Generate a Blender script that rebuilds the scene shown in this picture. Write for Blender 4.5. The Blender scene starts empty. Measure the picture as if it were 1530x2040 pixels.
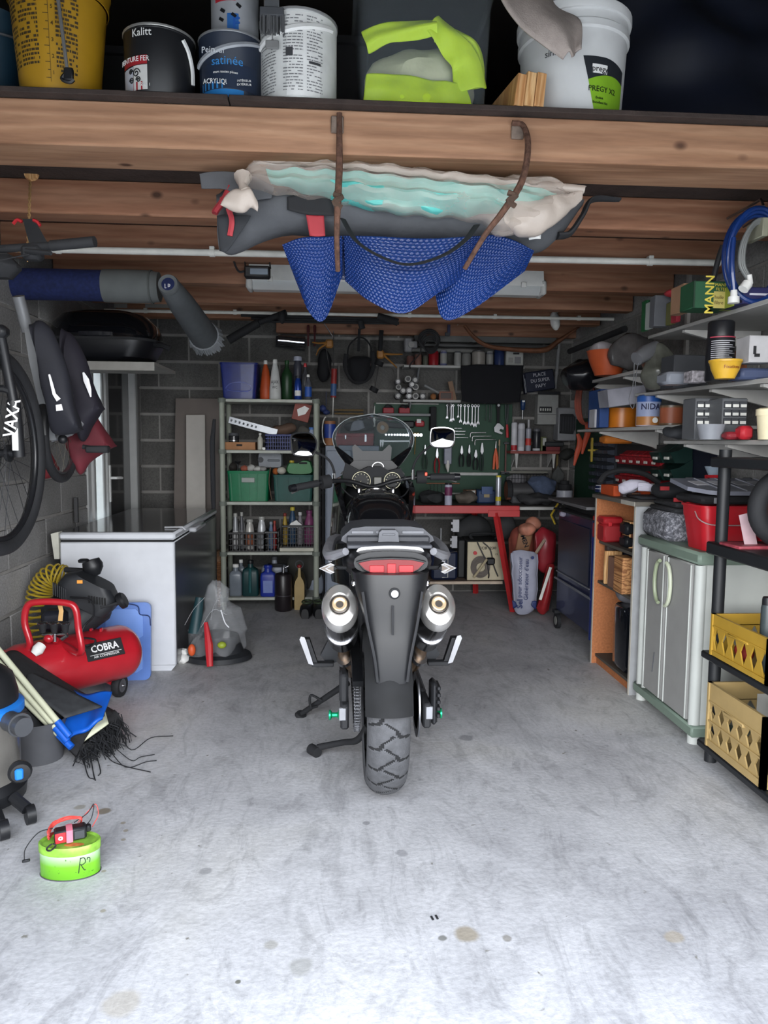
import bpy,math,random
from math import sin,cos,pi,radians,sqrt,atan2
from mathutils import Vector,Matrix,Euler,noise

# ---------------------------------------------------------------- camera
SC = bpy.context.scene
CO = SC.collection
W,H,FPX = 1530,2040,1500.0
YAW,PITCH,ROLL = radians(3.9),radians(5.34),radians(0.49)
CAM = Vector((0,0,1.30))
RM = Matrix.Rotation(-YAW,3,'Z') @ Matrix.Rotation(pi/2 - PITCH,3,'X') @ Matrix.Rotation(ROLL,3,'Z')
cd = bpy.data.cameras.new('camera'); cam = bpy.data.objects.new('camera',cd); CO.objects.link(cam)
cam.matrix_world = Matrix.Translation(CAM) @ RM.to_4x4()
cd.sensor_fit = 'AUTO'; cd.sensor_width = 36; cd.lens = 36*FPX/H; cd.clip_start = .05; cd.clip_end = 200
SC.camera = cam

# ---------------------------------------------------------------- light
SC.view_settings.view_transform = 'Standard'; SC.view_settings.look = 'None'
SC.view_settings.gamma = 1; SC.view_settings.use_curve_mapping = False
SC.view_settings.exposure = 2.32
wd = bpy.data.worlds.new('hazy_sky'); SC.world = wd; wd.use_nodes = True
wn = wd.node_tree; bg = wn.nodes['Background']
tcw = wn.nodes.new('ShaderNodeTexCoord'); sxw = wn.nodes.new('ShaderNodeSeparateXYZ'); rpw = wn.nodes.new('ShaderNodeValToRGB')
wn.links.new(tcw.outputs['Generated'],sxw.inputs[0]); wn.links.new(sxw.outputs['Z'],rpw.inputs[0]); wn.links.new(rpw.outputs[0],bg.inputs[0])
rpw.color_ramp.elements[0].color = (1.0,1.0,1.0,1); rpw.color_ramp.elements[1].color = (.50,.565,.67,1); rpw.color_ramp.elements[1].position = .85  # horizon made brighter than the zenith so more light reaches the back
bg.inputs[1].default_value = 2.6
pl = bpy.data.lights.new('door_portal','AREA'); pl.shape = 'RECTANGLE'; pl.size = 3.1; pl.size_y = 2.2
pl.cycles.is_portal = True
plo = bpy.data.objects.new('door_portal',pl); CO.objects.link(plo)
plo.location = (.2,.62,1.08); plo.rotation_euler = (radians(90),0,0)
SC.cycles.max_bounces = 8; SC.cycles.diffuse_bounces = 5; SC.cycles.sample_clamp_indirect = 8
SC.cycles.use_denoising = True

# ---------------------------------------------------------------- measuring helpers: where a sight line meets a real plane
def ray(px,py):
  return RM @ Vector(((px-W/2)/FPX,-(py-H/2)/FPX,-1))
def at(px,py,Y):
  d = ray(px,py); t = (Y-CAM.y)/d.y; return CAM + d*t
def atx(px,py,X):
  d = ray(px,py); t = (X-CAM.x)/d.x; return CAM + d*t
def atz(px,py,z=0.0):
  d = ray(px,py); t = (z-CAM.z)/d.z; return CAM + d*t
def fb(x0,y0,x1,y1,Y):
  a = at((x0+x1)/2,y1,Y); b = at((x0+x1)/2,y0,Y)
  l = at(x0,(y0+y1)/2,Y); r = at(x1,(y0+y1)/2,Y)
  return (l.x+r.x)/2,a.z,r.x-l.x,b.z-a.z      # cx, z0, w, h

# ---------------------------------------------------------------- materials
def lin(h):
  if not isinstance(h,str): return h
  h = h.lstrip('#'); c = [int(h[i:i+2],16)/255 for i in (0,2,4)]
  return tuple(x/12.92 if x <= .04045 else ((x+.055)/1.055)**2.4 for x in c)
_M = {}
def m(col,rough=.55,metal=0.0,var=.10,sc=14.0,bump=0.0,bsc=60.0,trans=0.0,coat=0.0,ior=1.45,alpha=1.0,st=(1,1,1),sub=0):
  key = (col,rough,metal,var,sc,bump,bsc,trans,coat,alpha,st)
  if key in _M: return _M[key]
  mt = bpy.data.materials.new('mat_%d' % len(_M)); mt.use_nodes = True
  nt = mt.node_tree; b = nt.nodes['Principled BSDF']; L = nt.links
  c = lin(col)
  b.inputs['Roughness'].default_value = rough; b.inputs['Metallic'].default_value = metal
  b.inputs['Transmission Weight'].default_value = trans; b.inputs['Coat Weight'].default_value = coat
  b.inputs['IOR'].default_value = ior; b.inputs['Alpha'].default_value = alpha
  tc = nt.nodes.new('ShaderNodeTexCoord'); mp = nt.nodes.new('ShaderNodeMapping'); mp.inputs['Scale'].default_value = st
  L.new(tc.outputs['Object'],mp.inputs[0])
  n = nt.nodes.new('ShaderNodeTexNoise'); n.inputs['Scale'].default_value = sc; n.inputs['Detail'].default_value = 5
  L.new(mp.outputs[0],n.inputs['Vector'])
  r = nt.nodes.new('ShaderNodeValToRGB')
  r.color_ramp.elements[0].position = .3; r.color_ramp.elements[1].position = .7
  r.color_ramp.elements[0].color = tuple(max(0,x*(1-var)) for x in c)+(1,)
  r.color_ramp.elements[1].color = tuple(min(1,x*(1+var)) for x in c)+(1,)
  L.new(n.outputs['Fac'],r.inputs[0]); L.new(r.outputs[0],b.inputs['Base Color'])
  if bump:
    n2 = nt.nodes.new('ShaderNodeTexNoise'); n2.inputs['Scale'].default_value = bsc; n2.inputs['Detail'].default_value = 6
    L.new(mp.outputs[0],n2.inputs['Vector'])
    bp = nt.nodes.new('ShaderNodeBump'); bp.inputs['Strength'].default_value = bump; bp.inputs['Distance'].default_value = .01
    L.new(n2.outputs['Fac'],bp.inputs['Height']); L.new(bp.outputs[0],b.inputs['Normal'])
  _M[key] = mt; return mt

def node_mat(name,build):
  mt = bpy.data.materials.new(name); mt.use_nodes = True; nt = mt.node_tree
  build(nt,nt.nodes['Principled BSDF'],nt.links); return mt
def ramp(nt,stops):
  r = nt.nodes.new('ShaderNodeValToRGB'); e = r.color_ramp.elements
  e[0].position,e[0].color = stops[0][0],lin(stops[0][1])+(1,)
  e[1].position,e[1].color = stops[-1][0],lin(stops[-1][1])+(1,)
  for p,c in stops[1:-1]:
    q = e.new(p); q.color = lin(c)+(1,)
  return r
def nz(nt,vec,scale,detail=6,dist=0,rough=.55):
  n = nt.nodes.new('ShaderNodeTexNoise'); n.inputs['Scale'].default_value = scale; n.inputs['Detail'].default_value = detail
  n.inputs['Distortion'].default_value = dist; n.inputs['Roughness'].default_value = rough
  nt.links.new(vec,n.inputs['Vector']); return n
def mixc(nt,a,b,fac,mode='MIX'):
  x = nt.nodes.new('ShaderNodeMix'); x.data_type = 'RGBA'; x.blend_type = mode
  for s,v in ((x.inputs['Factor'],fac),(x.inputs['A'],a),(x.inputs['B'],b)):
    if hasattr(v,'links') or hasattr(v,'node'): nt.links.new(v,s)
    else: s.default_value = v
  return x.outputs['Result']
def obvec(nt,st=(1,1,1),world=False):
  tc = nt.nodes.new('ShaderNodeTexCoord'); mp = nt.nodes.new('ShaderNodeMapping'); mp.inputs['Scale'].default_value = st
  if world:
    g = nt.nodes.new('ShaderNodeNewGeometry'); nt.links.new(g.outputs['Position'],mp.inputs[0])
  else: nt.links.new(tc.outputs['Object'],mp.inputs[0])
  return mp.outputs[0]

def _floor(nt,b,L):
  v = obvec(nt,world=True)
  big = nz(nt,v,.9,6,.6); mid = nz(nt,v,4.5,8,1.2,.65); fin = nz(nt,v,60,6)
  st = nz(nt,obvec(nt,(1,.35,1),True),6,9,2.5,.7)
  r1 = ramp(nt,[(.3,'9c9c9d'),(.5,'b4b4b6'),(.68,'c6c6c8')]); L.new(mid.outputs[0],r1.inputs[0])
  r2 = ramp(nt,[(.36,'95959a'),(.52,'bbbbbe'),(.68,'c6c4be')]); L.new(big.outputs[0],r2.inputs[0])
  c = mixc(nt,r1.outputs[0],r2.outputs[0],.5)
  r3 = ramp(nt,[(.35,'8f8f8f'),(.5,'ffffff'),(.60,'ffffff'),(.68,'d8d8d8')]); L.new(st.outputs[0],r3.inputs[0])
  c = mixc(nt,c,r3.outputs[0],.35,'MULTIPLY')
  r4 = ramp(nt,[(.35,'c9c9c9'),(.6,'ffffff')]); L.new(fin.outputs[0],r4.inputs[0])
  c = mixc(nt,c,r4.outputs[0],.35,'MULTIPLY')
  sp = nz(nt,v,22,3,.4); r5 = ramp(nt,[(.70,'000000'),(.76,'ffffff')]); L.new(sp.outputs[0],r5.inputs[0])
  c = mixc(nt,c,lin('77756f')+(1,),r5.outputs[0])
  # brown blotches and dark stains at fixed places on the slab
  g = nt.nodes.new('ShaderNodeNewGeometry')
  def blot(c,x,y,rad,col,thr=.0):
    d = nt.nodes.new('ShaderNodeVectorMath'); d.operation = 'DISTANCE'
    wob = nz(nt,v,9,5); sc_ = nt.nodes.new('ShaderNodeVectorMath'); sc_.operation = 'SCALE'; sc_.inputs['Scale'].default_value = rad*.9
    L.new(wob.outputs['Color'],sc_.inputs[0])
    ad = nt.nodes.new('ShaderNodeVectorMath'); ad.operation = 'ADD'; L.new(g.outputs['Position'],ad.inputs[0]); L.new(sc_.outputs[0],ad.inputs[1])
    d.inputs[1].default_value = (x+rad*.45,y+rad*.45,rad*.45); L.new(ad.outputs[0],d.inputs[0])
    rr = nt.nodes.new('ShaderNodeMapRange'); rr.inputs['From Min'].default_value = rad*.75; rr.inputs['From Max'].default_value = rad*.5
    rr.inputs['To Max'].default_value = min(1,(thr or .8)*1.25)
    L.new(d.outputs['Value'],rr.inputs['Value'])
    return mixc(nt,c,lin(col)+(1,),rr.outputs[0])
  for px,py,rad,col,a in ((208,1615,.035,'7c7468',.8),(160,1608,.03,'86806f',.5),(245,1640,.014,'857d6c',.6),(250,1655,.014,'857d6c',.6),(246,1672,.012,'857d6c',.6),
                (207,1735,.012,'8d8776',.6),(205,1815,.012,'8d8776',.6),(930,1862,.055,'8b8272',.7),(880,1868,.018,'6a6a66',.7),(1010,1868,.02,'77736b',.6),
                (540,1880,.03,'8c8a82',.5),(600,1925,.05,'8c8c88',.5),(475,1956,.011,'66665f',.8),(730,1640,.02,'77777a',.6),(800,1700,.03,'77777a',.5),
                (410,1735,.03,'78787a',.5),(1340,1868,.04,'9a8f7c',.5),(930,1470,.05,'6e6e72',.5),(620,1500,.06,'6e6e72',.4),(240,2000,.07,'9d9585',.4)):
    p = atz(px,py); c = blot(c,p.x,p.y,rad,col,a)
  L.new(c,b.inputs['Base Color']); b.inputs['Roughness'].default_value = .62
  bp = nt.nodes.new('ShaderNodeBump'); bp.inputs['Strength'].default_value = .25; bp.inputs['Distance'].default_value = .006
  mx = nt.nodes.new('ShaderNodeMath'); mx.operation = 'ADD'; L.new(st.outputs[0],mx.inputs[0]); L.new(fin.outputs[0],mx.inputs[1])
  L.new(mx.outputs[0],bp.inputs['Height']); L.new(bp.outputs[0],b.inputs['Normal'])
M_FLOOR = node_mat('concrete_floor',_floor)

def _block(nt,b,L,lo='8a8988',hi='a8a7a6'):
  v = obvec(nt,world=True)
  n = nz(nt,v,3,6); f = nz(nt,v,90,6,0,.7)
  oi = nt.nodes.new('ShaderNodeObjectInfo')
  r = ramp(nt,[(.3,lo),(.7,hi)]); L.new(n.outputs[0],r.inputs[0])
  r2 = ramp(nt,[(.35,'a8a8a8'),(.6,'ffffff')]); L.new(f.outputs[0],r2.inputs[0])
  c = mixc(nt,r.outputs[0],r2.outputs[0],.6,'MULTIPLY')
  r3 = ramp(nt,[(0,'d0d0d0'),(1,'ffffff')]); L.new(oi.outputs['Random'],r3.inputs[0])
  c = mixc(nt,c,r3.outputs[0],.8,'MULTIPLY')
  L.new(c,b.inputs['Base Color']); b.inputs['Roughness'].default_value = .95
  bp = nt.nodes.new('ShaderNodeBump'); bp.inputs['Strength'].default_value = .5; bp.inputs['Distance'].default_value = .006
  L.new(f.outputs[0],bp.inputs['Height']); L.new(bp.outputs[0],b.inputs['Normal'])
M_BLOCK = node_mat('concrete_block',_block)
M_BLOCK_SHADED = node_mat('concrete_block_back_shaded',lambda nt,b,L: _block(nt,b,L,'5c5b5a','73726f'))  # darker copy of the block, the back wall's shade put into its colour
M_MORTAR = m('8a8885',.95,var=.12,sc=12,bump=.4)

def wood(c0,c1,c2,along='x',sc=1.0,rough=.6,knots=True):
  st = {'x': (.45,5,5),'y': (5,.45,5),'z': (5,5,.45)}[along]
  def f(nt,b,L):
    v = obvec(nt,tuple(s*sc for s in st))
    oi = nt.nodes.new('ShaderNodeObjectInfo'); ad = nt.nodes.new('ShaderNodeVectorMath'); ad.operation = 'ADD'
    cb = nt.nodes.new('ShaderNodeCombineXYZ'); mu = nt.nodes.new('ShaderNodeMath'); mu.operation = 'MULTIPLY'; mu.inputs[1].default_value = 37
    L.new(oi.outputs['Random'],mu.inputs[0])
    for k in range(3): L.new(mu.outputs[0],cb.inputs[k])
    L.new(v,ad.inputs[0]); L.new(cb.outputs[0],ad.inputs[1]); v = ad.outputs[0]
    n = nz(nt,v,2.2,3,.8); w = nt.nodes.new('ShaderNodeTexWave'); w.inputs['Scale'].default_value = 1.1
    w.inputs['Distortion'].default_value = 14; w.inputs['Detail'].default_value = 3; w.inputs['Detail Scale'].default_value = 1.2
    w.bands_direction = 'Z' if along != 'z' else 'X'
    L.new(v,w.inputs['Vector'])
    r = ramp(nt,[(0,c0),(.5,c1),(1,c2)]); L.new(w.outputs['Fac'],r.inputs[0])
    r2 = ramp(nt,[(.3,'cfc6bd'),(.65,'ffffff')]); L.new(n.outputs[0],r2.inputs[0])
    c = mixc(nt,r.outputs[0],r2.outputs[0],.75,'MULTIPLY')
    fg = nz(nt,v,14,4); r4 = ramp(nt,[(.35,'c4bcb4'),(.6,'ffffff')]); L.new(fg.outputs[0],r4.inputs[0])
    c = mixc(nt,c,r4.outputs[0],.4,'MULTIPLY')
    if knots:
      vo = nt.nodes.new('ShaderNodeTexVoronoi'); vo.inputs['Scale'].default_value = 4.2
      v3 = obvec(nt,(1,1.6,1.6)); a3 = nt.nodes.new('ShaderNodeVectorMath'); a3.operation = 'ADD'; L.new(v3,a3.inputs[0]); L.new(cb.outputs[0],a3.inputs[1])
      L.new(a3.outputs[0],vo.inputs['Vector'])
      r3 = ramp(nt,[(.05,'000000'),(.13,'ffffff')]); L.new(vo.outputs['Distance'],r3.inputs[0])
      c = mixc(nt,lin('4e3222')+(1,),c,r3.outputs[0])
    L.new(c,b.inputs['Base Color']); b.inputs['Roughness'].default_value = rough
    bp = nt.nodes.new('ShaderNodeBump'); bp.inputs['Strength'].default_value = .15; bp.inputs['Distance'].default_value = .004
    L.new(fg.outputs[0],bp.inputs['Height']); L.new(bp.outputs[0],b.inputs['Normal'])
  return node_mat('wood',f)
M_BEAM = wood('9e775c','a87f62','b18a6d','x')
M_JOIST = wood('98694f','a07156','a97c61','x')
M_PINE = wood('c9955f','d8a870','e3ba86','z',4,knots=False)
M_OFF = wood('c08a55','cf9d68','ddb07c','z',3,knots=False)
M_DECK = m('3a302c',.9,var=.3,sc=9,bump=.4)
M_CHIP = m('a5673f',.75,var=.18,sc=90)

# ---------------------------------------------------------------- mesh builder
def cr(pts,k=6,closed=False):
  pts = [Vector(p) for p in pts]; n = len(pts); out = []
  rng = range(n if closed else n-1)
  for i in rng:
    p1,p2 = pts[i],pts[(i+1) % n]
    p0 = pts[(i-1) % n] if (closed or i > 0) else p1*2-p2
    p3 = pts[(i+2) % n] if (closed or i < n-2) else p2*2-p1
    for j in range(k):
      t = j/k
      out.append(.5*((2*p1)+(p2-p0)*t+(2*p0-5*p1+4*p2-p3)*t*t+(3*p1-p0-3*p2+p3)*t**3))
  if not closed: out.append(pts[-1])
  return out
class B:
  def __init__(s): s.v = []; s.f = []; s.mi = []; s.cur = 0; s.X = None
  def add(s,vs,fs):
    o = len(s.v)
    if s.X is not None: vs = [s.X @ Vector(v) for v in vs]
    s.v += [tuple(v) for v in vs]; s.f += [tuple(i+o for i in f) for f in fs]; s.mi += [s.cur]*len(fs); return s
  def mat(s,i): s.cur = i; return s
  def bx(s,x0,x1,y0,y1,z0,z1,b=0.0,R=None):
    c = Vector(((x0+x1)/2,(y0+y1)/2,(z0+z1)/2)); h = Vector((abs(x1-x0)/2,abs(y1-y0)/2,abs(z1-z0)/2))
    b = min(b,min(h)*.9)
    if b <= 0:
      vs = [Vector((sx*h.x,sy*h.y,sz*h.z)) for sx in (-1,1) for sy in (-1,1) for sz in (-1,1)]
      fs = [(0,1,3,2),(4,6,7,5),(0,4,5,1),(2,3,7,6),(0,2,6,4),(1,5,7,3)]
    else:
      vs = []; idx = {}
      for sx in (-1,1):
        for sy in (-1,1):
          for sz in (-1,1):
            for a in range(3):
              q = [h.x-b,h.y-b,h.z-b]; q[a] = h[a]; idx[(sx,sy,sz,a)] = len(vs)
              vs.append(Vector((sx*q[0],sy*q[1],sz*q[2])))
      fs = []
      for a in range(3):
        o1,o2 = (a+1) % 3,(a+2) % 3
        for sg in (-1,1):
          q = []
          for u,w in ((-1,-1),(1,-1),(1,1),(-1,1)):
            k = [0,0,0]; k[a] = sg; k[o1] = u; k[o2] = w; q.append(idx[(*k,a)])
          fs.append(tuple(q) if sg > 0 else tuple(reversed(q)))
        for u in (-1,1):
          for w in (-1,1):
            def I(sa,f):
              k = [0,0,0]; k[a] = sa; k[o1] = u; k[o2] = w; return idx[(*k,f)]
            q = (I(-1,o1),I(1,o1),I(1,o2),I(-1,o2)); fs.append(q if u*w < 0 else tuple(reversed(q)))
      for sx in (-1,1):
        for sy in (-1,1):
          for sz in (-1,1):
            q = tuple(idx[(sx,sy,sz,a)] for a in range(3)); fs.append(q if sx*sy*sz > 0 else tuple(reversed(q)))
    if R is not None: vs = [R @ v for v in vs]
    return s.add([v+c for v in vs],fs)
  def box(s,c,d,b=0.0,R=None):
    return s.bx(c[0]-d[0]/2,c[0]+d[0]/2,c[1]-d[1]/2,c[1]+d[1]/2,c[2]-d[2]/2,c[2]+d[2]/2,b,R)
  def tube(s,pts,r,n=8,closed=False,caps=True,flat=None):
    P = [Vector(p) for p in pts]; N = len(P)
    rr = list(r) if isinstance(r,(list,tuple)) else [r]*N
    if len(rr) != N: rr = [rr[min(len(rr)-1,int(i*(len(rr)-1)/(N-1)))]*(1-((i*(len(rr)-1)/(N-1)) % 1)) + rr[min(len(rr)-1,int(i*(len(rr)-1)/(N-1))+1)]*((i*(len(rr)-1)/(N-1)) % 1) for i in range(N)]
    T = []
    for i in range(N):
      a = P[(i-1) % N] if (closed or i > 0) else P[i]; c = P[(i+1) % N] if (closed or i < N-1) else P[i]
      t = (c-a); T.append(t.normalized() if t.length > 1e-9 else Vector((0,0,1)))
    up = Vector((0,0,1)) if abs(T[0].z) < .9 else Vector((0,1,0))
    u = (up - T[0]*up.dot(T[0])).normalized(); vs = []
    for i in range(N):
      u = (u - T[i]*u.dot(T[i]))
      u = u.normalized() if u.length > 1e-6 else T[i].orthogonal().normalized()
      w = T[i].cross(u); fl = flat or 1.0
      for k in range(n):
        a = 2*pi*k/n; vs.append(P[i]+u*(cos(a)*rr[i]*fl)+w*(sin(a)*rr[i]))
    fs = []
    for i in range(N if closed else N-1):
      j = (i+1) % N
      for k in range(n):
        l = (k+1) % n; fs.append((i*n+k,j*n+k,j*n+l,i*n+l))
    if caps and not closed: fs.append(tuple(range(n))); fs.append(tuple((N-1)*n+k for k in reversed(range(n))))
    return s.add(vs,fs)
  def cyl(s,p0,p1,r0,r1=None,n=16,caps=True):
    return s.tube([p0,p1],[r0,r0 if r1 is None else r1],n,caps=caps)
  def lathe(s,prof,n=20,c=(0,0,0),sx=1,sy=1,R=None,a0=0,a1=2*pi,cap=False):
    full = abs(a1-a0-2*pi) < 1e-6; cnt = n if full else n+1; vs = []
    for r,z in prof:
      for k in range(cnt):
        a = a0+(a1-a0)*k/n; vs.append(Vector((r*cos(a)*sx,r*sin(a)*sy,z)))
    fs = []
    for i in range(len(prof)-1):
      for k in range(n):
        l = (k+1) % cnt; fs.append((i*cnt+k,i*cnt+l,(i+1)*cnt+l,(i+1)*cnt+k))
    if full:
      if prof[0][0] > 1e-5: fs.append(tuple(reversed(range(cnt))))
      if prof[-1][0] > 1e-5 and not cap: fs.append(tuple((len(prof)-1)*cnt+k for k in range(cnt)))
    if R is not None: vs = [R @ v for v in vs]
    return s.add([v+Vector(c) for v in vs],fs)
  def shell(s,prof,n=20,t=.002,**k):       # open vessel: outer wall then inner wall
    inner = [(max(r-t,.0005),z+(t if i == 0 else 0)) for i,(r,z) in enumerate(prof)]
    return s.lathe(prof+list(reversed(inner)),n,**k)
  def prism(s,poly,d0,d1,ax='y',R=None,off=(0,0,0)):
    n = len(poly); vs = []
    for d in (d0,d1):
      for p,q in poly: vs.append({'y': Vector((p,d,q)),'x': Vector((d,p,q)),'z': Vector((p,q,d))}[ax])
    fs = [tuple(range(n)),tuple(reversed(range(n,2*n)))]+[(i,i+n,(i+1) % n+n,(i+1) % n) for i in range(n)]
    if R is not None: vs = [R @ v for v in vs]
    return s.add([v+Vector(off) for v in vs],fs)
  def ell(s,c,r,n=16,k=10,R=None):
    prof = [(max(sin(pi*i/k),1e-6),-cos(pi*i/k)) for i in range(k+1)]; vs = []
    for a,z in prof:
      for j in range(n):
        t = 2*pi*j/n; v = Vector((a*cos(t)*r[0],a*sin(t)*r[1],z*r[2])); vs.append((R @ v if R is not None else v)+Vector(c))
    fs = [(i*n+j,i*n+(j+1) % n,(i+1)*n+(j+1) % n,(i+1)*n+j) for i in range(k) for j in range(n)]
    return s.add(vs,fs)
  def loft(s,rings,caps=True):
    n = len(rings[0]); vs = [Vector(p) for r in rings for p in r]
    fs = [(i*n+j,i*n+(j+1) % n,(i+1)*n+(j+1) % n,(i+1)*n+j) for i in range(len(rings)-1) for j in range(n)]
    if caps: fs += [tuple(reversed(range(n))),tuple((len(rings)-1)*n+j for j in range(n))]
    return s.add(vs,fs)
  def grid(s,fn,nu,nv):
    vs = [fn(i/nu,j/nv) for i in range(nu+1) for j in range(nv+1)]
    fs = [(i*(nv+1)+j,(i+1)*(nv+1)+j,(i+1)*(nv+1)+j+1,i*(nv+1)+j+1) for i in range(nu) for j in range(nv)]
    return s.add(vs,fs)
  def jig(s,amp,fr=8,seed=0):
    o = Vector((seed*7.3,seed*3.1,seed))
    s.v = [tuple(Vector(v)+noise.noise_vector(Vector(v)*fr+o)*amp) for v in s.v]; return s
def rr(w,h,r,k=4,cx=0,cy=0):
  out = []
  for sx,sy,a in ((1,1,0),(-1,1,pi/2),(-1,-1,pi),(1,-1,3*pi/2)):
    for i in range(k+1):
      t = a+pi/2*i/k; out.append((cx+sx*(w/2-r)+r*cos(t),cy+sy*(h/2-r)+r*sin(t)))
  return out
def mesh(b,mats,ang=38):
  me = bpy.data.meshes.new('mesh'); me.from_pydata(b.v,[],b.f); me.validate()
  if not isinstance(mats,(list,tuple)): mats = [mats]
  for x in mats: me.materials.append(x)
  if len(mats) > 1 and len(me.polygons) == len(b.mi): me.polygons.foreach_set('material_index',b.mi)
  me.polygons.foreach_set('use_smooth',[True]*len(me.polygons)); me.set_sharp_from_angle(angle=radians(ang)); return me
def ob(name,b,mats,parent=None,loc=None,rot=None,ang=38,solid=0,sub=0):
  me = mesh(b,mats,ang) if isinstance(b,B) else b
  o = bpy.data.objects.new(name,me); CO.objects.link(o)
  if parent: o.parent = parent
  if loc is not None: o.location = loc
  if rot is not None: o.rotation_euler = rot
  if sub: q = o.modifiers.new('s','SUBSURF'); q.levels = sub; q.render_levels = sub
  if solid: q = o.modifiers.new('t','SOLIDIFY'); q.thickness = solid; q.offset = 0
  return o
def tag(o,label,cat,group=None):
  o['label'] = label; o['category'] = cat
  if group: o['group'] = group
  return o
def T(name,label,cat,loc,rot=0,group=None):
  o = bpy.data.objects.new(name,None); CO.objects.link(o); o.location = loc; o.empty_display_size = .05
  o.rotation_euler = rot if isinstance(rot,(tuple,list)) else (0,0,rot)
  return tag(o,label,cat,group)
def O1(name,label,cat,b,mats,loc=(0,0,0),rot=0,group=None,**k):
  o = ob(name,b,mats,None,loc,rot if isinstance(rot,(tuple,list)) else (0,0,rot),**k); return tag(o,label,cat,group)
def ST(name,b,mats,parent=None,**k):
  o = ob(name,b,mats,parent,**k)
  if not parent: o['kind'] = 'structure'
  return o
def dup(root,loc,rot=None,label=None,group=None,scale=None):
  r = root.copy(); CO.objects.link(r); r.location = loc
  if rot is not None: r.rotation_euler = rot if isinstance(rot,(tuple,list)) else (0,0,rot)
  if scale: r.scale = scale
  if label: r['label'] = label
  if group: r['group'] = group
  for ch in [c for c in root.children]:
    c = ch.copy(); CO.objects.link(c); c.parent = r
    for g in ch.children:
      d = g.copy(); CO.objects.link(d); d.parent = c
  return r
def txt(parent,s,size,loc,mt,wrapR=None,name='lettering',rot=(pi/2,0,0),ex=.0004,align='CENTER',bold=0,sx=1.0,shear=0,spacing=1):
  cu = bpy.data.curves.new('t','FONT'); cu.body = s; cu.size = size; cu.align_x = align; cu.align_y = 'CENTER'; cu.extrude = ex; cu.offset = bold
  cu.resolution_u = 2; cu.shear = shear; cu.space_character = spacing
  to = bpy.data.objects.new('t',cu); CO.objects.link(to); bpy.context.view_layer.update()
  me = bpy.data.meshes.new_from_object(to.evaluated_get(bpy.context.evaluated_depsgraph_get()))
  bpy.data.objects.remove(to); bpy.data.curves.remove(cu)
  me.materials.clear(); me.materials.append(mt)
  for v in me.vertices:
    x,y,z = v.co; x *= sx
    if wrapR:
      a = x/wrapR; R_ = wrapR+z; v.co = (R_*sin(a),y,R_*cos(a)-wrapR)
    else: v.co = (x,y,z)
  o = bpy.data.objects.new(name,me); CO.objects.link(o); o.parent = parent; o.location = loc; o.rotation_euler = rot
  return o
def arc(c,r,a0,a1,n=10,plane='xz',ry=None):
  ry = ry or r; out = []
  for i in range(n+1):
    a = a0+(a1-a0)*i/n; p,q = r*cos(a),ry*sin(a)
    out.append(Vector(c)+{'xz': Vector((p,0,q)),'yz': Vector((0,p,q)),'xy': Vector((p,q,0))}[plane])
  return out
RX = lambda a: Matrix.Rotation(a,3,'X')
RY = lambda a: Matrix.Rotation(a,3,'Y')
RZ = lambda a: Matrix.Rotation(a,3,'Z')

def put(b,base=True):
  xs = [v[0] for v in b.v]; ys = [v[1] for v in b.v]; zs = [v[2] for v in b.v]
  c = Vector(((min(xs)+max(xs))/2,(min(ys)+max(ys))/2,min(zs))); b.v = [tuple(Vector(v)-c) for v in b.v]; return c
def pillow(tp,bp,Y,D,n=22,k=6,am=0,fr=9,seed=0,ends=.25,pw=1.0,ctr=None):
  # soft volume whose upper and lower outlines are given point by point at depth Y, thickness D
  Ys = Y if isinstance(Y,(list,tuple)) else [Y]*len(tp); Ds = D if isinstance(D,(list,tuple)) else [D]*len(tp)
  a = cr([at(p[0],p[1],y) for p,y in zip(tp,Ys)],k); c = cr([at(p[0],p[1],y) for p,y in zip(bp,Ys)],k)
  dd = [q.x for q in cr([(d,0,0) for d in Ds],k)]; N = len(a); rings = []
  for i in range(N):
    u = i/(N-1); e = max(ends,min(1,(min(u,1-u)*8)))**.5; m_ = (a[i]+c[i])/2; h = (a[i]-c[i])/2
    rings.append([m_+h*math.copysign(abs(sin(2*pi*j/n))**pw,sin(2*pi*j/n))*(.85+.15*e)+Vector((0,dd[i]/2*e,0))*math.copysign(abs(cos(2*pi*j/n))**pw,cos(2*pi*j/n)) for j in range(n)])
  b = B().loft(rings)
  if am: b.jig(am,fr,seed)
  if ctr is not None: b.v = [tuple(Vector(v)-Vector(ctr)) for v in b.v]
  return b
def patch(tp,bp,Y,bulge=0,nu=40,nv=24,k=6,am=0,fr=9,seed=0,ctr=None,fn=None):
  Ys = Y if isinstance(Y,(list,tuple)) else [Y]*len(tp)
  a = cr([at(p[0],p[1],y) for p,y in zip(tp,Ys)],k); c = cr([at(p[0],p[1],y) for p,y in zip(bp,Ys)],k); N = len(a)
  def f(u,v):
    i = min(int(u*(N-1)),N-2); t_ = u*(N-1)-i; p = a[i].lerp(a[i+1],t_); q = c[i].lerp(c[i+1],t_)
    w = p.lerp(q,v)+Vector((0,-bulge*sin(pi*u)*(.3+.7*v),0))
    if fn: w = w+fn(u,v)
    return w
  b = B().grid(f,nu,nv)
  if am: b.jig(am,fr,seed)
  if ctr is not None: b.v = [tuple(Vector(v)-Vector(ctr)) for v in b.v]
  return b
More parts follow.
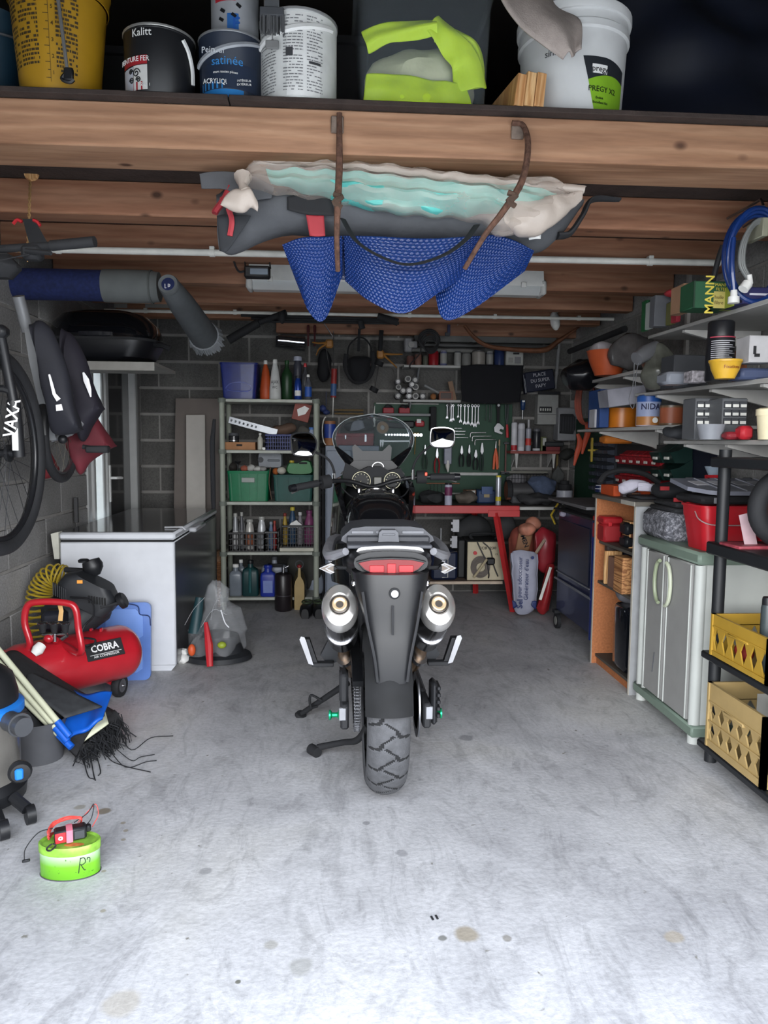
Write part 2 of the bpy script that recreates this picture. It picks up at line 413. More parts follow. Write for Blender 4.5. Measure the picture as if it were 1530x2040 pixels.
# common materials
BLK = m('17181b',.45); BLKM = m('1b1c1f',.8); RUB = m('1c1d20',.75,bump=.15); CHR = m('c9c9cc',.18,1,var=.04); STL = m('9a9b9e',.35,1)
WHT = m('d9d9d6',.5); WHTP = m('cfcfc9',.6); GRY = m('7d7f82',.6); DGR = m('45474b',.65); RED = m('b3242c',.4,coat=.3); ORG = m('c8542a',.5)
BLU = m('1d3a8f',.45); GRN = m('0f6a49',.5); YEL = m('d0a02c',.5); CRM = m('d9cfae',.6); BRN = m('7a5538',.7); NAV = m('15203f',.6)
RUST = m('5e4438',.85,.3,var=.4,sc=60,bump=.4,bsc=150); CLR = m('dfe6ea',.25,trans=.85,alpha=.55,var=.03)

# ================================================================ structure
XL,XR,YB,YF = -1.60,2.05,6.45,.80
ZJ = 2.20; CH = .217
ST('floor',B().bx(XL-.3,XR+.3,YF-.1,YB+.3,-.12,0),M_FLOOR)
ST('ground',B().bx(-22,22,-26,YF-.1,-.13,-.004),m('a9a8a4',.85))
def block_wall(name,origin,ux,uy,length,height,hole=None,ph=0.0):
  # origin: lower corner of inner face, ux direction along wall, uy inward normal
  ux,uy = Vector(ux),Vector(uy); A = atan2(ux.y,ux.x)
  w = B(); segs = [(0,length)] if not hole else [(0,hole[0]),(hole[1],length)]
  for a,c in segs: w.bx(a,c,-.2,-.007,0,height)
  if hole and hole[2] < height: w.bx(hole[0],hole[1],-.2,-.007,hole[2],height)
  o = ob(name,w,M_MORTAR if name != 'wall_back' else m('615f5d',.95,var=.12,sc=12,bump=.4),None,origin,(0,0,A)); o['kind'] = 'structure'  # back wall mortar is darker too, shade painted into it
  sgn = 1 if (Matrix.Rotation(A,3,'Z') @ Vector((0,1,0))).dot(uy) > 0 else -1
  me_cache = {}
  k = 0; z = 0
  while z < height-.02:
    x = -(ph+(.25 if k % 2 else 0)) % .5 - .5
    while x < length:
      a,c = max(x+.004,0.001),min(x+.496,length-.001)
      zz = min(CH-.012,height-z)
      if c-a > .03:
        parts = [(a,c)]
        if hole and z < hole[2]-.03: parts = [(p,q) for p,q in ((a,min(c,hole[0])),(max(a,hole[1]),c)) if q-p > .03]
        for p,q in parts:
          key = round((q-p)*100),round(zz*100)
          if key not in me_cache:
            me_cache[key] = mesh(B().bx(-key[0]/200,key[0]/200,-.03*1,0,0,key[1]/100,.003) if sgn > 0 else B().bx(-key[0]/200,key[0]/200,0,.03,0,key[1]/100,.003),M_BLOCK if name != 'wall_back' else M_BLOCK_SHADED)
          bo = bpy.data.objects.new('block',me_cache[key]); CO.objects.link(bo); bo.parent = o; bo.location = ((p+q)/2,0,z+.002)
      x += .5
    z += CH; k += 1
  return o
ZT = 3.3
DH0,DH1,DHZ = 5.02,6.3,2.02        # glazed door opening in the left wall
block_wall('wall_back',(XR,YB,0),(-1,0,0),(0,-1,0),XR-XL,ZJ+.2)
block_wall('wall_left',(XL,YB,0),(0,-1,0),(1,0,0),YB-YF,ZJ+.2,(YB-DH1,YB-DH0,DHZ),.1)
block_wall('wall_right',(XR,YF,0),(0,1,0),(-1,0,0),YB-YF,ZJ+.2)
up = B()
up.bx(XL-.2,XL,YF,YB,ZJ+.2,ZT); up.bx(XR,XR+.2,YF,YB,ZJ+.2,ZT); up.bx(XL-.2,XR+.2,YB,YB+.2,0,ZT)
ST('wall_loft',up,M_MORTAR)
fw = B(); fw.bx(XL-.2,-1.38,YF-.2,YF,0,ZT); fw.bx(1.8,XR+.2,YF-.2,YF,0,ZT); fw.bx(-1.38,1.8,YF-.2,YF,2.2,ZT)
ST('wall_front',fw,M_MORTAR)
ST('ceiling',B().bx(XL-.3,XR+.3,YF-.3,YB+.3,ZT,ZT+.1),m('2b2624',.9))
# ---------------------------------------------------------------- loft deck and beams
dk = T('loft_deck','dark chipboard loft deck lying across the timber joists','loft deck',(0,0,2.335))
M_UND = m('4b3a34',.9,var=.25,sc=6)
seam = at(455,212,2.42).x
xs = [XL+.005,seam-.002,XR-.005]
for i in range(2):
  y = 2.43
  while y < YB-.1:
    y1 = min(y+(1.3 if y > 2.5 else 1.25),YB-.01)
    ob('board',B().bx(xs[i]+.002,xs[i+1]-.002,y+.002,y1-.002,0,.016,.002),M_DECK if y < 2.5 else M_UND,dk); y = y1
JO = [(2.47,.20,'thick front beam carrying the loft edge, nearest the doorway'),(3.20,.12,'second ceiling beam behind the thick front beam'),
    (3.82,.18,'third ceiling beam, just before the first white conduit'),(4.50,.10,'fourth ceiling beam, above the fluorescent light'),
    (5.12,.10,'fifth ceiling beam, behind the fluorescent light'),(5.75,.10,'last full ceiling beam before the back wall')]
for i,(y,t,lab) in enumerate(JO):
  b = B().bx(XL+.01,XR-.01,0,t,0,.134,.004)
  O1('ceiling_beam','bare timber ' + lab,'beam',b,M_BEAM if i == 0 else M_JOIST,(0,y,ZJ))
wp = fb(550,640,1152,668,6.36)
O1('wall_plate','short bare timber plank fixed flat along the top of the back wall','plank',B().bx(0,wp[2],0,.07,0,.11,.003),M_JOIST,(wp[0]-wp[2]/2,6.36,wp[1]))
# ---------------------------------------------------------------- conduits
def pipe(name,lab,p0,p1,r,sup=None,mt=WHTP):
  t = T(name,lab,'conduit',p0)
  v = Vector(p1)-Vector(p0); ob('pipe',B().cyl((0,0,0),v,r,n=12),mt,t)
  n = max(2,int(v.length/.6))
  for i in range(n):
    q = v*((i+.5)/n)
    ob('clip',B().tube([q-v.normalized()*.012,q+v.normalized()*.012],r*1.25,12).bx(q.x-.012,q.x+.012,q.y-r,q.y+.02,q.z-.002,q.z+r*1.6,.001),mt,t)
pipe('conduit','thicker white plastic conduit running across the ceiling in front of the fluorescent light',at(-40,494,3.76),at(1434,524,3.76),.0165)
pipe('conduit','thin white plastic conduit running under the last ceiling beams near the back wall',at(200,618,5.5),at(1236,636,5.5),.012)
pipe('conduit','upright grey conduit pipe in the far right corner behind the birthday sign',at(1117,648,6.40),at(1106,775,6.40),.014,mt=m('8b8c8e',.5))
# ---------------------------------------------------------------- fluorescent light
def fluo():
  c,z,w,h = fb(498,528,1078,586,4.45)
  t = T('fluorescent_light','long fluorescent ceiling light with clear cover, unlit behind the hanging bubble sheet','ceiling light',(c,4.45,z))
  ob('housing',B().prism([(-.07,.05),(-.045,h),(.045,h),(.07,.05)],-w/2,w/2,'x'),m('dededa',.5),t)
  ob('cover',B().prism([(-.068,.05),(-.06,.022),(-.035,.002),(.035,.002),(.06,.022),(.068,.05)],-w/2+.02,w/2-.02,'x'),m('dfe4e4',.25,alpha=.55,var=.02),t)
  for y in (-.03,.03): ob('lamp_tube',B().cyl((-w/2+.05,y,.06),(w/2-.05,y,.06),.013),m('e4e4e2',.4),t)
  for x in (-w/2,w/2): ob('end_cap',B().box((x,0,.045),(.035,.135,.085),.01),m('b9b9b6',.5),t)
  for k in range(5): ob('latch',B().box((-w/2+.12+k*(w-.24)/4,-.073,.055),(.03,.012,.03),.003),m('d6d6d2',.4),t)
  ob('hanger',B().bx(-w*.3,w*.3,-.03,.03,h,ZJ-z+.02-.022,.002),m('8d8d8c',.5),t)
fluo()
# ---------------------------------------------------------------- glazed door in the left wall
def door():
  t = T('door_1','','',(XL,DH0,0)); del t['label'],t['category']; t['kind'] = 'structure'
  L = DH1-DH0; PV = m('a9abab',.35,var=.04)
  fr = B()
  fr.bx(-.10,.01,0,.07,0,DHZ,.006); fr.bx(-.10,.01,L-.07,L,0,DHZ,.006); fr.bx(-.10,.01,0.07,L-.07,DHZ-.07,DHZ,.006); fr.bx(-.10,.01,.07,L-.07,0,.05,.006)
  ob('frame',fr,PV,t)
  a = B(); y0,y1 = .07,.34
  a.bx(-.08,.025,y0,y0+.055,.05,DHZ-.07,.008); a.bx(-.08,.025,y1-.055,y1,.05,DHZ-.07,.008); a.bx(-.08,.025,y0+.055,y1-.055,.05,.13,.008); a.bx(-.08,.025,y0+.055,y1-.055,DHZ-.14,DHZ-.07,.008)
  ob('fixed_leaf',a,PV,t)
  ob('pane',B().bx(-.035,-.028,y0+.05,y1-.05,.12,DHZ-.13),m('dfe8ea',.05,trans=.95,var=0),t)
  l = B(); y0,y1 = .345,L-.075
  l.bx(-.08,.035,y0,y0+.07,.05,DHZ-.07,.008); l.bx(-.08,.035,y1-.07,y1,.05,DHZ-.07,.008); l.bx(-.08,.035,y0+.07,y1-.07,.05,.14,.008); l.bx(-.08,.035,y0+.07,y1-.07,DHZ-.15,DHZ-.07,.008)
  ob('leaf',l,PV,t)
  ob('pane',B().bx(-.03,-.02,y0+.06,y1-.06,.13,DHZ-.14),m('2c2e31',.08,var=.05),t)
  h = B().bx(.035,.045,y0+.02,y0+.05,.86,1.12,.004).tube([(.045,y0+.035,1.03),(.085,y0+.035,1.03),(.09,y0+.05,1.03),(.09,y0+.15,1.025)],.010,8)
  ob('door_handle',h,m('d9dad9',.3),t)
  ob('added_shutter',B().bx(-.17,-.15,.36,L,0,DHZ),m('3c3d40',.6),t)  # unseen slab added outside the leaf to hold back daylight
door()
# ================================================================ motorcycle
def moto():
  t = T('motorcycle','black touring motorcycle parked in the middle of the garage, seen from behind','motorcycle',(.20,2.74,0))
  PLA = m('131417',.42,var=.15,sc=8); GLS = m('101114',.14,coat=.6,var=.1); MAT = m('232427',.7,var=.15); SIL = m('9fa1a6',.35,.7)
  def ring(y,cx,cz,w,h,p=2.6,n=24,tilt=0):
    o = []
    for i in range(n):
      a = 2*pi*i/n; c,s_ = cos(a),sin(a)
      x = math.copysign(abs(c)**(2/p),c)*w; z = math.copysign(abs(s_)**(2/p),s_)*h
      o.append((cx+x,y+z*tilt,cz+z))
    return o
  # tyre with cut tread
  def tyre(R,w,ax,nu,grooves,mats,name='rear_tyre'):
    nv = 44; b = B(); per = 22
    pl_ = [[(.12,.0),(-.22,.3),(-.3,.52),(-.78,.60)],[(-.12,.5),(.22,.8),(.3,1.02),(.78,1.10)]]
    def dist(s_,tt):
      d = 9
      for line in pl_:
        for sh in (-1,0,1):
          for k in range(3):
            ax_,ay = line[k]; bx_,by = line[k+1]; ay += sh; by += sh
            px,py = s_-ax_,(tt-ay)*1.25; qx,qy = bx_-ax_,(by-ay)*1.25
            u = max(0,min(1,(px*qx+py*qy)/(qx*qx+qy*qy))); d = min(d,sqrt((px-u*qx)**2+(py-u*qy)**2))
      return d
    V = []; G = []
    for i in range(nu):
      th = 2*pi*i/nu; tt = (i*per/nu) % 1
      for j in range(nv+1):
        s_ = -1+2*j/nv; a = s_*radians(108)
        x = w/2*sin(a)/sin(radians(90)) if abs(a) <= pi/2 else math.copysign(w/2*(1-.35*(abs(a)-pi/2)),a)
        r = R-w*.42*(1-cos(a)); r = min(r,R)
        g = grooves and abs(s_) < .72 and dist(s_*1.25,tt) < .05
        if g: r -= .004
        G.append(g); V.append((ax[0]+x,ax[1]+r*cos(th),ax[2]+r*sin(th)))
    F,MI = [],[]
    for i in range(nu):
      i2 = (i+1) % nu
      for j in range(nv):
        q = (i*(nv+1)+j,i2*(nv+1)+j,i2*(nv+1)+j+1,i*(nv+1)+j+1); F.append(q); MI.append(1 if sum(G[k] for k in q) >= 2 else 0)
    b.add(V,F); b.mi = MI; ob(name,b,mats,t,ang=60)
  TYR = m('48494c',.85,var=.18,sc=40,bump=.3,bsc=200); TG = m('151618',.9)
  tyre(.318,.150,(-.008,0,.318),480,True,[TYR,TG])
  tyre(.315,.11,(.01,1.55,.315),90,False,[TYR,TG],'front_tyre')
  for nm,ax,R in (('rear_rim',(-.008,0,.318),.235),('front_rim',(.01,1.55,.315),.245)):
    b = B(); b.lathe([(R-.03,-.05),(R+.012,-.055),(R,-.03),(R-.025,0),(R,.03),(R+.012,.055),(R-.03,.05)],40,ax,R=RY(pi/2))
    for k in range(3):
      a = k*2*pi/3; d = Vector((0,cos(a),sin(a))); b.tube([Vector(ax)+d*.03,Vector(ax)+d*(R-.02)],[.028,.016],8)
    b.cyl((ax[0]-.06,ax[1],ax[2]),(ax[0]+.06,ax[1],ax[2]),.045); ob(nm,b,MAT,t)
  # swingarm, axle, spools, chain, sprocket, disc
  for sx in (-1,1):
    x = -.155 if sx < 0 else .15
    b = B().bx(x-.016,x+.016,-.05,.10,.24,.335,.008).bx(x-.014,x+.014,.09,.55,.27,.345,.01)
    if sx < 0: b.bx(x-.02,x+.014,-.02,.08,.33,.44,.01)
    ob('swingarm',b,MAT,t)
    b = B().lathe([(.006,0),(.018,0),(.018,.006),(.009,.012),(.009,.03),(.019,.036),(.019,.042),(.004,.044)],16,(x+sx*.016,-.02,.288),R=RY(sx*pi/2))
    ob('spool',b,m('17a06c',.25,.6),t)
    ob('axle_plate',B().box((x+sx*.008,-.045,.30),(.028,.012,.05),.003),SIL,t)
  b = B().bx(.165,.19,-.045,.04,.25,.41,.01)
  for k in range(5): b.bx(.186,.20,-.05,.03,.28+k*.026,.295+k*.026,.003)
  ob('brake_caliper',b,m('2a2b2e',.5,.5),t)
  ob('brake_disc',B().lathe([(.09,-.003),(.12,-.003),(.12,.003),(.09,.003),(.09,-.003)],40,(.115,0,.318),R=RY(pi/2)),STL,t)
  b = B().cyl((-.114,0,.318),(-.106,0,.318),.082,n=42);
  for k in range(36): a = k*2*pi/36; b.box((-.11,cos(a)*.085,.318+sin(a)*.085),(.007,.009,.009))
  ob('sprocket',b,m('55565a',.5,.8),t)
  path = arc((-.11,0,.318),.092,pi/2,3*pi/2,16,'yz'); path += [Vector((-.11,y,.226+(y*.10))) for y in (.05,.1,.15,.2,.25,.3,.35,.4,.45,.5)]
  path = [Vector((-.11,y,.41-(y*.02))) for y in (.5,.45,.4,.35,.3,.25,.2,.15,.1,.05)]+path; fine = cr(path,3)
  b = B(); acc = 0
  for i in range(0,len(fine)-1):
    p,q = fine[i],fine[i+1]; d = (q-p); a = atan2(d.z,d.y)
    for sx in (-1,1): b.box((p+q)/2+Vector((sx*(.007 if i % 2 else .010),0,0)),(.003,d.length*1.15,.013),.001,RX(a))
    if i % 2: b.cyl(p+Vector((-.012,0,0)),p+Vector((.012,0,0)),.0045,n=6)
  ob('chain',b,m('6f7074',.45,.8,var=.3,sc=60),t)
  ob('chain_guard',B().prism([(-.10,.42),(.02,.44),(.45,.41),(.45,.45),(.0,.48),(-.13,.45)],-.128,-.09,'x'),PLA,t)
  # hugger and undertray
  b = B(); rings = []
  for i in range(9):
    a = radians(168-14*i); r = .345
    y,z = cos(a)*r,.318+sin(a)*r; n_ = Vector((0,cos(a),sin(a)))
    row = []
    for j in range(13):
      q = -1+2*j/12; row.append(Vector((-.008+q*.082,y,z))-n_*(.05*q*q))
    for j in reversed(range(13)):
      q = -1+2*j/12; row.append(Vector((-.008+q*.076,y,z))-n_*(.05*q*q+.006))
    rings.append(row)
  ob('hugger',b.loft(rings),m('161719',.85,var=.3),t)
  def zr(z,yc,w,d,n=24,p=3):
    return [(math.copysign(abs(cos(2*pi*i/n))**(2/p),cos(2*pi*i/n))*w,yc+math.copysign(abs(sin(2*pi*i/n))**(2/p),sin(2*pi*i/n))*d,z) for i in range(n)]
  b = B().loft([zr(.49,-.27,.055,.018),zr(.56,-.265,.066,.024),zr(.64,-.24,.078,.04),zr(.72,-.20,.100,.07),zr(.79,-.17,.122,.10),zr(.855,-.13,.135,.13)])
  ob('mudguard',b,PLA,t)
  ob('mudguard_rib',B().tube(cr([(-.10,-.262,.80),(-.085,-.272,.70),(-.06,-.293,.58),(-.05,-.293,.50)]),.005,6).tube(cr([(.10,-.262,.80),(.085,-.272,.70),(.06,-.293,.58),(.05,-.293,.50)]),.005,6).tube([(0,-.278,.755),(0,-.295,.66)],.004,6),MAT,t)
  lk = ob('seat_lock',B().lathe([(.019,0),(.019,.006),(.014,.009),(.001,.009)],20,(.006,-.27,.796),R=RX(pi/2)),BLKM,t)
  ob('key_barrel',B().lathe([(.0125,0),(.0125,.003),(.001,.003)],16,(.006,-.279,.796),R=RX(pi/2)).box((.006,-.284,.796),(.003,.003,.012)),CHR,lk)
  # tail cowl
  b = B().loft([ring(-.185,0,.885,.128,.040),ring(-.15,0,.885,.145,.048),ring(0,0,.875,.16,.075),ring(.2,0,.85,.165,.10),ring(.45,0,.82,.15,.12),ring(.6,0,.80,.12,.12)])
  ob('tail_cowl',b,PLA,t)
  poly = [(-.112,.040),(-.07,.049),(0,.052),(.07,.049),(.112,.040),(.09,.018),(.05,.0),(0,-.012),(-.05,.0),(-.09,.018)]
  tl = ob('tail_light',B().prism([(x*1.0,z) for x,z in poly],-.208,-.17,'y',off=(0,0,.848)),m('6e0a12',.3,var=.05),t)
  ob('reflector',B().box((-.05,-.209,.868),(.05,.004,.024),.002).box((.05,-.209,.868),(.05,.004,.024),.002).box((0,-.209,.866),(.03,.004,.04),.002),m('a0262c',.4),tl)
  ob('light_surround',B().tube([(x*1.04,-.195,.848+z*1.06-.001) for x,z in poly],.005,6,closed=True),BLK,t)
  # exhausts
  for sx in (-1,1):
    f = Vector((-.176 if sx < 0 else .167,-.19,.742)); d = Vector((-sx*.04,.84,-.54)).normalized(); w = d.cross(Vector((1,0,0))).normalized(); u = w.cross(d)
    def er(s_,a,b_,n=32): return [f+d*s_+u*(cos(2*pi*i/n)*a)+w*(sin(2*pi*i/n)*b_) for i in range(n)]
    tt = ob('silencer',B().loft([er(.03,.060,.082),er(.05,.062,.084),er(.30,.060,.08),er(.36,.045,.055)]),m('6c6b6d',.2,.95,var=.1),t)
    ob('end_cap',B().loft([er(.05,.064,.086),er(.028,.064,.086),er(.006,.054,.075),er(-.004,.036,.042),er(0,.033,.036),er(.02,.033,.036)]),m('d5d3d0',.28,.85,var=.05),tt)
    def rg(r,s_): return [f+d*s_+u*(cos(2*pi*i/24)*r)+w*(sin(2*pi*i/24)*r) for i in range(24)]
    ob('outlet_ring',B().loft([rg(.033,.012),rg(.033,-.004),rg(.028,-.008),rg(.028,.0)]),m('77706a',.3,.9),tt)
    ob('outlet',B().loft([rg(.026,.01),rg(.026,-.004),rg(.0215,-.007),rg(.014,-.004),rg(.0125,.0),rg(.012,.03)],caps=False),m('d8c09a',.35,.5),tt)
    ob('bore',B().loft([rg(.0125,.022),rg(.0125,.024)]),BLKM,tt)
    ob('strap',B().loft([er(.19,.0635,.086),er(.205,.0635,.086)]),CHR,tt)
    ob('header_pipe',B().tube(cr([f+d*.35,f+d*.42+Vector((-sx*.005,0,-.02)),(sx*.155,.22,.45),(sx*.14,.30,.38),(sx*.12,.45,.30)]),[.026,.024,.024,.024,.022],14),m('8d7359',.3,.85,var=.25,sc=20),t)
    ob('pipe_clamp',B().tube([(sx*.155,.225,.43),(sx*.15,.24,.415)],.030,14),STL,t)
    ob('exhaust_bolt',B().lathe([(.012,0),(.012,.012),(.006,.018),(.001,.018)],12,(sx*.125,-.17,.815),R=RX(pi/2)).cyl((sx*.125,-.16,.815),(sx*.125,0,.82),.008),CHR,t)
  # grab rails, rack, top case plate
  GREY = m('8b8c92',.4,.4)
  for sx in (-1,1):
    pts = cr([(sx*.10,.42,.88),(sx*.19,.30,.905),(sx*.215,.10,.895),(sx*.21,-.02,.885),(sx*.155,-.12,.915)],5)
    b = B().tube(pts,[.014,.02,.022,.02,.014],8)
    b.loft([[(sx*.215,.16,.905),(sx*.205,.16,.905),(sx*.19,.16,.80),(sx*.20,.16,.80)],[(sx*.222,0,.895),(sx*.208,0,.895),(sx*.20,0,.83),(sx*.21,0,.83)]])
    ob('grab_rail',b,GREY,t)
    i_ = ob('indicator',B().tube([(sx*.15,-.02,.84),(sx*.20,-.02,.842)],.007,8).prism([(sx*.185,0),(sx*.205,.017),(sx*.245,.003),(sx*.245,-.003),(sx*.205,-.017)],-.045,0,'y',off=(0,0,.842)),BLKM,t)
    ob('indicator_rim',B().tube([(sx*x,-.046,.842+z) for x,z in ((.195,.013),(.207,.018),(.247,.001),(.207,-.018),(.195,-.013),(.208,-.009),(.224,0),(.208,.009))],.0035,6,closed=True),m('dddddf',.25,.6),i_)
    ob('indicator_lens',B().prism([(sx*.197,.012),(sx*.207,.015),(sx*.242,0),(sx*.207,-.015),(sx*.197,-.012)],-.046,-.044,'y',off=(0,0,.842)),m('60554c',.3),i_)
  b = B().tube(cr([(-.11,-.145,.895),(-.108,-.15,.925),(-.06,-.155,.932),(0,-.155,.934),(.06,-.155,.932),(.108,-.15,.925),(.11,-.145,.895)],4),.0065,8,flat=.8)
  ob('rack_bar',b,m('e4e4e6',.3,.3),t)
  b = B().prism([(-.17,.94),(-.165,.955),(-.13,.985),(-.08,.992),(.08,.992),(.13,.985),(.165,.955),(.17,.94),(.15,.93),(-.15,.93)],-.02,.24)
  b.bx(-.15,.15,-.13,-.02,.925,.94,.004); rp = ob('top_case_plate',b,m('43454b',.5),t)
  for x,w in ((-.092,.08),(.092,.08),(-.028,.03)): ob('slot',B().bx(x-w/2,x+w/2,-.024,-.018,.966,.976,.001),m('6b6d73',.5),rp)
  b = B().bx(-.15,.15,-.05,-.018,.938,.960,.004)
  for x in (-.13,-.09,-.05,.06,.10,.14): b.bx(x-.012,x+.012,-.056,-.02,.93,.942,.002)
  ob('plate_frame',b,m('303237',.5),rp)
  ob('latch',B().prism([(-.038,.938),(-.034,.975),(-.025,.984),(.025,.984),(.034,.975),(.038,.938)],-.065,-.018).bx(-.022,.022,-.07,-.06,.965,.972,.001),m('55575d',.5),rp)
  # seat, tank, fairing
  ob('seat',B().loft([ring(.12,0,.90,.10,.03),ring(.2,0,.905,.15,.045),ring(.45,0,.87,.155,.05),ring(.62,0,.84,.13,.05),ring(.7,0,.85,.10,.04)]),BLKM,t)
  ob('fuel_tank',B().loft([ring(.62,.015,.86,.10,.08),ring(.70,.015,.90,.145,.12),ring(.85,.015,.915,.165,.145),ring(1.0,.015,.92,.155,.13),ring(1.08,.015,.93,.10,.08)]),GLS,t)
  ob('fuel_cap',B().lathe([(.052,0),(.052,.008),(.040,.011),(.038,.006),(.001,.008)],24,(.01,.90,1.053),R=RX(.25)),CHR,t)
  for sx in (-1,1):
    ob('bar_bolt',B().lathe([(.014,0),(.014,.02),(.008,.03),(.001,.03)],12,(.015+sx*.085,1.02,1.045)),CHR,t)
    b = B().loft([[(sx*.13+.01,.72,.62),(sx*.12+.01,.72,.62),(sx*.14+.01,.74,.93),(sx*.155+.01,.74,.93)],
            [(sx*.215+.01,1.0,.60),(sx*.19+.01,1.0,.60),(sx*.17+.01,1.0,1.08),(sx*.20+.01,1.0,1.06)],
            [(sx*.235+.01,1.2,.70),(sx*.21+.01,1.2,.70),(sx*.17+.01,1.2,1.12),(sx*.205+.01,1.2,1.10)],
            [(sx*.16+.01,1.48,.84),(sx*.14+.01,1.48,.84),(sx*.12+.01,1.45,1.14),(sx*.15+.01,1.45,1.12)]])
    ob('fairing_panel',b,GLS,t)
    ob('engine_case',B().ell((sx*.14,.58,.42),(.07,.13,.10)).ell((sx*.16,.75,.50),(.05,.10,.09)),m('2b2c30',.3,.6,var=.3),t)
    ob('fork_leg',B().cyl((sx*.095+.01,1.55,.315),(sx*.095+.01,1.22,1.0),.024),m('5a5b5e',.3,.8),t)
    # foot pegs folded outwards
    ob('footpeg',B().bx(sx*.24-.045,sx*.24+.045,.29,.33,.375,.392,.003).loft([[(sx*.262,.30,.39),(sx*.285,.30,.39),(sx*.285,.33,.39),(sx*.262,.33,.39)],[(sx*.295,.30,.49),(sx*.325,.30,.49),(sx*.325,.34,.49),(sx*.295,.34,.49)]]),MAT,t)
    ob('heel_plate',B().loft([[(sx*.278,.288,.385),(sx*.298,.288,.39),(sx*.298,.30,.39),(sx*.278,.30,.385)],[(sx*.308,.288,.485),(sx*.335,.288,.492),(sx*.335,.30,.492),(sx*.308,.30,.485)],[(sx*.315,.288,.502),(sx*.329,.288,.505),(sx*.329,.30,.505),(sx*.315,.30,.502)]]),m('a5a5a8',.3,.7),t)
    ob('peg_bracket',B().prism([(.12,.40),(.22,.37),(.25,.41),(.22,.47),(.12,.50)] if sx > 0 else [(-.12,.40),(-.22,.37),(-.25,.41),(-.22,.47),(-.12,.50)],.34,.38),m('25272b',.4,.4),t)
  ob('engine_block',B().bx(-.12,.12,.52,1.05,.28,.72,.04),m('26272a',.5,.4),t)
  ob('radiator_duct',B().ell((.015,1.33,.98),(.16,.17,.16)),BLKM,t)
  ob('shock_guard',B().bx(-.07,.06,.30,.5,.34,.72,.02),m('1f2023',.6),t)
  # dash and dials
  pod = ob('dash',B().prism([(-.135,1.075),(-.15,1.12),(-.135,1.19),(-.09,1.165),(-.06,1.15),(-.02,1.17),(.05,1.17),(.09,1.15),(.15,1.165),(.17,1.12),(.14,1.07),(.0,1.04)],1.14,1.22,off=(.0,0,0)),BLKM,t)
  for x,z,r in ((-.055,1.098,.047),(.105,1.10,.042)):
    g = ob('dial',B().lathe([(r,0),(r,.012),(r-.004,.014),(r-.006,.006),(.001,.006)],32,(x,1.14,z),R=RX(pi/2-.15)),m('0c0d0f',.6),pod)
  for x,z,r in ((-.055,1.098,.047),(.105,1.10,.042)):
    b = B().tube(arc((x,1.124,z),r,0,2*pi,32)[:-1],.0022,5,closed=True)
    for k in range(11):
      a = radians(225-27*k); b.box((x+cos(a)*(r-.011),1.128,z+sin(a)*(r-.011)),(.007,.001,.0018),0,RY(-a))
    b.tube([(x,1.126,z),(x-.018,1.126,z-.018)],.0012,4); ob('dial_marks',b,m('c9c4a8',.5),pod)
  ob('display',B().bx(.008,.052,1.122,1.135,1.075,1.12,.004),m('3a3a33',.3),pod)
  b = B().tube(arc((.03,1.12,1.165),.03,.2,pi-.2,10),.0025,5); ob('dash_trim',b,CHR,pod)
  # windscreen
  def ws(u,v):
    x = (u*2-1); z = 1.135+v*.31; wv = .105+.115*math.sin(min(1,v*1.5)*pi/2); wv *= sqrt(max(0,1-max(0,(v-.45)/.55)**2.6))*.96+.04
    xx = x*wv; return Vector((.012+xx,1.30-v*.02+.10*v*.3-(x*x)*.09+v*.05,z))
  def ws_mesh(v0,v1,off=0): return B().grid(lambda u,v: ws(u,v0+(v1-v0)*v)+Vector((0,off,0)),20,16)
  ob('windscreen',ws_mesh(.0,1),m('b9c3c8',.04,trans=.96,var=0,ior=1.2),t,solid=.003)
  edge = [ws(0,v/16) for v in range(3,17)]+[ws(1,v/16) for v in reversed(range(3,17))]
  ob('screen_edge',B().tube(edge,.0022,5),m('8f9597',.3),t)
  for sx in (-1,1):
    b = B().grid(lambda u,v: ws(.5+sx*(.5-.34*(1-v*.9)*u),.02+v*.42)+Vector((0,-.004,0)),8,10); ob('screen_border',b,GLS,t,solid=.002)
  ob('screen_bracket',B().prism([(-.085,1.13),(-.10,1.27),(-.085,1.285),(-.045,1.25),(.06,1.25),(.095,1.285),(.11,1.27),(.10,1.13)],1.24,1.255).prism([(-.16,1.13),(-.09,1.20),(.11,1.20),(.18,1.13),(.10,1.08),(-.08,1.08)],1.22,1.26),BLK,t)
  # bars
  gl,gr = Vector((-.385,.90,1.075)),Vector((.43,1.12,1.122)); il,ir = Vector((-.235,.99,1.10)),Vector((.255,1.12,1.12))
  ob('handlebar',B().tube(cr([gl,il,(-.12,1.06,1.10),(.0,1.10,1.07),(.12,1.13,1.10),ir,gr]),.011,10),BLK,t)
  for a,c in ((gl,il),(gr,ir)):
    d = (c-a).normalized()
    ob('grip',B().tube([a,a+d*.13],.0175,14),RUB,t)
    ob('bar_end',B().tube([a-d*.025,a+d*.004],[.017,.019],14),m('15161a',.25),t)
    sg = 1 if a is gr else -1
    ob('switch_box',B().tube([a+d*.15,a+d*.20],.026,10,flat=1.3),BLKM,t)
    ob('lever',B().tube(cr([a+Vector((-.045*sg*-.3,.03,-.028)),a+d*.06+Vector((0,.06,-.01)),a+d*.16+Vector((0,.03,.005))]),[.006,.006,.009],8,flat=.6),m('c9c9cb',.25,.8),t)
    if sg > 0: ob('kill_switch',B().box(a+d*.155+Vector((0,-.03,.016)),(.014,.008,.018),.002),m('d94a2c',.4),t)
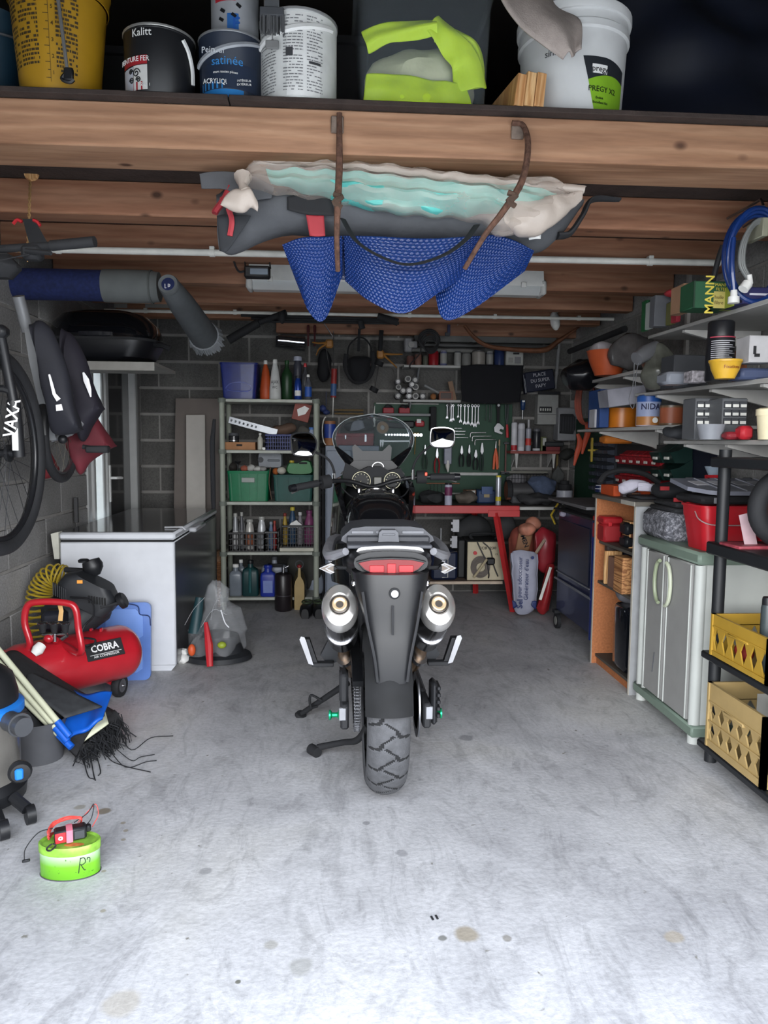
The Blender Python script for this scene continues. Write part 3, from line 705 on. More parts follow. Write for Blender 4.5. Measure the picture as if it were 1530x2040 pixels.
  for c,w,h,st,sg in ((Vector((-.345,1.04,1.283)),.125,.115,Vector((-.195,1.04,1.12)),-1),(Vector((.352,1.06,1.323)),.122,.102,Vector((.205,1.06,1.14)),1)):
    if sg < 0: pg = [(-.5,.12),(-.46,.42),(-.1,.52),(.3,.48),(.52,.1),(.4,-.42),(.2,-.52),(-.3,-.5),(-.46,-.35)]
    else: pg = [(-.5,-.2),(-.48,.3),(-.38,.46),(.1,.5),(.45,.38),(.5,.1),(.47,-.3),(.3,-.48),(-.2,-.5),(-.42,-.42)]
    pg = [tuple(q.xy) for q in cr([(p*w,q*h,0) for p,q in pg],4,True)]
    R_ = RZ(radians(7 if sg < 0 else -10)) @ RX(radians(-15 if sg < 0 else -9.5))
    mh = ob('mirror',B().prism(pg,0,.03,'y',R_,c),BLK,t)
    ob('mirror_glass',B().loft([[R_ @ Vector((p*k,-.006+.0056*k*k,q*k))+c for p,q in pg] for k in (.93,.75,.55,.35,.15,.02)]),m('c8ccd0',.02,1,var=0),mh)
    ob('mirror_rim',B().tube([R_ @ Vector((p,-.001,q))+c for p,q in pg],.0035,5,closed=True),CHR if sg > 0 else BLK,mh)
    ob('mirror_stem',B().tube(cr([st+Vector((0,0,-.03)),st+Vector((0,0,.03)),st+Vector((sg*.03,0,.09)),c+Vector((-sg*.04,.03,-.03))]),.006,8),BLKM,t)
    ob('stem_nut',B().cyl(st+Vector((0,0,-.03)),st+Vector((0,0,.02)),.010,.008,8),CHR,t)
  # stands
  ob('side_stand',B().tube([(-.13,.62,.20),(-.345,.74,.015)],[.015,.012],10).cyl((-.35,.745,.001),(-.345,.74,.014),.030,.024).tube(cr([(-.25,.66,.105),(-.30,.66,.13),(-.30,.66,.075),(-.27,.68,.07)]),.006,6),BLKM,t)
  ob('centre_stand',B().tube(cr([(-.06,.17,.17),(-.10,.20,.10),(-.16,.25,.07),(-.26,.29,.035)]),[.014,.014,.013,.014],10).cyl((-.26,.27,.02),(-.29,.31,.022),.022,.022),BLKM,t)
  ob('fork_cable',B().tube(cr([(-.17,1.04,1.08),(-.10,1.05,1.02),(0,1.1,1.0)]),.004,6).tube(cr([(.2,1.06,1.10),(.16,1.05,1.03),(.08,1.1,1.0)]),.004,6).tube(cr([(.16,.96,1.13),(.10,.98,1.07),(.07,.99,1.05)]),.003,6),BLKM,t)
  ob('inner_frame',B().bx(-.03,.03,1.05,1.3,.7,1.05,.01),BLKM,t)
moto()
# ================================================================ generic makers
ZD = 2.352
def bail(r,z,drop,ang=0,th=.004,tilt=.5):      # wire handle hanging to one side
  pts = [Vector((r*cos(pi*i/14),-drop*sin(pi*i/14)*cos(tilt)-.004*0,z-drop*sin(pi*i/14)*sin(tilt))) for i in range(15)]
  for p in pts:
    q = sqrt(p.x*p.x+p.y*p.y);
    if q < r*1.01 and q > 1e-6: p.x *= r*1.012/q; p.y *= r*1.012/q
  return B().tube([RZ(ang) @ p for p in pts],th,6)
def paint_can(name,lab,loc,r,h,body,bands=(),lid=None,handle=None,ang=0,drop=None,group=None,cat='paint can',taper=0,rot=0):
  t = T(name,lab,cat,loc,rot,group); r0 = r*(1-taper)
  ob('body',B().lathe([(r0*.97,0),(r0,.004),(r,h*.93),(r*1.015,h*.94),(r*1.015,h*.965),(r,h*.97)],32),body,t)
  for k,(a0,a1,z0,z1,mt) in enumerate(bands):
    q = lambda z: r0+(r-r0)*z/h+.0008
    ob('paper_label',B().lathe([(q(z0*h),z0*h),(q(z1*h),z1*h)],max(3,int(abs(a1-a0)/8)),a0=radians(a0),a1=radians(a1)),mt,t)
  if lid: ob('lid',B().lathe([(r*1.02,h*.955),(r*1.03,h*.965),(r*1.03,h*.99),(r*.98,h),(r*.93,h*.985),(.001,h*.985)],32),lid,t)
  if handle: ob('handle',bail(r*1.03,h*.88,drop or r*.9,ang),handle,t)
  return t
def sc(px,Y): return px*Y/FPX
# ---------------------------------------------------------------- loft things
def loft():
  X = lambda px,Y=2.52: at(px,190,Y).x
  # yellow graduated bucket
  YT = m('b0861f',.4,var=.06,trans=.15)
  t = T('bucket','tall yellow graduated mixing bucket with dark printed tables, leftmost on the loft edge','bucket',(X(122,2.56),2.56,ZD))
  r0,r1,h = .115,.150,.34
  ob('body',B().shell([(r0,0),(r0+.002,.01),(r1-.008,h-.05),(r1-.001,h-.05),(r1,h-.02),(r1+.006,h)],36),YT,t)
  IK = m('3c2f1c',.6); b = B(); rnd = random.Random(3)
  def rad(z): return r0+(r1-.008-r0)*z/(h-.05)+.001
  for (aa,bb,za,zb) in ((205,228,.07,.19),(232,262,.07,.28),(284,312,.05,.29),(205,228,.20,.28)):
    for i in range(int((zb-za)/.012)):
      z = za+i*.012
      a = aa
      while a < bb:
        w = rnd.uniform(2,7)
        if rnd.random() < .75: b.lathe([(rad(z),z),(rad(z+.007),z+.007)],2,a0=radians(a),a1=radians(min(bb,a+w-1)))
        a += w
  ob('printed_table',b,IK,t)['kind'] = 'stuff'
  b = B()
  b.lathe([(rad(.02),.02),(rad(.29),.29)],1,a0=radians(275.4),a1=radians(276))
  for i in range(12): z = .03+i*.022; b.lathe([(rad(z),z),(rad(z+.002),z+.002)],2,a0=radians(272 if i % 2 else 269),a1=radians(276))
  ob('scale_line',b,IK,t)
  for i in range(6): txt(t,str(i+1),.016,(0,0,.045+.045*i),IK,wrapR=None,rot=(pi/2,0,0)).location = (rad(.05+.045*i)*cos(radians(280)),rad(.05+.045*i)*sin(radians(280))-.001,.045+.045*i)
  # steel rod with a black clip, leaning in front of the bucket
  p0,p1 = at(112,-30,2.42),at(134,140,2.405)
  t = T('hose_rod','thin grey rod with a black end clip leaning in front of the yellow bucket','rod',(p1.x,2.405,ZD))
  L = lambda p: p-Vector((p1.x,2.405,ZD))
  ob('rod',B().tube([L(p1),L(p0)],.0055,8),m('8c8b8b',.4,.5),t)
  ob('clip',B().box(L(p1)+Vector((.004,0,-.012)),(.026,.016,.036),.003).tube(cr([L(p1)+Vector((.004,0,-.02)),(.0,0,.03),(-.016,0,.012),(.006,0,.004),(.018,0,.012)]),.006,6),BLK,t)
  # dark blue bucket far left
  t = T('bucket','dark blue bucket half out of view at the left end of the loft','bucket',(X(-40,2.62),2.64,ZD))
  ob('body',B().shell([(.115,0),(.15,.26),(.155,.27)],28),m('122d3d',.5),t)
  ob('handle',bail(.157,.25,.13,.3),DGR,t)
  # black can
  r = sc(130,2.5)/2
  t = paint_can('paint_can','black paint can with red band and white scroll picture, standing alone on the loft',(X(321,2.55),2.54,ZD),r,.198,m('16171a',.4),
    [(207,262,.40,.53,m('9c2029',.5)),(207,235,.03,.38,m('b9bcc6',.5)),(236,262,.03,.39,m('c9c9c6',.5)),(235,262,.03,.15,m('9c2029',.5))],m('9b9b98',.3,.6),None,taper=.02)
  ob('handle',B().tube(cr([(r*.80,-r*.66,.168),(r*.92,-r*.5,.14),(r*.985,-r*.33,.10),(r*.99,-r*.26,.055)]),.005,6,flat=1.6),m('d6d6d4',.4),t)
  WT = m('e4e4e2',.5); Rz = lambda a: (cos(radians(a))*(r+.001),sin(radians(a))*(r+.001))
  txt(t,'Kalitt',.032,(0,-r-.001,.170),WT,wrapR=r,sx=.95,align='RIGHT'); txt(t,'PEINTURE FER',.021,(-.008,-r-.0015,.093),WT,wrapR=r,sx=.85,align='RIGHT'); txt(t,'2 en 1',.012,(-.02,-r-.001,.018),WT,wrapR=r)
  b = B()
  for (cx,cz,R_,s_) in ((-.052,.055,.014,1),(-.072,.035,.010,-1),(-.045,.035,.009,-1),(-.075,.062,.008,1)):
    pts = []
    for i in range(22):
      a = i*.45; q = R_*(1-i/26); x = cx+q*cos(a)*s_; z = cz+q*sin(a); aa = x/r
      pts.append((r*1.006*sin(aa),-r*1.006*cos(aa),z))
    b.tube(pts,.0016,5)
  ob('scroll_picture',b,BLK,t)
  # blue can and grey can on it
  r = sc(120,2.5)/2
  t = paint_can('paint_can','dark blue and light blue acrylic paint can with clear handle, under the grey can',(X(461,2.55),2.55,ZD),r,.20,m('1d2636',.45),
    [(212,300,.0,.12,m('1f6fae',.5)),(215,262,.13,.24,m('2a7fc0',.5)),(212,330,.13,.5,m('1f2a3e',.5))],m('8d8f92',.35,.5),None,taper=.03)
  b = B().tube([(sin(a/1.)*r*1.03,-cos(a)*r*1.03,.155+.035*a/1.2-.01) for a in [x*.15-1.2 for x in range(17)]],.0055,6,flat=1.7); ob('handle',b,m('9a9ea4',.4),t)
  txt(t,'Peinture',.026,(-.035,-r-.0015,.135),m('cfd3d8',.5),wrapR=r); txt(t,'satinée',.036,(.0,-r-.0015,.105),m('3a86c8',.5),wrapR=r)
  txt(t,'murs toutes pièces',.010,(-.005,-r-.0015,.072),WT,wrapR=r); txt(t,'ACRYLIQUE',.021,(-.03,-r-.0022,.043),WT,wrapR=r,sx=.8)
  txt(t,'INTÉRIEUR',.009,(.052,-r-.0022,.047),WT,wrapR=r); txt(t,'EXTÉRIEUR',.009,(.052,-r-.0022,.036),WT,wrapR=r)
  r2 = sc(90,2.5)/2
  t = paint_can('paint_can','grey paint can with red and blue print standing on top of the dark blue can',(X(470,2.56),2.56,ZD+.2005),r2,.18,m('8b8d91',.45),[(258,285,.02,.34,m('2b62a4',.5))],m('8d8f92',.35,.5))
  ob('red_band',B().lathe([(r2+.001,.098),(r2+.001,.128)],12,a0=radians(225),a1=radians(278)),m('a82430',.5),t)
  txt(t,'DUPRET',.023,(-.012,-r2-.002,.113),WT,wrapR=r2,bold=.0006); txt(t,'F',.05,(.012,-r2-.0015,.03),m('2457a6',.5),wrapR=r2,bold=.001)
  b = B()
  for x,z in ((-.03,.07),(.02,.085),(-.035,.045),(.005,.055)): b.box((sin(x/r2)*(r2+.001),-cos(x/r2)*(r2+.001),z),(.016,.003,.009),0,RZ(x/r2) @ RY(.6))
  ob('print_marks',b,BLK,t)
  # white can with long label
  r = sc(146,2.5)/2
  t = paint_can('paint_can','large white paint can covered in fine print with white plastic handle',(X(595,2.55),2.555,ZD),r,.265,m('c9cac8',.45),[(255,305,.02,.98,m('dcdcda',.5))],m('a5a6a6',.35,.5))
  b = B()
  for i in range(17):
    a = -1.25+i*.16; b.v = b.v
  pts = [(sin(a)*r*1.03,-cos(a)*r*1.03,.178+.022*(a+1.1)) for a in [x*.14-1.25 for x in range(17)]]
  ob('handle',B().tube(pts,.0065,6,flat=1.8),m('e2e2e0',.4),t)
  b = B(); rnd = random.Random(8);
  for z in [.02+.009*i for i in range(25)]:
    for a0,a1 in ((-1.15,-.55),(-.35,.15),(.25,.68)):
      a = a0
      while a < a1:
        w = rnd.uniform(.03,.14)
        if rnd.random() < .8: b.lathe([(r+.0018,z),(r+.0018,z+.0032)],2,a0=a-pi/2,a1=min(a+w,a1)-pi/2)
        a += w+.02
  ob('fine_print',b,m('77787a',.6),t)['kind'] = 'stuff'
  b = B()
  for k in range(9): a = -1.15+k*.006; b
  b.lathe([(r+.0022,.12),(r+.0022,.145)],2,a0=-pi/2-.28,a1=-pi/2-.10).lathe([(r+.0022,.10),(r+.0022,.108)],3,a0=-pi/2+.3,a1=-pi/2+.62)
  ob('print_block',b,m('3c3d40',.6),t)
  # brush on the can
  c,z,w,h = fb(519,30,566,70,2.44)
  t = T('block_brush','grey bristle brush with steel handle hanging in front of the white can','brush',(c,2.43,z))
  ob('handle',B().bx(-.024,.022,-.006,.006,h,h+.10,.003),m('8a8d92',.35,.7),t)
  b = B(); rnd = random.Random(2)
  for i in range(60): x = rnd.uniform(-w/2,w/2); y = rnd.uniform(-.012,.012); b.tube([(x,y,h),(x*1.03,y,rnd.uniform(-.004,.006))],.0022,4)
  ob('bristles',b,m('5b5c5e',.9),t); ob('ferrule',B().bx(-w/2,w/2,-.014,.014,h-.012,h+.012,.002),DGR,t)
  ob('hook_wire',B().tube([(0,.0,h*.2),(.002,.0,-.04)],.002,5).bx(-.02,.02,-.004,.004,-.045,-.02,.002),m('777777',.5),t)
  # clear storage box with hi-vis
  c,z,w,h = fb(712,-40,984,206,2.47)
  t = T('storage_box','big clear plastic storage box holding yellow high visibility clothing','box',(c,2.47,ZD+.02))
  CL = m('8f989e',.25,alpha=.09,var=.03)
  def bx_ring(z,w_,d_,r_): return [(x,y+.2,z) for x,y in rr(w_,d_,r_,4)]
  o_ = [bx_ring(.0,w*.90,.34,.04),bx_ring(.006,w*.93,.36,.04),bx_ring(.34,w,.40,.045),bx_ring(.345,w*1.05,.43,.05),bx_ring(.36,w*1.05,.43,.05),bx_ring(.36,w*.985,.39,.04),bx_ring(.01,w*.92,.35,.04)]
  ob('body',B().loft(o_),CL,t)
  for x in (-.19,-.17,.17,.19,-.15,.15): ob('foot',B().bx(x*w/.47-.004,x*w/.47+.004,.03,.36,-.02,.0,.002),m('9aa0a4',.4),t)
  HV = m('cdf020',.55,var=.06,sc=6,bump=.15); HW = m('cfd2b2',.7,var=.08,sc=8,bump=.15)
  def heap(fn,nu=34,nv=22): return B().grid(fn,nu,nv)
  cx0 = c
  hw = w*.44
  def fold(u,v,s_):   # rounded folded bundle
    a = u*2*pi; x = cos(a); zz = sin(a); k = 1-.12*noise.noise(Vector((cos(a)*1.6,sin(a)*1.6,s_)))
    return x*k,zz*k
  b = B(); rings = []
  for j in range(14):
    v = j/13; yy = .07+.30*v; s_ = (sin(pi*min(max(v,.02),.98)))**.35
    rings.append([Vector((fold(i/36,v,2)[0]*hw*s_,yy,.125+fold(i/36,v,2)[1]*.115*s_)) for i in range(36)])
  b.loft(rings); b.jig(.012,12,3)
  cl = T('hivis_jacket','folded yellow high visibility jacket with pale lining inside the clear box','jacket',(c,2.47,ZD+.02))
  ob('lining',b,HW,cl)
  def band(pts,wd,seed,y0=.045):
    pts = cr([(x*hw,y0,z_) for x,z_ in pts],6); b = B(); n = len(pts)
    def f(u,v):
      i = min(int(u*(n-1)),n-2); p = pts[i].lerp(pts[i+1],u*(n-1)-i); d = (pts[i+1]-pts[i]).normalized(); nn = Vector((-d.z,0,d.x))
      k = wd(u) if callable(wd) else wd
      o = noise.noise(Vector((p.x*14,p.z*14,seed+v*2)))*.016
      return p+nn*((v-.5)*k)+Vector((0,-.012*sin(pi*v)+o+.02*(abs(p.x)/hw)**3,0))
    return b.grid(f,40,10)
  ob('yellow_panel',band([(-1.0,.055),(-.5,.045),(0,.03),(.45,.028),(.78,.04)],lambda u: .115-.05*abs(u-.5),1),HV,cl,solid=.004,sub=1)
  ob('yellow_panel',band([(-1.0,.20),(-.6,.225),(-.1,.236),(.2,.245)],lambda u: .07-.02*u,2,.05),HV,cl,solid=.004,sub=1)
  ob('yellow_panel',band([(.12,.262),(.45,.20),(.72,.14),(.80,.06)],lambda u: .065+.045*u,3,.05),HV,cl,solid=.004,sub=1)
  ob('yellow_panel',band([(.2,.238),(.6,.225),(.9,.19),(.97,.08)],lambda u: .045,5,.07),HV,cl,solid=.004,sub=1)
  # timber offcuts
  for i,(px,dy) in enumerate(((1033,0),(1052,-.005),(1073,-.002))):
    c,z,w,h = fb(px-9,145,px+10,216,2.44); v = [0,1,2][i]
    b = B().bx(-.0155,.0155,0,.30,0,.075,.001); h_ = .102 if i != 0 else .098
    b = B().bx(-.0155,.0155,0,.30,0,h_,.0015)
    O1('timber_offcut',['sawn timber offcut on the loft, left one of the three side by side','paler sawn timber offcut in the middle of three on the loft','sawn timber offcut on the loft, right one of the three, against the white tub'][i],'timber',b,M_OFF if i != 1 else M_PINE,(c,2.435+dy,ZD),(0,radians([7,6,5][i]),radians(9)),'three timber offcuts standing beside the white tub')
  # white tub
  r = sc(208,2.58)/2
  cx = X(1142,2.62)
  t = T('plaster_tub','large white plastic tub with green and black plaster label','tub',(cx,2.64,ZD))
  ob('body',B().lathe([(r*.90,0),(r*.91,.01),(r*.985,.26),(r*1.03,.265),(r*1.03,.285),(r,.29),(r,.318)],40),m('cfd0d0',.4,var=.05),t)
  ob('lid',B().lathe([(r*1.05,.318),(r*1.06,.325),(r*1.06,.345),(r*1.02,.352),(.001,.35)],40),m('d6d7d7',.4,var=.04),t)
  q = lambda z: r*.91+(r*.985-r*.91)*z/.26+.001
  def wedge(zf0,zf1,a0,a1,mt):
    n = 20; vs = []
    for i in range(n+1):
      a = radians(a0+(a1-a0)*i/n)
      for z in (zf0(i/n),zf1(i/n)): vs.append((q(z)*cos(a),q(z)*sin(a),z))
    ob('paper_label',B().add(vs,[(2*i,2*i+2,2*i+3,2*i+1) for i in range(n)]),mt,t)
  # label: left edge slants, black top with curve, green bottom
  n = 24; vs,vs2 = [],[]
  for i in range(n+1):
    f = i/n
    for z,lst in ((.17-.0*f,'k'),(.115+.012*sin(f*3),'b')): pass
    ab = lambda z: 264+14*(.175-z)/.175 if i == 0 else 264
    top,mid,bot = .175-.045*max(0,f-.45)**1.5,.105+.020*sin(f*2.6),.004
    A = lambda z: radians(264+16*(1-z/.175)*(1-f)+(322-264)*f)
    for z in (mid,top): vs.append((q(z)*cos(A(z)),q(z)*sin(A(z)),z))
    for z in (bot,mid): vs2.append((q(z)*cos(A(z)),q(z)*sin(A(z)),z))
  ob('black_label',B().add(vs,[(2*i,2*i+2,2*i+3,2*i+1) for i in range(n)]),m('20242a',.5),t)
  ob('green_label',B().add(vs2,[(2*i,2*i+2,2*i+3,2*i+1) for i in range(n)]),m('7fae25',.5),t)
  def wt(s_,size,x,z,mt,**k): return txt(t,s_,size,(0,-q(z)-.0012,z),mt,wrapR=q(z),**k)
  for s_,size,x,z,mt in (('pregy',.026,.042,.138,BLK),('PREGY X2',.024,.058,.078,m('1c2a12',.6)),('Enduit',.011,.045,.052,m('1c2a12',.6)),('Excellent fini',.011,.05,.038,m('1c2a12',.6)),('siniat',.030,-.115,.195,DGR)):
    o = wt(s_,size,0,z,mt); o.rotation_euler = (pi/2,0,x/r); o.location = (sin(x/r)*(q(z)+.002),-cos(x/r)*(q(z)+.002),z)
  a = .042/r; ob('name_plate',B().lathe([(q(.12)+.0012,.125),(q(.15)+.0012,.152)],4,a0=-pi/2+a-.16,a1=-pi/2+a+.16),m('e0e0de',.5),t)
  ob('barcode',B().lathe([(q(.22)+.001,.205),(q(.22)+.001,.23)],3,a0=-pi/2-.42,a1=-pi/2-.34),GRY,t)
  # underlay cloth draped over the tub
  FE = m('a69a93',.9,var=.12,sc=30,bump=.3,bsc=200)
  P_ = lambda px,py,Y: at(px,py,Y)
  A0 = [P_(985,-60,2.40),P_(1000,-10,2.38),P_(1040,45,2.36),P_(1085,85,2.36),P_(1122,118,2.37)]
  A1 = [P_(1120,-60,2.62),P_(1110,-20,2.58),P_(1118,12,2.50),P_(1160,40,2.42),P_(1158,98,2.38)]
  ca,cb = cr(A0,6),cr(A1,6); n = len(ca)
  def f(u,v):
    i = min(int(u*(n-1)),n-2); k = u*(n-1)-i; p = ca[i].lerp(ca[i+1],k); q_ = cb[i].lerp(cb[i+1],k)
    return p.lerp(q_,v)+Vector((0,.02*sin(v*pi*2+u*3),.028*sin(v*pi)*(1-u)+.008*sin(v*9)))
  O1('felt_underlay','beige felt underlay folded to a hanging corner over the white tub','felt sheet',B().grid(f,30,16),FE,solid=.007)
  # dark things behind
  O1('tarpaulin','dark blue tarpaulin heap filling the right end of the loft','tarpaulin',B().grid(lambda u,v: Vector((X(1235,2.75)+u*1.0,2.72+.25*v+.05*noise.noise(Vector((u*5,v*5,1)))+.04*sin(u*9+v*4),ZD+v*.85)),30,22),m('0f1524',.6,var=.3,sc=5),solid=.004)
  for px,w_,h_,Y,col,lab in ((225,.30,.33,2.85,'1a1b1f','black plastic tub standing behind the yellow bucket and black can'),(372,.34,.24,3.0,'202126','low dark crate standing behind the black paint can'),(690,.16,.40,2.85,'17181c','dark box standing between the white can and the clear box')):
    b = B().loft([[(x,y,z) for x,y in rr(w_*k,.3*k,.03)] for z,k in ((0,.88),(h_-.03,.98),(h_-.025,1.04),(h_,1.04),(h_,.98),(.02,.86))])
    O1('tub',lab,'tub',b,m(col,.6),(X(px,Y),Y+.16,ZD))
  # sticker on the floor edge under the white can omitted: nothing there
loft()
# ================================================================ bundle hanging under the front beam
def bundle():
  # rusty hooks
  for lab,pts,Ys in (('straight rusty iron hook on the front beam, left of the two holding the bundle',[(676,225),(676,250),(676,330),(673,400),(671,470),(673,540)],[2.455,2.455,2.44,2.42,2.44,2.50]),
           ('bowed rusty iron hook on the front beam, right of the two holding the bundle',[(1020,245),(1042,250),(1052,290),(1040,360),(1003,420),(965,470),(926,535)],[2.455,2.45,2.42,2.38,2.38,2.42,2.50])):
    P = [at(p[0],p[1],y) for p,y in zip(pts,Ys)]; o = P[0]
    t = T('iron_hook',lab,'hook',o,group=None)
    fine = cr([p-o for p in P],5)
    ob('rod',B().tube(fine,[.0085,.0085,.011,.011,.009,.008],8),RUST,t)
    q = at(672 if 'left' in lab else 1030,250 if 'left' in lab else 262,2.47)-o
    ob('plate',B().bx(q.x-.02,q.x+.02,q.y-.010,q.y-.001,q.z-.026,q.z+.026,.003),m('7a6c62',.6,.4,var=.3,sc=50),t)
    mid = fine[len(fine)*3//5]; ob('knot',B().tube(cr([mid+Vector((-.012,0,.02)),mid+Vector((.012,-.008,.008)),mid+Vector((-.012,-.008,-.006)),mid+Vector((.012,0,-.02))],4),.009,6),m('4a3a30',.95,var=.3),t)
  # grey folding bag
  GB = m('4b4d51',.85,var=.12,sc=12,bump=.15); c0 = at(780,500,2.75)
  t = T('camping_bag','long dark grey fabric bag with red trim hanging under the front beam','bag',c0)
  tp = [(430,385),(470,372),(560,378),(700,372),(900,378),(1050,385),(1120,400),(1165,395)]
  bp = [(436,505),(470,508),(560,470),(700,472),(900,480),(1050,505),(1110,475),(1160,410)]
  ob('body',pillow(tp,bp,[2.72]*8,[.06,.16,.22,.24,.24,.22,.12,.04],am=.008,ctr=c0,seed=4),GB,t)
  ob('flap',patch([(398,345),(430,343),(500,350),(545,372)],[(402,375),(450,380),(490,400),(540,395)],2.60,.02,am=.004,ctr=c0),GB,t,solid=.004)
  RD = m('9a3038',.7,var=.1)
  ob('red_trim',B().tube(cr([at(x,y,2.60)-c0 for x,y in ((458,372),(448,395),(430,420),(428,425))]),.010,6,flat=2).tube([at(470,390,2.60)-c0,at(440,400,2.6)-c0],.012,6),RD,t)
  ob('red_trim',B().tube(cr([at(x,y,2.60)-c0 for x,y in ((455,415),(462,440),(458,470))]),.010,6,flat=.6),RD,t)
  ob('red_band',patch([(609,425),(628,428),(645,428)],[(617,470),(632,472),(648,470)],2.605,.004,8,8,ctr=c0),RD,t,solid=.003)
  ob('black_band',patch([(572,392),(600,388),(660,392)],[(572,418),(610,428),(668,430)],2.60,.005,12,6,ctr=c0),BLKM,t,solid=.003)
  ob('pocket',patch([(432,430),(450,428),(500,430)],[(438,500),(455,500),(495,440)],2.615,.01,10,8,ctr=c0),m('2b2d31',.9),t,solid=.003)
  ob('strap',B().tube(cr([at(x,y,Y)-c0 for x,y,Y in ((683,436,2.58),(710,480,2.53),(760,512,2.50),(815,527,2.49),(880,510,2.5),(925,480,2.53),(950,448,2.58))]),.013,8,flat=.18),BLKM,t)
  ob('end_strap',B().tube(cr([at(x,y,Y)-c0 for x,y,Y in ((1110,470,2.68),(1135,465,2.68),(1160,430,2.68),(1180,398,2.70),(1235,398,2.72))]),[.03,.026,.022,.02,.012],10,flat=.4),m('202124',.85),t)
  ob('care_tag',patch([(1052,466),(1066,462),(1078,464)],[(1054,478),(1066,476),(1077,476)],2.60,0,4,3,ctr=c0),WHT,t,solid=.001)
  # plastic wrapped sheet
  c0 = at(820,440,2.58)
  t = T('dust_sheet','teal dust sheet rolled in cloudy plastic film, knotted at its left end','dust sheet',c0)
  TE = m('58b0a8',.55,var=.12,sc=7,bump=.25,bsc=25); PF = m('cdbfb4',.35,alpha=.36,var=.1,sc=9,bump=.3,bsc=30); PF2 = m('aca198',.4,alpha=.9,var=.08,sc=9,bump=.3,bsc=30)
  def wr(b,s_):
    b.v = [tuple(Vector(v)+Vector((0,.012*sin(v[2]*150+v[0]*14+s_)*1,.004*sin(v[0]*60)))) for v in b.v]; return b
  ob('teal_cloth',wr(pillow([(530,338),(650,345),(800,352),(950,368),(1060,378),(1108,385)],[(540,368),(650,392),(740,418),(880,430),(1000,422),(1075,430)],[2.58]*6,[.10,.15,.17,.17,.15,.08],k=10,n=30,am=.006,fr=16,ctr=c0),1),TE,t)
  ob('plastic_film',wr(pillow([(482,340),(520,326),(650,328),(800,336),(950,352),(1080,358),(1166,374)],[(486,366),(530,384),(650,392),(780,424),(930,434),(1020,470),(1150,402)],[2.57]*7,[.05,.14,.17,.19,.19,.15,.03],k=10,n=30,am=.010,fr=14,seed=5,ctr=c0),3),PF,t)
  ob('film_tube',B().tube(cr([at(x,y,2.56)-c0 for x,y in ((505,317),(700,330),(900,352),(1163,378))]),.014,10),PF2,t)
  ob('film_end',pillow([(1005,400),(1060,395),(1110,390),(1160,382)],[(1010,445),(1040,474),(1090,455),(1158,400)],2.55,[.04,.08,.07,.02],am=.014,fr=20,seed=8,ctr=c0),PF2,t)
  ob('film_knot',pillow([(443,408),(470,378),(500,376),(512,400)],[(450,412),(480,426),(498,414),(515,425)],2.50,[.02,.05,.05,.02],am=.012,fr=22,seed=9,ctr=c0).tube([at(484,352,2.54)-c0,at(484,370,2.52)-c0,at(490,385,2.5)-c0],[.03,.014,.022],10),PF2,t)
  # blue bubble sheet
  c0 = at(810,640,2.66)
  t = T('bubble_sheet','blue bubble pool cover drooping in three folds below the grey bag','pool cover',c0)
  BB = m('152f68',.25,var=.15,sc=5,coat=.3)
  def bub(su,sv):
    def fn(u,v):
      a,b_ = u*su,v*sv; row = int(b_/.866); a += .5*(row % 2); x = a-round(a); y = b_/.866-row-.5
      d = sqrt(x*x+(y*.866)**2); return Vector((0,-max(0,1-(d/.46)**2)*.0055,0))
    return fn
  for tp,bp,bu,su,sv in (
    ([(562,488),(600,476),(645,474),(682,470)],[(590,560),(618,628),(648,640),(682,548)],.05,17,22),
    ([(684,470),(740,474),(850,480),(940,474),(972,470)],[(688,560),(735,608),(800,634),(870,590),(935,545)],.10,36,20),
    ([(930,480),(975,470),(1020,480),(1064,500)],[(864,575),(880,640),(935,622),(1045,540)],.05,24,22)):
    ob('fold',patch(tp,bp,[2.64,2.62,2.62,2.62,2.64][:len(tp)],bu,nu=su*6,nv=int(sv*5.2),fn=bub(su,sv),ctr=c0),BB,t,solid=.002,ang=60)
  ob('fold',patch([(575,486),(700,476),(850,480),(1050,500)],[(600,540),(700,560),(850,580),(960,600)],2.72,.0,40,12,ctr=c0),BB,t,solid=.004)
bundle()
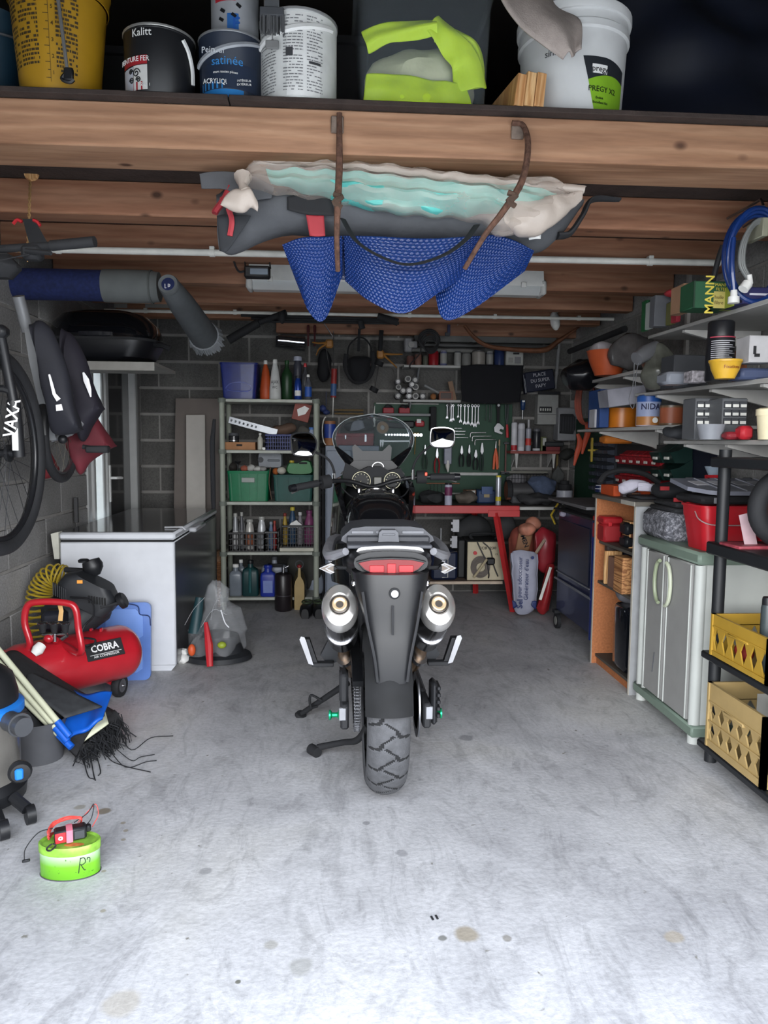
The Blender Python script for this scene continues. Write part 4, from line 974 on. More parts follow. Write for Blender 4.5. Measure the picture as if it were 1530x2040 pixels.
# ================================================================ under the ceiling
def ceil():
  # small floodlight
  c0 = at(513,555,3.95)
  t = T('floodlight','small black floodlight on a wire bracket left of the fluorescent light','floodlight',c0)
  ob('body',B().box((0,0,.03),(.13,.05,.06),.008),BLK,t); ob('glass',B().box((.01,-.027,.03),(.09,.004,.03),.002),m('7d8894',.2),t)
  ob('bracket',B().tube([(-.06,0,.05),(-.065,0,.10),(.06,0,.10),(.065,0,.05)],.005,6).tube(cr([at(462,510,3.95)-c0,at(475,540,3.95)-c0,(-.05,0,.04)]),.006,6),BLKM,t)
  # motion sensor
  c0 = at(1105,658,5.72)
  t = T('motion_sensor','white motion sensor hanging from the last ceiling beams on the right','sensor',c0)
  ob('body',B().ell((0,0,.07),(.036,.05,.072),R=RY(-.2)),WHT,t); ob('arm',B().cyl((.01,0,.13),(.012,0,.16),.012).box((.012,0,.165),(.035,.05,.03),.006),WHT,t)
  # long foam tubes
  a,b_ = at(60,566,4.0),at(318,572,4.0)
  t = T('foam_roll','blue foam pool roll in a grey sleeve lying across under the ceiling','foam roll',a)
  d = b_-a; ob('foam',B().tube([Vector((-.15,0,0)),d*.60],.078,20),m('17224d',.85,var=.25,sc=60),t); ob('sleeve',B().tube([d*.57,d*.75,d*.9,d],[.082,.083,.082,.074],20),m('5e6262',.8,var=.08),t)
  ob('band',B().tube([d*.93,d*.945],.084,20),m('505453',.8),t)
  a,b_ = at(336,568,3.72),at(414,680,4.45); d = b_-a
  t = T('foam_roll','grey sleeved foam roll slanting down to the back with a frayed lower end','foam roll',a)
  ob('sleeve',B().tube([Vector((0,0,0)),d*.02,d*.3,d*.7,d*.9],[.040,.050,.066,.075,.078],22),m('4c5053',.85,var=.12),t)
  R0 = d.to_track_quat('Z','Y').to_matrix()
  ob('end_ring',B().lathe([(.030,-.012),(.046,-.016),(.051,0),(.048,.012)],24,R=R0),m('5c6062',.7),t)
  ob('foam',B().lathe([(.001,.0),(.034,-.004),(.034,-.010),(.0305,-.013),(.001,-.013)],24,R=R0),m('101c47',.7),t)
  b = B(); rnd = random.Random(4)
  for i in range(46):
    aa = 2*pi*i/46; p = R0 @ Vector((cos(aa)*.076,sin(aa)*.076,0))+d*.88; q = R0 @ Vector((cos(aa)*rnd.uniform(.085,.105),sin(aa)*rnd.uniform(.085,.105),0))+d*rnd.uniform(.96,1.0)
    b.tube([p,p.lerp(q,.6),q],[.012,.010,.004],4)
  o = ob('frayed_edge',b,m('7c8084',.7),t); o['kind'] = 'stuff'
  txt(t,'LR',.030,R0 @ Vector((0,0,-.0145))+Vector((0,-.002,-.012)),WHT,rot=(pi/2,0,0))
  # black parasol legs and rods at the back
  c0 = at(520,640,5.4)
  t = T('parasol_pole','thick black pole with grip slanting under the beams near the back wall','pole',c0)
  ob('pole',B().tube([at(455,678,5.35)-c0,at(515,643,5.35)-c0],.030,10).tube([at(515,643,5.35)-c0,at(570,622,5.4)-c0],.020,10),BLKM,t)
  ob('knob',B().ell(at(562,632,5.33)-c0,(.025,.03,.045)),BLKM,t)
  c0 = at(640,636,5.5)
  t = T('rod_bundle','bundle of thin dark rods lying level under the beams behind the bubble sheet','rods',c0)
  for k in range(3): ob('rod',B().tube([at(480+k*20,628+k*6,5.5)-c0,at(775+k*10,636+k*4,5.5)-c0],.010,8),BLKM,t)
  ob('grip',B().tube([at(752,630,5.45)-c0,at(793,642,5.45)-c0],.026,10),BLKM,t); ob('grip',B().tube([at(718,640,5.45)-c0,at(722,655,5.45)-c0],.022,10),BLKM,t)
  for x0,x1,y in ((208,250,606),(286,345,606)):
    c,z,w,h = fb(x0,y-4,x1,y+5,5.7); O1('paper_strip','small pale printed strip stuck on the beam edge near the ' + ('left' if x0 < 250 else 'grey foam roll'),'strip',B().bx(-w/2,w/2,-.002,0,0,h),m('9c9c98',.7),(c,5.748,z))
ceil()
# ================================================================ left wall: bicycles
def bikes():
  xc,yc,zc,R = -1.105,2.60,at(8,903,2.6).z,.345
  t = T('bicycle','grey mountain bike with a black lettered fork hanging at the left edge','bicycle',(xc,yc,zc-R))
  def torus(r_,th,x=0,n=64,k=10,c=(0,0,R),fl=1): return B().tube([(x,c[1]+cos(2*pi*i/n)*r_,c[2]+sin(2*pi*i/n)*r_) for i in range(n)],th,k,closed=True)
  w_ = ob('front_wheel',torus(R-.027,.026),RUB,t)
  ob('rim',torus(R-.056,.011),m('17181b',.3),w_)
  b = B()
  for i in range(28):
    a = 2*pi*i/28; a2 = a+(.5 if i % 2 else -.5); sx = .025*(1 if i % 4 < 2 else -1)
    b.tube([(sx,cos(a2)*.022,R+sin(a2)*.022),(0,cos(a)*(R-.06),R+sin(a)*(R-.06))],.0012,4)
  ob('spokes',b,m('3a3b3e',.4,.7),w_)
  ob('hub',B().cyl((-.05,0,R),(.05,0,R),.014).cyl((-.03,0,R),(-.02,0,R),.03).cyl((.02,0,R),(.03,0,R),.03).cyl((.05,0,R),(.075,0,R),.010),m('2b2c2f',.3,.6),w_)
  ob('brake_rotor',B().lathe([(.055,-.001),(.078,-.001),(.078,.001),(.055,.001),(.055,-.001)],36,(-.032,0,R),R=RY(pi/2)),STL,w_)
  ob('reflector',B().box((.0,-.10,R+.13),(.02,.03,.012),.002),m('d8a020',.3),w_)
  o = Vector((xc,yc,zc-R)); hd = at(38,650,2.48)-o
  top = Vector((0,-.13,R+.37))
  fk = ob('fork',B().tube([(.058,0,R-.01),(.058,-.03,R+.17),(.058,-.033,R+.18),(.055,-.10,R+.37)],[.020,.022,.016,.016],12).tube([(-.058,0,R-.01),(-.058,-.03,R+.17),(-.058,-.033,R+.18),(-.055,-.10,R+.37)],[.020,.022,.016,.016],12).tube([(-.058,-.035,R+.20),(-.04,-.06,R+.21),(.04,-.06,R+.21),(.058,-.035,R+.20)],.012,8),BLK,t)
  ob('fork_crown',B().box((0,-.105,R+.385),(.16,.05,.04),.012),BLK,t)
  ob('decal',B().bx(.050,.070,-.0335,-.031,R+.01,R+.14,.001,),WHT,fk)
  fl_ = at(33,812,2.55)-o
  txt(fk,'VAXA',.052,(.060,-.048,R+.115),m('e6e6e8',.5),rot=(pi/2,-radians(80),radians(8)),bold=.0009,sx=.9)
  ob('head_tube',B().tube([(0,-.105,R+.39),(0,-.165,R+.56)],.027,14),m('6d6f72',.4),t)
  ob('frame',B().tube([(0,-.13,R+.44),(0,-.7,R+.05)],.024,12).tube([(0,-.155,R+.53),(0,-.72,R+.42)],.02,12).tube([(0,-.7,R+.05),(0,-.75,R+.50)],.017,12),m('6d6f72',.4),t)
  ob('orange_decal',B().tube([(0,-.15,R+.50),(0,-.155,R+.52)],.0285,14),m('c05a30',.5),t)
  ob('stem',B().tube([(0,-.165,R+.56),(0,-.175,R+.60),(0,-.11,R+.63)],.020,10),BLKM,t)
  bz = R+.635
  ob('handlebar',B().tube(cr([(-.36,-.15,bz+.0),(-.18,-.12,bz+.01),(0,-.11,bz),(.18,-.12,bz+.01),(.36,-.15,bz+.02)]),.0125,10),BLKM,t)
  for sx in (-1,1):
    ob('grip',B().tube([(sx*.23,-.128,bz+.012),(sx*.37,-.152,bz+.022)],.0165,12),RUB,t)
    ob('shifter',B().box((sx*.17,-.12,bz-.01),(.06,.05,.045),.01).tube([(sx*.16,-.15,bz-.01),(sx*.25,-.19,bz-.025)],.007,6),BLKM,t)
  ob('cable',B().tube(cr([(.17,-.15,bz-.02),(.05,-.28,bz-.10),(-.05,-.2,bz-.2),(.0,-.1,R+.42)]),.0025,5).tube(cr([(-.17,-.15,bz-.02),(.06,-.26,bz-.16),(.05,-.16,R+.38),(.055,-.08,R+.3)]),.0025,5).tube(cr([(.1,-.15,bz),(.02,-.25,bz-.06),(-.15,-.2,bz-.13)]),.002,5),BLKM,t)
  ob('headlamp',B().lathe([(.001,.02),(.028,.014),(.034,0),(.034,-.02),(.001,-.02)],16,(-.03,-.10,R+.33),R=RX(pi/2)),BLK,t)
  ob('bar_bag',B().box((.02,-.10,bz-.05),(.2,.10,.07),.03),BLKM,t)
  # wooden peg, string and black hanging hook
  p = at(66,348,3.18)
  t = T('string_spool','round wooden spool on the second beam with a knotted straw string hanging from it','spool',p)
  ob('spool',B().lathe([(.001,0),(.026,.002),(.030,.015),(.024,.03),(.012,.035),(.012,.06)],20,R=RX(-pi/2) ,c=(0,-.03,0)),M_PINE,t)
  q = at(56,488,2.9)-p; b = B()
  for k in range(2): b.tube([Vector((-.008,-.01,-.02)).lerp(q,i/30)+Vector((cos(i*1.3+k*pi)*.004,sin(i*1.3+k*pi)*.004,0)) for i in range(31)],.0028,5)
  ob('string',b,m('b08a5c',.9),t); b = B(); rnd = random.Random(5)
  for k in range(9):
    a = rnd.uniform(-1.3,1.3); b.tube(cr([q,q+Vector((sin(a)*.03,-.01,-.02-cos(a)*.02)),q+Vector((sin(a)*.045,0,-.06*cos(a)))]),.002,4)
  ob('string_knot',b,m('b08a5c',.9),t)
  c0 = at(90,500,2.95)
  t = T('bike_hanger','black tapering hanger with red clips below the ceiling, above the bike handlebar','hanger',c0)
  ob('arm',B().loft([[at(x,y,Y)-c0 for x,Y in ((45,2.9),(68,2.9),(68,2.96),(45,2.96))] for y in (436,)]+[[at(x,y,Y)-c0 for x,Y in ((62,2.9),(104,2.9),(104,2.96),(62,2.96))] for y in (500,)]),BLKM,t)
  ob('red_clip',B().tube(cr([at(x,y,2.9)-c0 for x,y in ((26,446),(34,438),(44,442))]),.006,6).tube(cr([at(x,y,2.9)-c0 for x,y in ((66,438),(74,442),(80,450))]),.006,6),RED,t)
  # folding bike
  x2,y2,R2 = -1.12,3.2,.195; z2 = at(140,868,3.2).z
  o = Vector((x2,y2,z2-R2)); t = T('folding_bicycle','small grey folding bicycle with thin wheel hanging behind the mountain bike','bicycle',o)
  w_ = ob('wheel',B().tube([(0,cos(2*pi*i/48)*(R2-.018),R2+sin(2*pi*i/48)*(R2-.018)) for i in range(48)],.018,10,closed=True),RUB,t)
  b = B()
  for i in range(20): a = 2*pi*i/20; b.tube([(.02*(i % 2*2-1),cos(a+.5)*.02,R2+sin(a+.5)*.02),(0,cos(a)*(R2-.03),R2+sin(a)*(R2-.03))],.0011,4)
  ob('spokes',b,m('8d8a80',.3,.8),w_); ob('rim',B().tube([(0,cos(2*pi*i/48)*(R2-.04),R2+sin(2*pi*i/48)*(R2-.04)) for i in range(48)],.008,6,closed=True),STL,w_)
  FG = m('7b7d80',.4,.2)
  fr = ob('frame',B().loft([[at(x,y,Y)-o for x,y,Y in q_] for q_ in (
    [(48,655,3.0),(62,655,3.0),(62,655,3.06),(48,655,3.06)],[(58,720,3.0),(76,720,3.0),(76,720,3.06),(58,720,3.06)],[(76,800,3.02),(93,800,3.02),(93,800,3.08),(76,800,3.08)],[(80,880,3.05),(112,876,3.05),(112,876,3.11),(80,880,3.11)])]),FG,t)
  ob('seat_tube',B().tube([at(100,875,3.08)-o,at(140,862,3.12)-o,at(162,842,3.15)-o],.014,10),FG,t)
  ob('frame_tube',B().tube([at(36,590,2.98)-o,at(55,660,3.03)-o],.022,10),FG,t)
  ob('sticker',patch([(84,849),(94,848)],[(90,870),(98,869)],3.035,0,4,4,ctr=o),WHT,fr,solid=.001)
  ob('mudguard',B().tube([(0.0,cos(a)*.21,R2+sin(a)*.21) for a in [pi*.1+pi*.9*i/14 for i in range(15)]],.02,8,flat=.3),BLK,t)
  ob('pedal',B().box(at(195,895,3.2)-o,(.09,.05,.03),.006).cyl(at(165,890,3.2)-o,at(195,895,3.2)-o,.010),BLKM,t)
  ob('lamp',B().ell(at(125,875,3.05)-o,(.018,.018,.018)),BLK,t)
  def bag(lab,tp,bp,Y,D,col,strip=None,seed=1,am=.01):
    c0 = at(tp[1][0],bp[1][1],Y); t = T('pannier_bag',lab,'bag',c0)
    ob('body',pillow(tp,bp,Y,D,am=am,seed=seed,ctr=c0,ends=.5),m(col,.75,var=.2,sc=8,bump=.1),t)
    if strip:
      for s_ in strip: ob('reflective_strip',B().tube([at(x,y,Y-D/2-.006)-c0 for x,y in s_[0]],s_[1],6,flat=.4),m('e8e8ea',.25),t)
    return t
  bag('black bike pannier with one long reflective strip beside the grey frame tube',[(62,645),(88,640),(120,690),(150,800),(158,850)],[(78,700),(95,820),(105,862),(140,866),(160,856)],2.96,.10,'1b1c24',[([(98,746),(103,765),(108,785),(117,797)],[.004,.006,.007,.010]),([(117,806),(119,818)],[.012,.014])],2)
  bag('black bike pannier bag with a tapering reflective strip, nearest the white door frame',[(120,650),(150,672),(172,720),(188,770),(202,812)],[(135,760),(150,850),(165,880),(180,850),(201,816)],3.25,.12,'1d1b25',[([(166,742),(172,757),(178,776),(181,791)],[.004,.013,.009,.003])],5)
  bag('red and black bike bag with wavy stripes at its pointed end, behind the small wheel',[(135,850),(160,838),(185,822),(205,850),(226,888)],[(138,900),(160,945),(180,925),(205,905),(226,892)],3.36,.12,'5c1c26',None,7)
  bag('red and black bike bag hanging low between the two wheels',[(72,820),(82,850),(98,895),(110,930)],[(72,900),(82,948),(98,952),(112,940)],3.3,.10,'6a1f25',None,8)
bikes()
# ================================================================ top case on a board, left
def topcase():
  Y = 4.30; c,z,w,h = fb(172,716,276,738,Y)
  b = B().bx(-.62,w/2,0,.5,0,.02,.002)
  zt = at(225,716,Y+.25).z
  O1('shelf_board','pale board fixed above the glazed door, carrying the black top case','shelf',B().prism([(-.30,0),(.14,0),(.20,.0),(.20,.018),(-.30,.018)],0,.55).bx(-.30,.20,-.012,0,-.03,.018,.002),m('8b8984',.6),(at(235,730,Y).x,Y,at(235,738,Y).z+.03),0)
  bz = at(235,738,Y).z+.05
  x0 = at(212,700,Y+.2).x
  t = T('top_case','glossy black motorcycle top case lying on the board under the ceiling','luggage case',(x0,Y+.22,bz))
  def rg(z_,w_,d_): return [(x,y,z_) for x,y in rr(w_,d_,min(w_,d_)*.36,6)]
  G = m('0c0d10',.12,coat=.7,var=.1)
  ob('base',B().loft([rg(0,.34,.30),rg(.03,.52,.38),rg(.10,.60,.42),rg(.125,.61,.43)]),m('111216',.35),t)
  ob('lid',B().loft([rg(.128,.61,.43),rg(.16,.61,.43),rg(.22,.56,.40),rg(.27,.46,.34),rg(.295,.30,.22)]),G,t)
  ob('seam',B().loft([rg(.12,.617,.437),rg(.134,.617,.437)]),BLKM,t)
  ob('reflector',B().tube(arc((0,0,.15),.3,-2.1,-1.0,12,'xy',.213),.014,6,flat=1.4),m('1c1d22',.1,coat=.8),t)
  ob('handle',B().tube(cr([(.29,-.10,.11),(.34,-.12,.10),(.38,-.12,.085)]),[.018,.014,.016],8),BLK,t)
topcase()
# ================================================================ freezer and compressor corner
def bottle(name,lab,loc,r,h,mt,neck=.3,cap=None,cat='bottle',group=None,label=None,shape='round',sy=.7,rot=0,liquid=None,handle=False):
  t = T(name,lab,cat,loc,rot,group); nr = r*neck; sh = h*.78
  if shape == 'round':
    ob('body',B().lathe([(r*.85,0),(r,h*.03),(r,h*.55),(r*.9,h*.66),(nr*1.3,sh),(nr,h*.83),(nr,h*.9)],20),mt,t)
  elif shape == 'cone':
    ob('body',B().lathe([(r*.9,0),(r,h*.03),(r*.95,h*.3),(r*.62,h*.7),(nr*1.2,h*.86),(nr,h*.9)],20),mt,t)
  else:   # flat jug or jerrycan
    q = [[(x,y,z) for x,y in rr(2*r*k,2*r*sy*k,r*.28,3)] for z,k in ((0,.92),(h*.03,1),(h*.62,1),(h*.72,.9),(h*.78,.55))]
    ob('body',B().loft(q),mt,t)
    ob('neck',B().cyl((r*.35*(1 if handle else 0),0,h*.76),(r*.35*(1 if handle else 0),0,h*.9),nr*1.2,nr,14),mt,t)
    if handle: ob('handle',B().tube(cr([(-r*.8,0,h*.62),(-r*.75,0,h*.86),(-r*.1,0,h*.88),(r*.1,0,h*.74)]),r*.15,8),mt,t)
  cx = r*.35 if handle else 0
  if cap: ob('cap',B().lathe([(nr*1.25,0),(nr*1.3,h*.01),(nr*1.2,h*.09),(nr*.9,h*.1),(.001,h*.1)],16,(cx,0,h*.88)),cap,t)
  if label:
    if shape in ('round',): ob('paper_label',B().lathe([(r*1.006,h*.12),(r*1.006,h*.50)],16,a0=-pi,a1=0),label,t)
    elif shape == 'cone': ob('paper_label',B().lathe([(r*.985,h*.12),(r*.90,h*.40)],16,a0=-pi*.9,a1=-.1*pi),label,t)
    else: ob('paper_label',B().bx(-r*.6,r*.6,-r*sy-.002,-r*sy,h*.12,h*.5),label,t)
  return t
def crate(name,lab,loc,w,d,h,mt,cat='crate',ribs=5,taper=.92,group=None,rot=0,slot=True):
  t = T(name,lab,cat,loc,rot,group); r = .02
  def q(z,k,ins=0): return [(x,y,z) for x,y in rr(w*k-2*ins,d*k-2*ins,r,3)]
  ob('body',B().loft([q(0,taper),q(h*.9,.985),q(h*.9,1.0),q(h,1.02),q(h,1.02,.014),q(h*.9,.985,.006),q(.006,taper,.006)]),mt,t)
  b = B()
  for i in range(ribs):
    x = (-.42+.84*i/(ribs-1))*w; b.loft([[(x*taper-.006,-d*taper/2-.004,.0),(x*taper+.006,-d*taper/2-.004,.0),(x*taper+.006,-d*taper/2+.01,0),(x*taper-.006,-d*taper/2+.01,0)],[(x-.006,-d/2-.006,h*.9),(x+.006,-d/2-.006,h*.9),(x+.006,-d/2+.01,h*.9),(x-.006,-d/2+.01,h*.9)]])
  ob('rib',b,mt,t)
  if slot: ob('handle_slot',B().bx(-.05,.05,-d/2-.008,-d/2+.002,h*.62,h*.78,.004),m('9aa09c',.6),t)
  return t
def lattice(name,lab,loc,w,d,h,mt,cat='crate',nx=10,nz_=4,rot=0,th=.004):
  t = T(name,lab,cat,loc,rot)
  for nm,y in (('front_grid',-d/2),('back_grid',d/2)):
    b = B()
    for i in range(nx+1): x = -w/2+w*i/nx; b.bx(x-th/2,x+th/2,y-th/2,y+th/2,0,h)
    for i in range(nz_+1): z = h*i/nz_; b.bx(-w/2,w/2,y-th*.7,y+th*.7,z-th/2,z+th/2)
    ob(nm,b,mt,t)
  for sx in (-1,1):
    b = B(); ny = max(3,nx*2//3)
    for i in range(ny+1): y = -d/2+d*i/ny; b.bx(sx*w/2-th/2,sx*w/2+th/2,y-th/2,y+th/2,0,h)
    for i in range(nz_+1): z = h*i/nz_; b.bx(sx*w/2-th*.7,sx*w/2+th*.7,-d/2,d/2,z-th/2,z+th/2)
    ob('side_grid',b,mt,t)
  ob('base',B().bx(-w/2,w/2,-d/2,d/2,0,.006),mt,t); ob('rim',B().bx(-w/2-.004,w/2+.004,-d/2-.005,-d/2+.005,h-.012,h+.004,.002).bx(-w/2-.004,w/2+.004,d/2-.005,d/2+.005,h-.012,h+.004,.002),mt,t)
  return t
def freezer():
  c,z,w,h = fb(122,1062,349,1333,4.22)
  D = 1.50; t = T('chest_freezer','long white chest freezer against the left wall with dark reflective side','freezer',(c,4.22,0))
  WF = m('c9ccd2',.35,var=.03); h = .79
  ob('body',B().bx(-w/2,w/2,0,D,.03,h-.055,.008),WF,t)
  ob('plinth',B().prism([(-w/2+.01,.0),(w/2-.03,0),(w/2-.005,.03),(-w/2+.01,.03)],.01,D-.02),WF,t)
  ob('side_panel',B().bx(w/2,w/2+.004,.01,D-.01,.035,h-.06),m('5b5d62',.22,.55,var=.08),t)
  ob('lid',B().bx(-w/2-.002,w/2+.006,-.006,D+.01,h-.045,h-.003,.012),WF,t)
  ob('lid_top',B().bx(-w/2+.01,w/2-.012,.012,D-.01,h-.004,h),m('4c4d50',.12,.4,var=.08),t)
  ob('seal',B().bx(-w/2+.006,w/2-.006,.004,D-.01,h-.056,h-.044),BLKM,t)
  ob('hinge',B().prism([(-w/2-.045,h-.01),(-w/2-.004,h),(-w/2-.004,h-.15),(-w/2-.03,h-.15)],.0,.06),m('b9b9ae',.5),t)
  ob('lid_handle',B().tube([(w/2-.09,.18,h+.006),(w/2+.012,.18,h+.008),(w/2+.03,.18,h-.01)],.005,6),m('a9abb0',.4),t)
  ob('side_grip',B().bx(w/2+.004,w/2+.05,.4,.75,h-.05,h-.02,.008),m('a9abb0',.4),t)
  # dark stick and blue box lid
  p = atx(137,992,XL+.02);
  a = at(142,1040,4.7); b_ = at(136,990,4.72)
  O1('short_bar','short dark metal bar standing on the freezer edge against the left wall','bar',B().bx(-.011,.011,-.011,.011,0,(b_-a).length,.002),m('3a3a3c',.6),(XL+.035,4.7,.79),0)
  c,z,w,h = fb(198,1197,303,1347,4.12)
  t = T('blue_box_lid','translucent blue plastic tray leaning upright against the freezer front','tray',(c,4.06,.0),(radians(-7),0,radians(3)))
  LB = m('5d7fc4',.3,alpha=.93,var=.06); LB2 = m('6f92d6',.3,var=.05)
  def q(y,w_,h_,r): return [(x,y,z_+h/2) for x,z_ in rr(w_,h_,r,4)]
  ob('panel',B().loft([q(0,w,h,.03),q(.03,w,h,.03),q(.03,w*.97,h*.97,.025),q(.012,w*.95,h*.95,.025)]).bx(-w*.47,w*.47,.006,.012,.02,h-.02),LB,t)
  for z0,z1 in ((.10,.48),(.52,.92)):
    pts = [(-.34*w,z0*h),(.25*w,z0*h),(.36*w,(z0+.05)*h),(.36*w,(z1-.1)*h),(.22*w,z1*h),(-.34*w,z1*h)]
    ob('embossed_panel',B().prism(pts,-.008,.002),LB2,t)
  ob('cord',B().tube(cr([(-.1*w,-.006,h*1.0),(.25*w,-.012,h*.96),(.3*w,-.008,h*.85),(.47*w,-.006,h*.82),(.5*w,-.004,h*.7)]),.003,5),m('2a3a66',.8),t)
  # leaning panels at back
  c,z,w,h = fb(338,795,432,1110,6.12)
  O1('panel','tall taupe laminated panel leaning on the back wall beside the shelves','panel',B().bx(-w/2,w/2,-.009,.009,0,1.66,.001),m('6f6762',.6,var=.05),(c+.01,6.10,0),(radians(-9),0,0))
  c,z,w,h = fb(361,828,400,1110,5.98)
  O1('panel','narrow white board leaning in front of the taupe panel','panel',B().bx(-w/2,w/2,-.009,.009,0,1.52,.001),m('b5b1ab',.5,var=.04),(c+.025,6.0,0),(radians(-9),radians(-1),0))
  O1('folded_umbrella','thin dark folded umbrella hanging down beside the shelf post','umbrella',B().tube([at(427,1050,5.75)-at(427,1050,5.75),at(425,1000,5.75)-at(427,1050,5.75),at(423,880,5.75)-at(427,1050,5.75),at(427,835,5.75)-at(427,1050,5.75)],[.006,.018,.02,.012],8),m('2e2f33',.8),at(427,1050,5.75))
  # wicker basket
  c,z,w,h = fb(392,1092,442,1205,5.45)
  t = T('wicker_basket','round brown wicker basket with plaid cloth standing behind the freezer','basket',(at(417,1100,5.92).x,5.92,0)); R = .125; hh = .40
  WK = m('7c5436',.8,var=.3,sc=40); b = B()
  for k in range(24): b.tube([(cos(2*pi*i/36)*(R*(.85+.15*k/24)+.004*(1 if (i+k) % 2 else -1)),sin(2*pi*i/36)*(R*(.85+.15*k/24)+.004*(1 if (i+k) % 2 else -1)),.012+k*hh/24) for i in range(36)],.0085,5,closed=True)
  ob('weave',b,WK,t)['kind'] = 'stuff'
  ob('lining',B().lathe([(.001,.01),(R*.82,.01),(R*.95,hh*.98)],24),BRN,t)
  ob('cloth',B().lathe([(R*1.1,hh*.93),(R*1.08,hh*1.03),(R*.7,hh*1.1),(.001,hh*1.05)],24).jig(.012,14,2),m('8a6a50',.9,var=.35,sc=25),t)
freezer()
def compressor():
  o = at(150,1365,3.62); o.z = 0
  A = lambda x,y,Y: at(x,y,Y)-o
  t = T('air_compressor','red air compressor with black twin motor and tube handle by the left wall','compressor',o)
  RC = m('a31b26',.28,var=.06,coat=.4); BM = m('202226',.55,var=.12);
  c = A(145,1312,3.62); ax = Vector((.70,.714,0)); L = .25; R = .135
  sgm = [(-L-.085,.001),(-L-.08,R*.45),(-L-.06,R*.75),(-L-.03,R*.93),(-L,R),(L,R),(L+.03,R*.93),(L+.06,R*.75),(L+.08,R*.45),(L+.085,.001)]
  M_ = ax.to_track_quat('Z','Y').to_matrix()
  c = Vector((c.x,c.y,.235))
  ob('tank',B().lathe([(r,z) for z,r in sgm],36,c,R=M_),RC,t)
  fl = lambda x,y,Y: A(x,y,Y)
  # handle
  hp = [c-ax*.22+Vector((-.10,0,.09)),fl(58,1290,3.42),fl(49,1240,3.42),fl(55,1207,3.42),fl(80,1199,3.42),fl(130,1201,3.42),fl(150,1212,3.42),fl(156,1250,3.42),fl(161,1300,3.42),c-ax*.10+Vector((.06,-.02,.11))]
  ob('handle',B().tube(cr(hp,5),.0155,12),RC,t)
  # pump shroud and motor
  m0,m1 = fl(120,1262,3.68),fl(205,1200,3.80)
  ob('motor',B().tube([m0,m0.lerp(m1,.1),m0.lerp(m1,.9),m1],[.07,.082,.085,.07],22),BM,t)
  ob('crankcase',B().box(fl(125,1215,3.72)+Vector((0,0,-.02)),(.17,.16,.13),.03),BM,t)
  sh = fl(175,1185,3.74)
  R_ = RY(radians(28))
  ob('shroud',B().loft([[sh+R_ @ Vector((x,y,z)) for x,y in rr(w_,.16,.05,4)] for z,w_ in ((-.05,.26),(.0,.29),(.05,.27),(.085,.18))]),BM,t)
  for i in range(9):
    ob('vent_slot',B().box(sh+R_ @ Vector((.03+i*.012,-.083,.01+.004*i)),(.006,.006,.035)),m('0b0b0c',.8),t) if i < 7 else None
  for i in range(7): ob('fin',B().box(sh+R_ @ Vector((-.14+i*.011,-.082,-.02)),(.005,.012,.06)),m('2c2e32',.6),t)
  ob('warning_label',B().box(fl(159,1159,3.655),(.026,.003,.016)),m('d8903a',.5),t)
  kn = fl(238,1199,3.72)
  ob('air_filter',B().lathe([(.012,-.02),(.012,.0),(.040,.002),(.042,.02),(.034,.03),(.001,.03)],20,kn,R=RY(radians(62))),BLK,t)
  ob('air_filter',B().lathe([(.02,-.03),(.045,.0),(.05,.02),(.042,.05),(.001,.055)],20,fl(188,1135,3.80),R=RY(radians(-20))),BLK,t)
  ob('intake_pipe',B().tube(cr([fl(200,1210,3.66),fl(222,1205,3.68),fl(238,1200,3.70)]),.008,8),BLKM,t)
  ob('outlet_pipe',B().tube([fl(130,1135,3.85),fl(178,1138,3.82)],.014,8),BLKM,t)
  ob('knob',B().lathe([(.026,0),(.028,.01),(.02,.016),(.001,.016)],16,fl(167,1120,3.8)),BLK,t)
  ob('cable',B().tube(cr([fl(140,1190,3.62),fl(180,1195,3.60),fl(187,1225,3.60),fl(170,1245,3.6),fl(158,1270,3.58)]),.005,6).tube(cr([fl(160,1270,3.55),fl(190,1275,3.55),fl(178,1290,3.55),fl(160,1285,3.55)]),.005,6),BLK,t)
  ob('cylinder_head',B().box(fl(110,1235,3.60),(.10,.10,.10),.02),m('1b1d26',.5),t)
  ob('paper_tag',B().tube([fl(118,1200,3.46),fl(122,1217,3.46),fl(120,1237,3.45)],.010,4,flat=.15),m('c29a62',.7),t)
  # pressure switch and gauges
  ob('riser',B().cyl(c+Vector((-.02,-.03,.10)),fl(110,1275,3.48),.016,n=12),RC,t)
  ob('switch_ball',B().ell(fl(97,1272,3.45),(.022,.022,.02)),RC,t)
  for x in (85,108,130):
    g = fl(x,1255,3.44)
    ob('gauge',B().lathe([(.001,-.015),(.012,-.012),(.018,.02),(.022,.028),(.022,.032),(.001,.032)],16,g),BLKM,t)
    ob('gauge_rim',B().tube([g+Vector((cos(i*pi/8)*.022,sin(i*pi/8)*.022,.032)) for i in range(16)],.002,5,closed=True),CHR,t)
  ob('manifold',B().cyl(fl(84,1265,3.45),fl(134,1263,3.45),.006).cyl(fl(109,1262,3.45),fl(109,1278,3.45),.008),CHR,t)
  ob('white_filter',B().tube([fl(83,1285,3.42),fl(75,1295,3.40),fl(67,1303,3.39)],[.022,.027,.016],14),WHT,t)
  ob('coupler',B().tube([fl(123,1274,3.42),fl(134,1266,3.42)],.009,8),STL,t)
  # feet, wheels, brackets
  for x in (182,202): ob('bracket',B().box(fl(x,1265,3.70),(.012,.03,.07),.003),RC,t)
  w0 = Vector((fl(238,1358,3.80).x,fl(238,1358,3.80).y,.058))
  wd = Vector((.75,-.66,0))
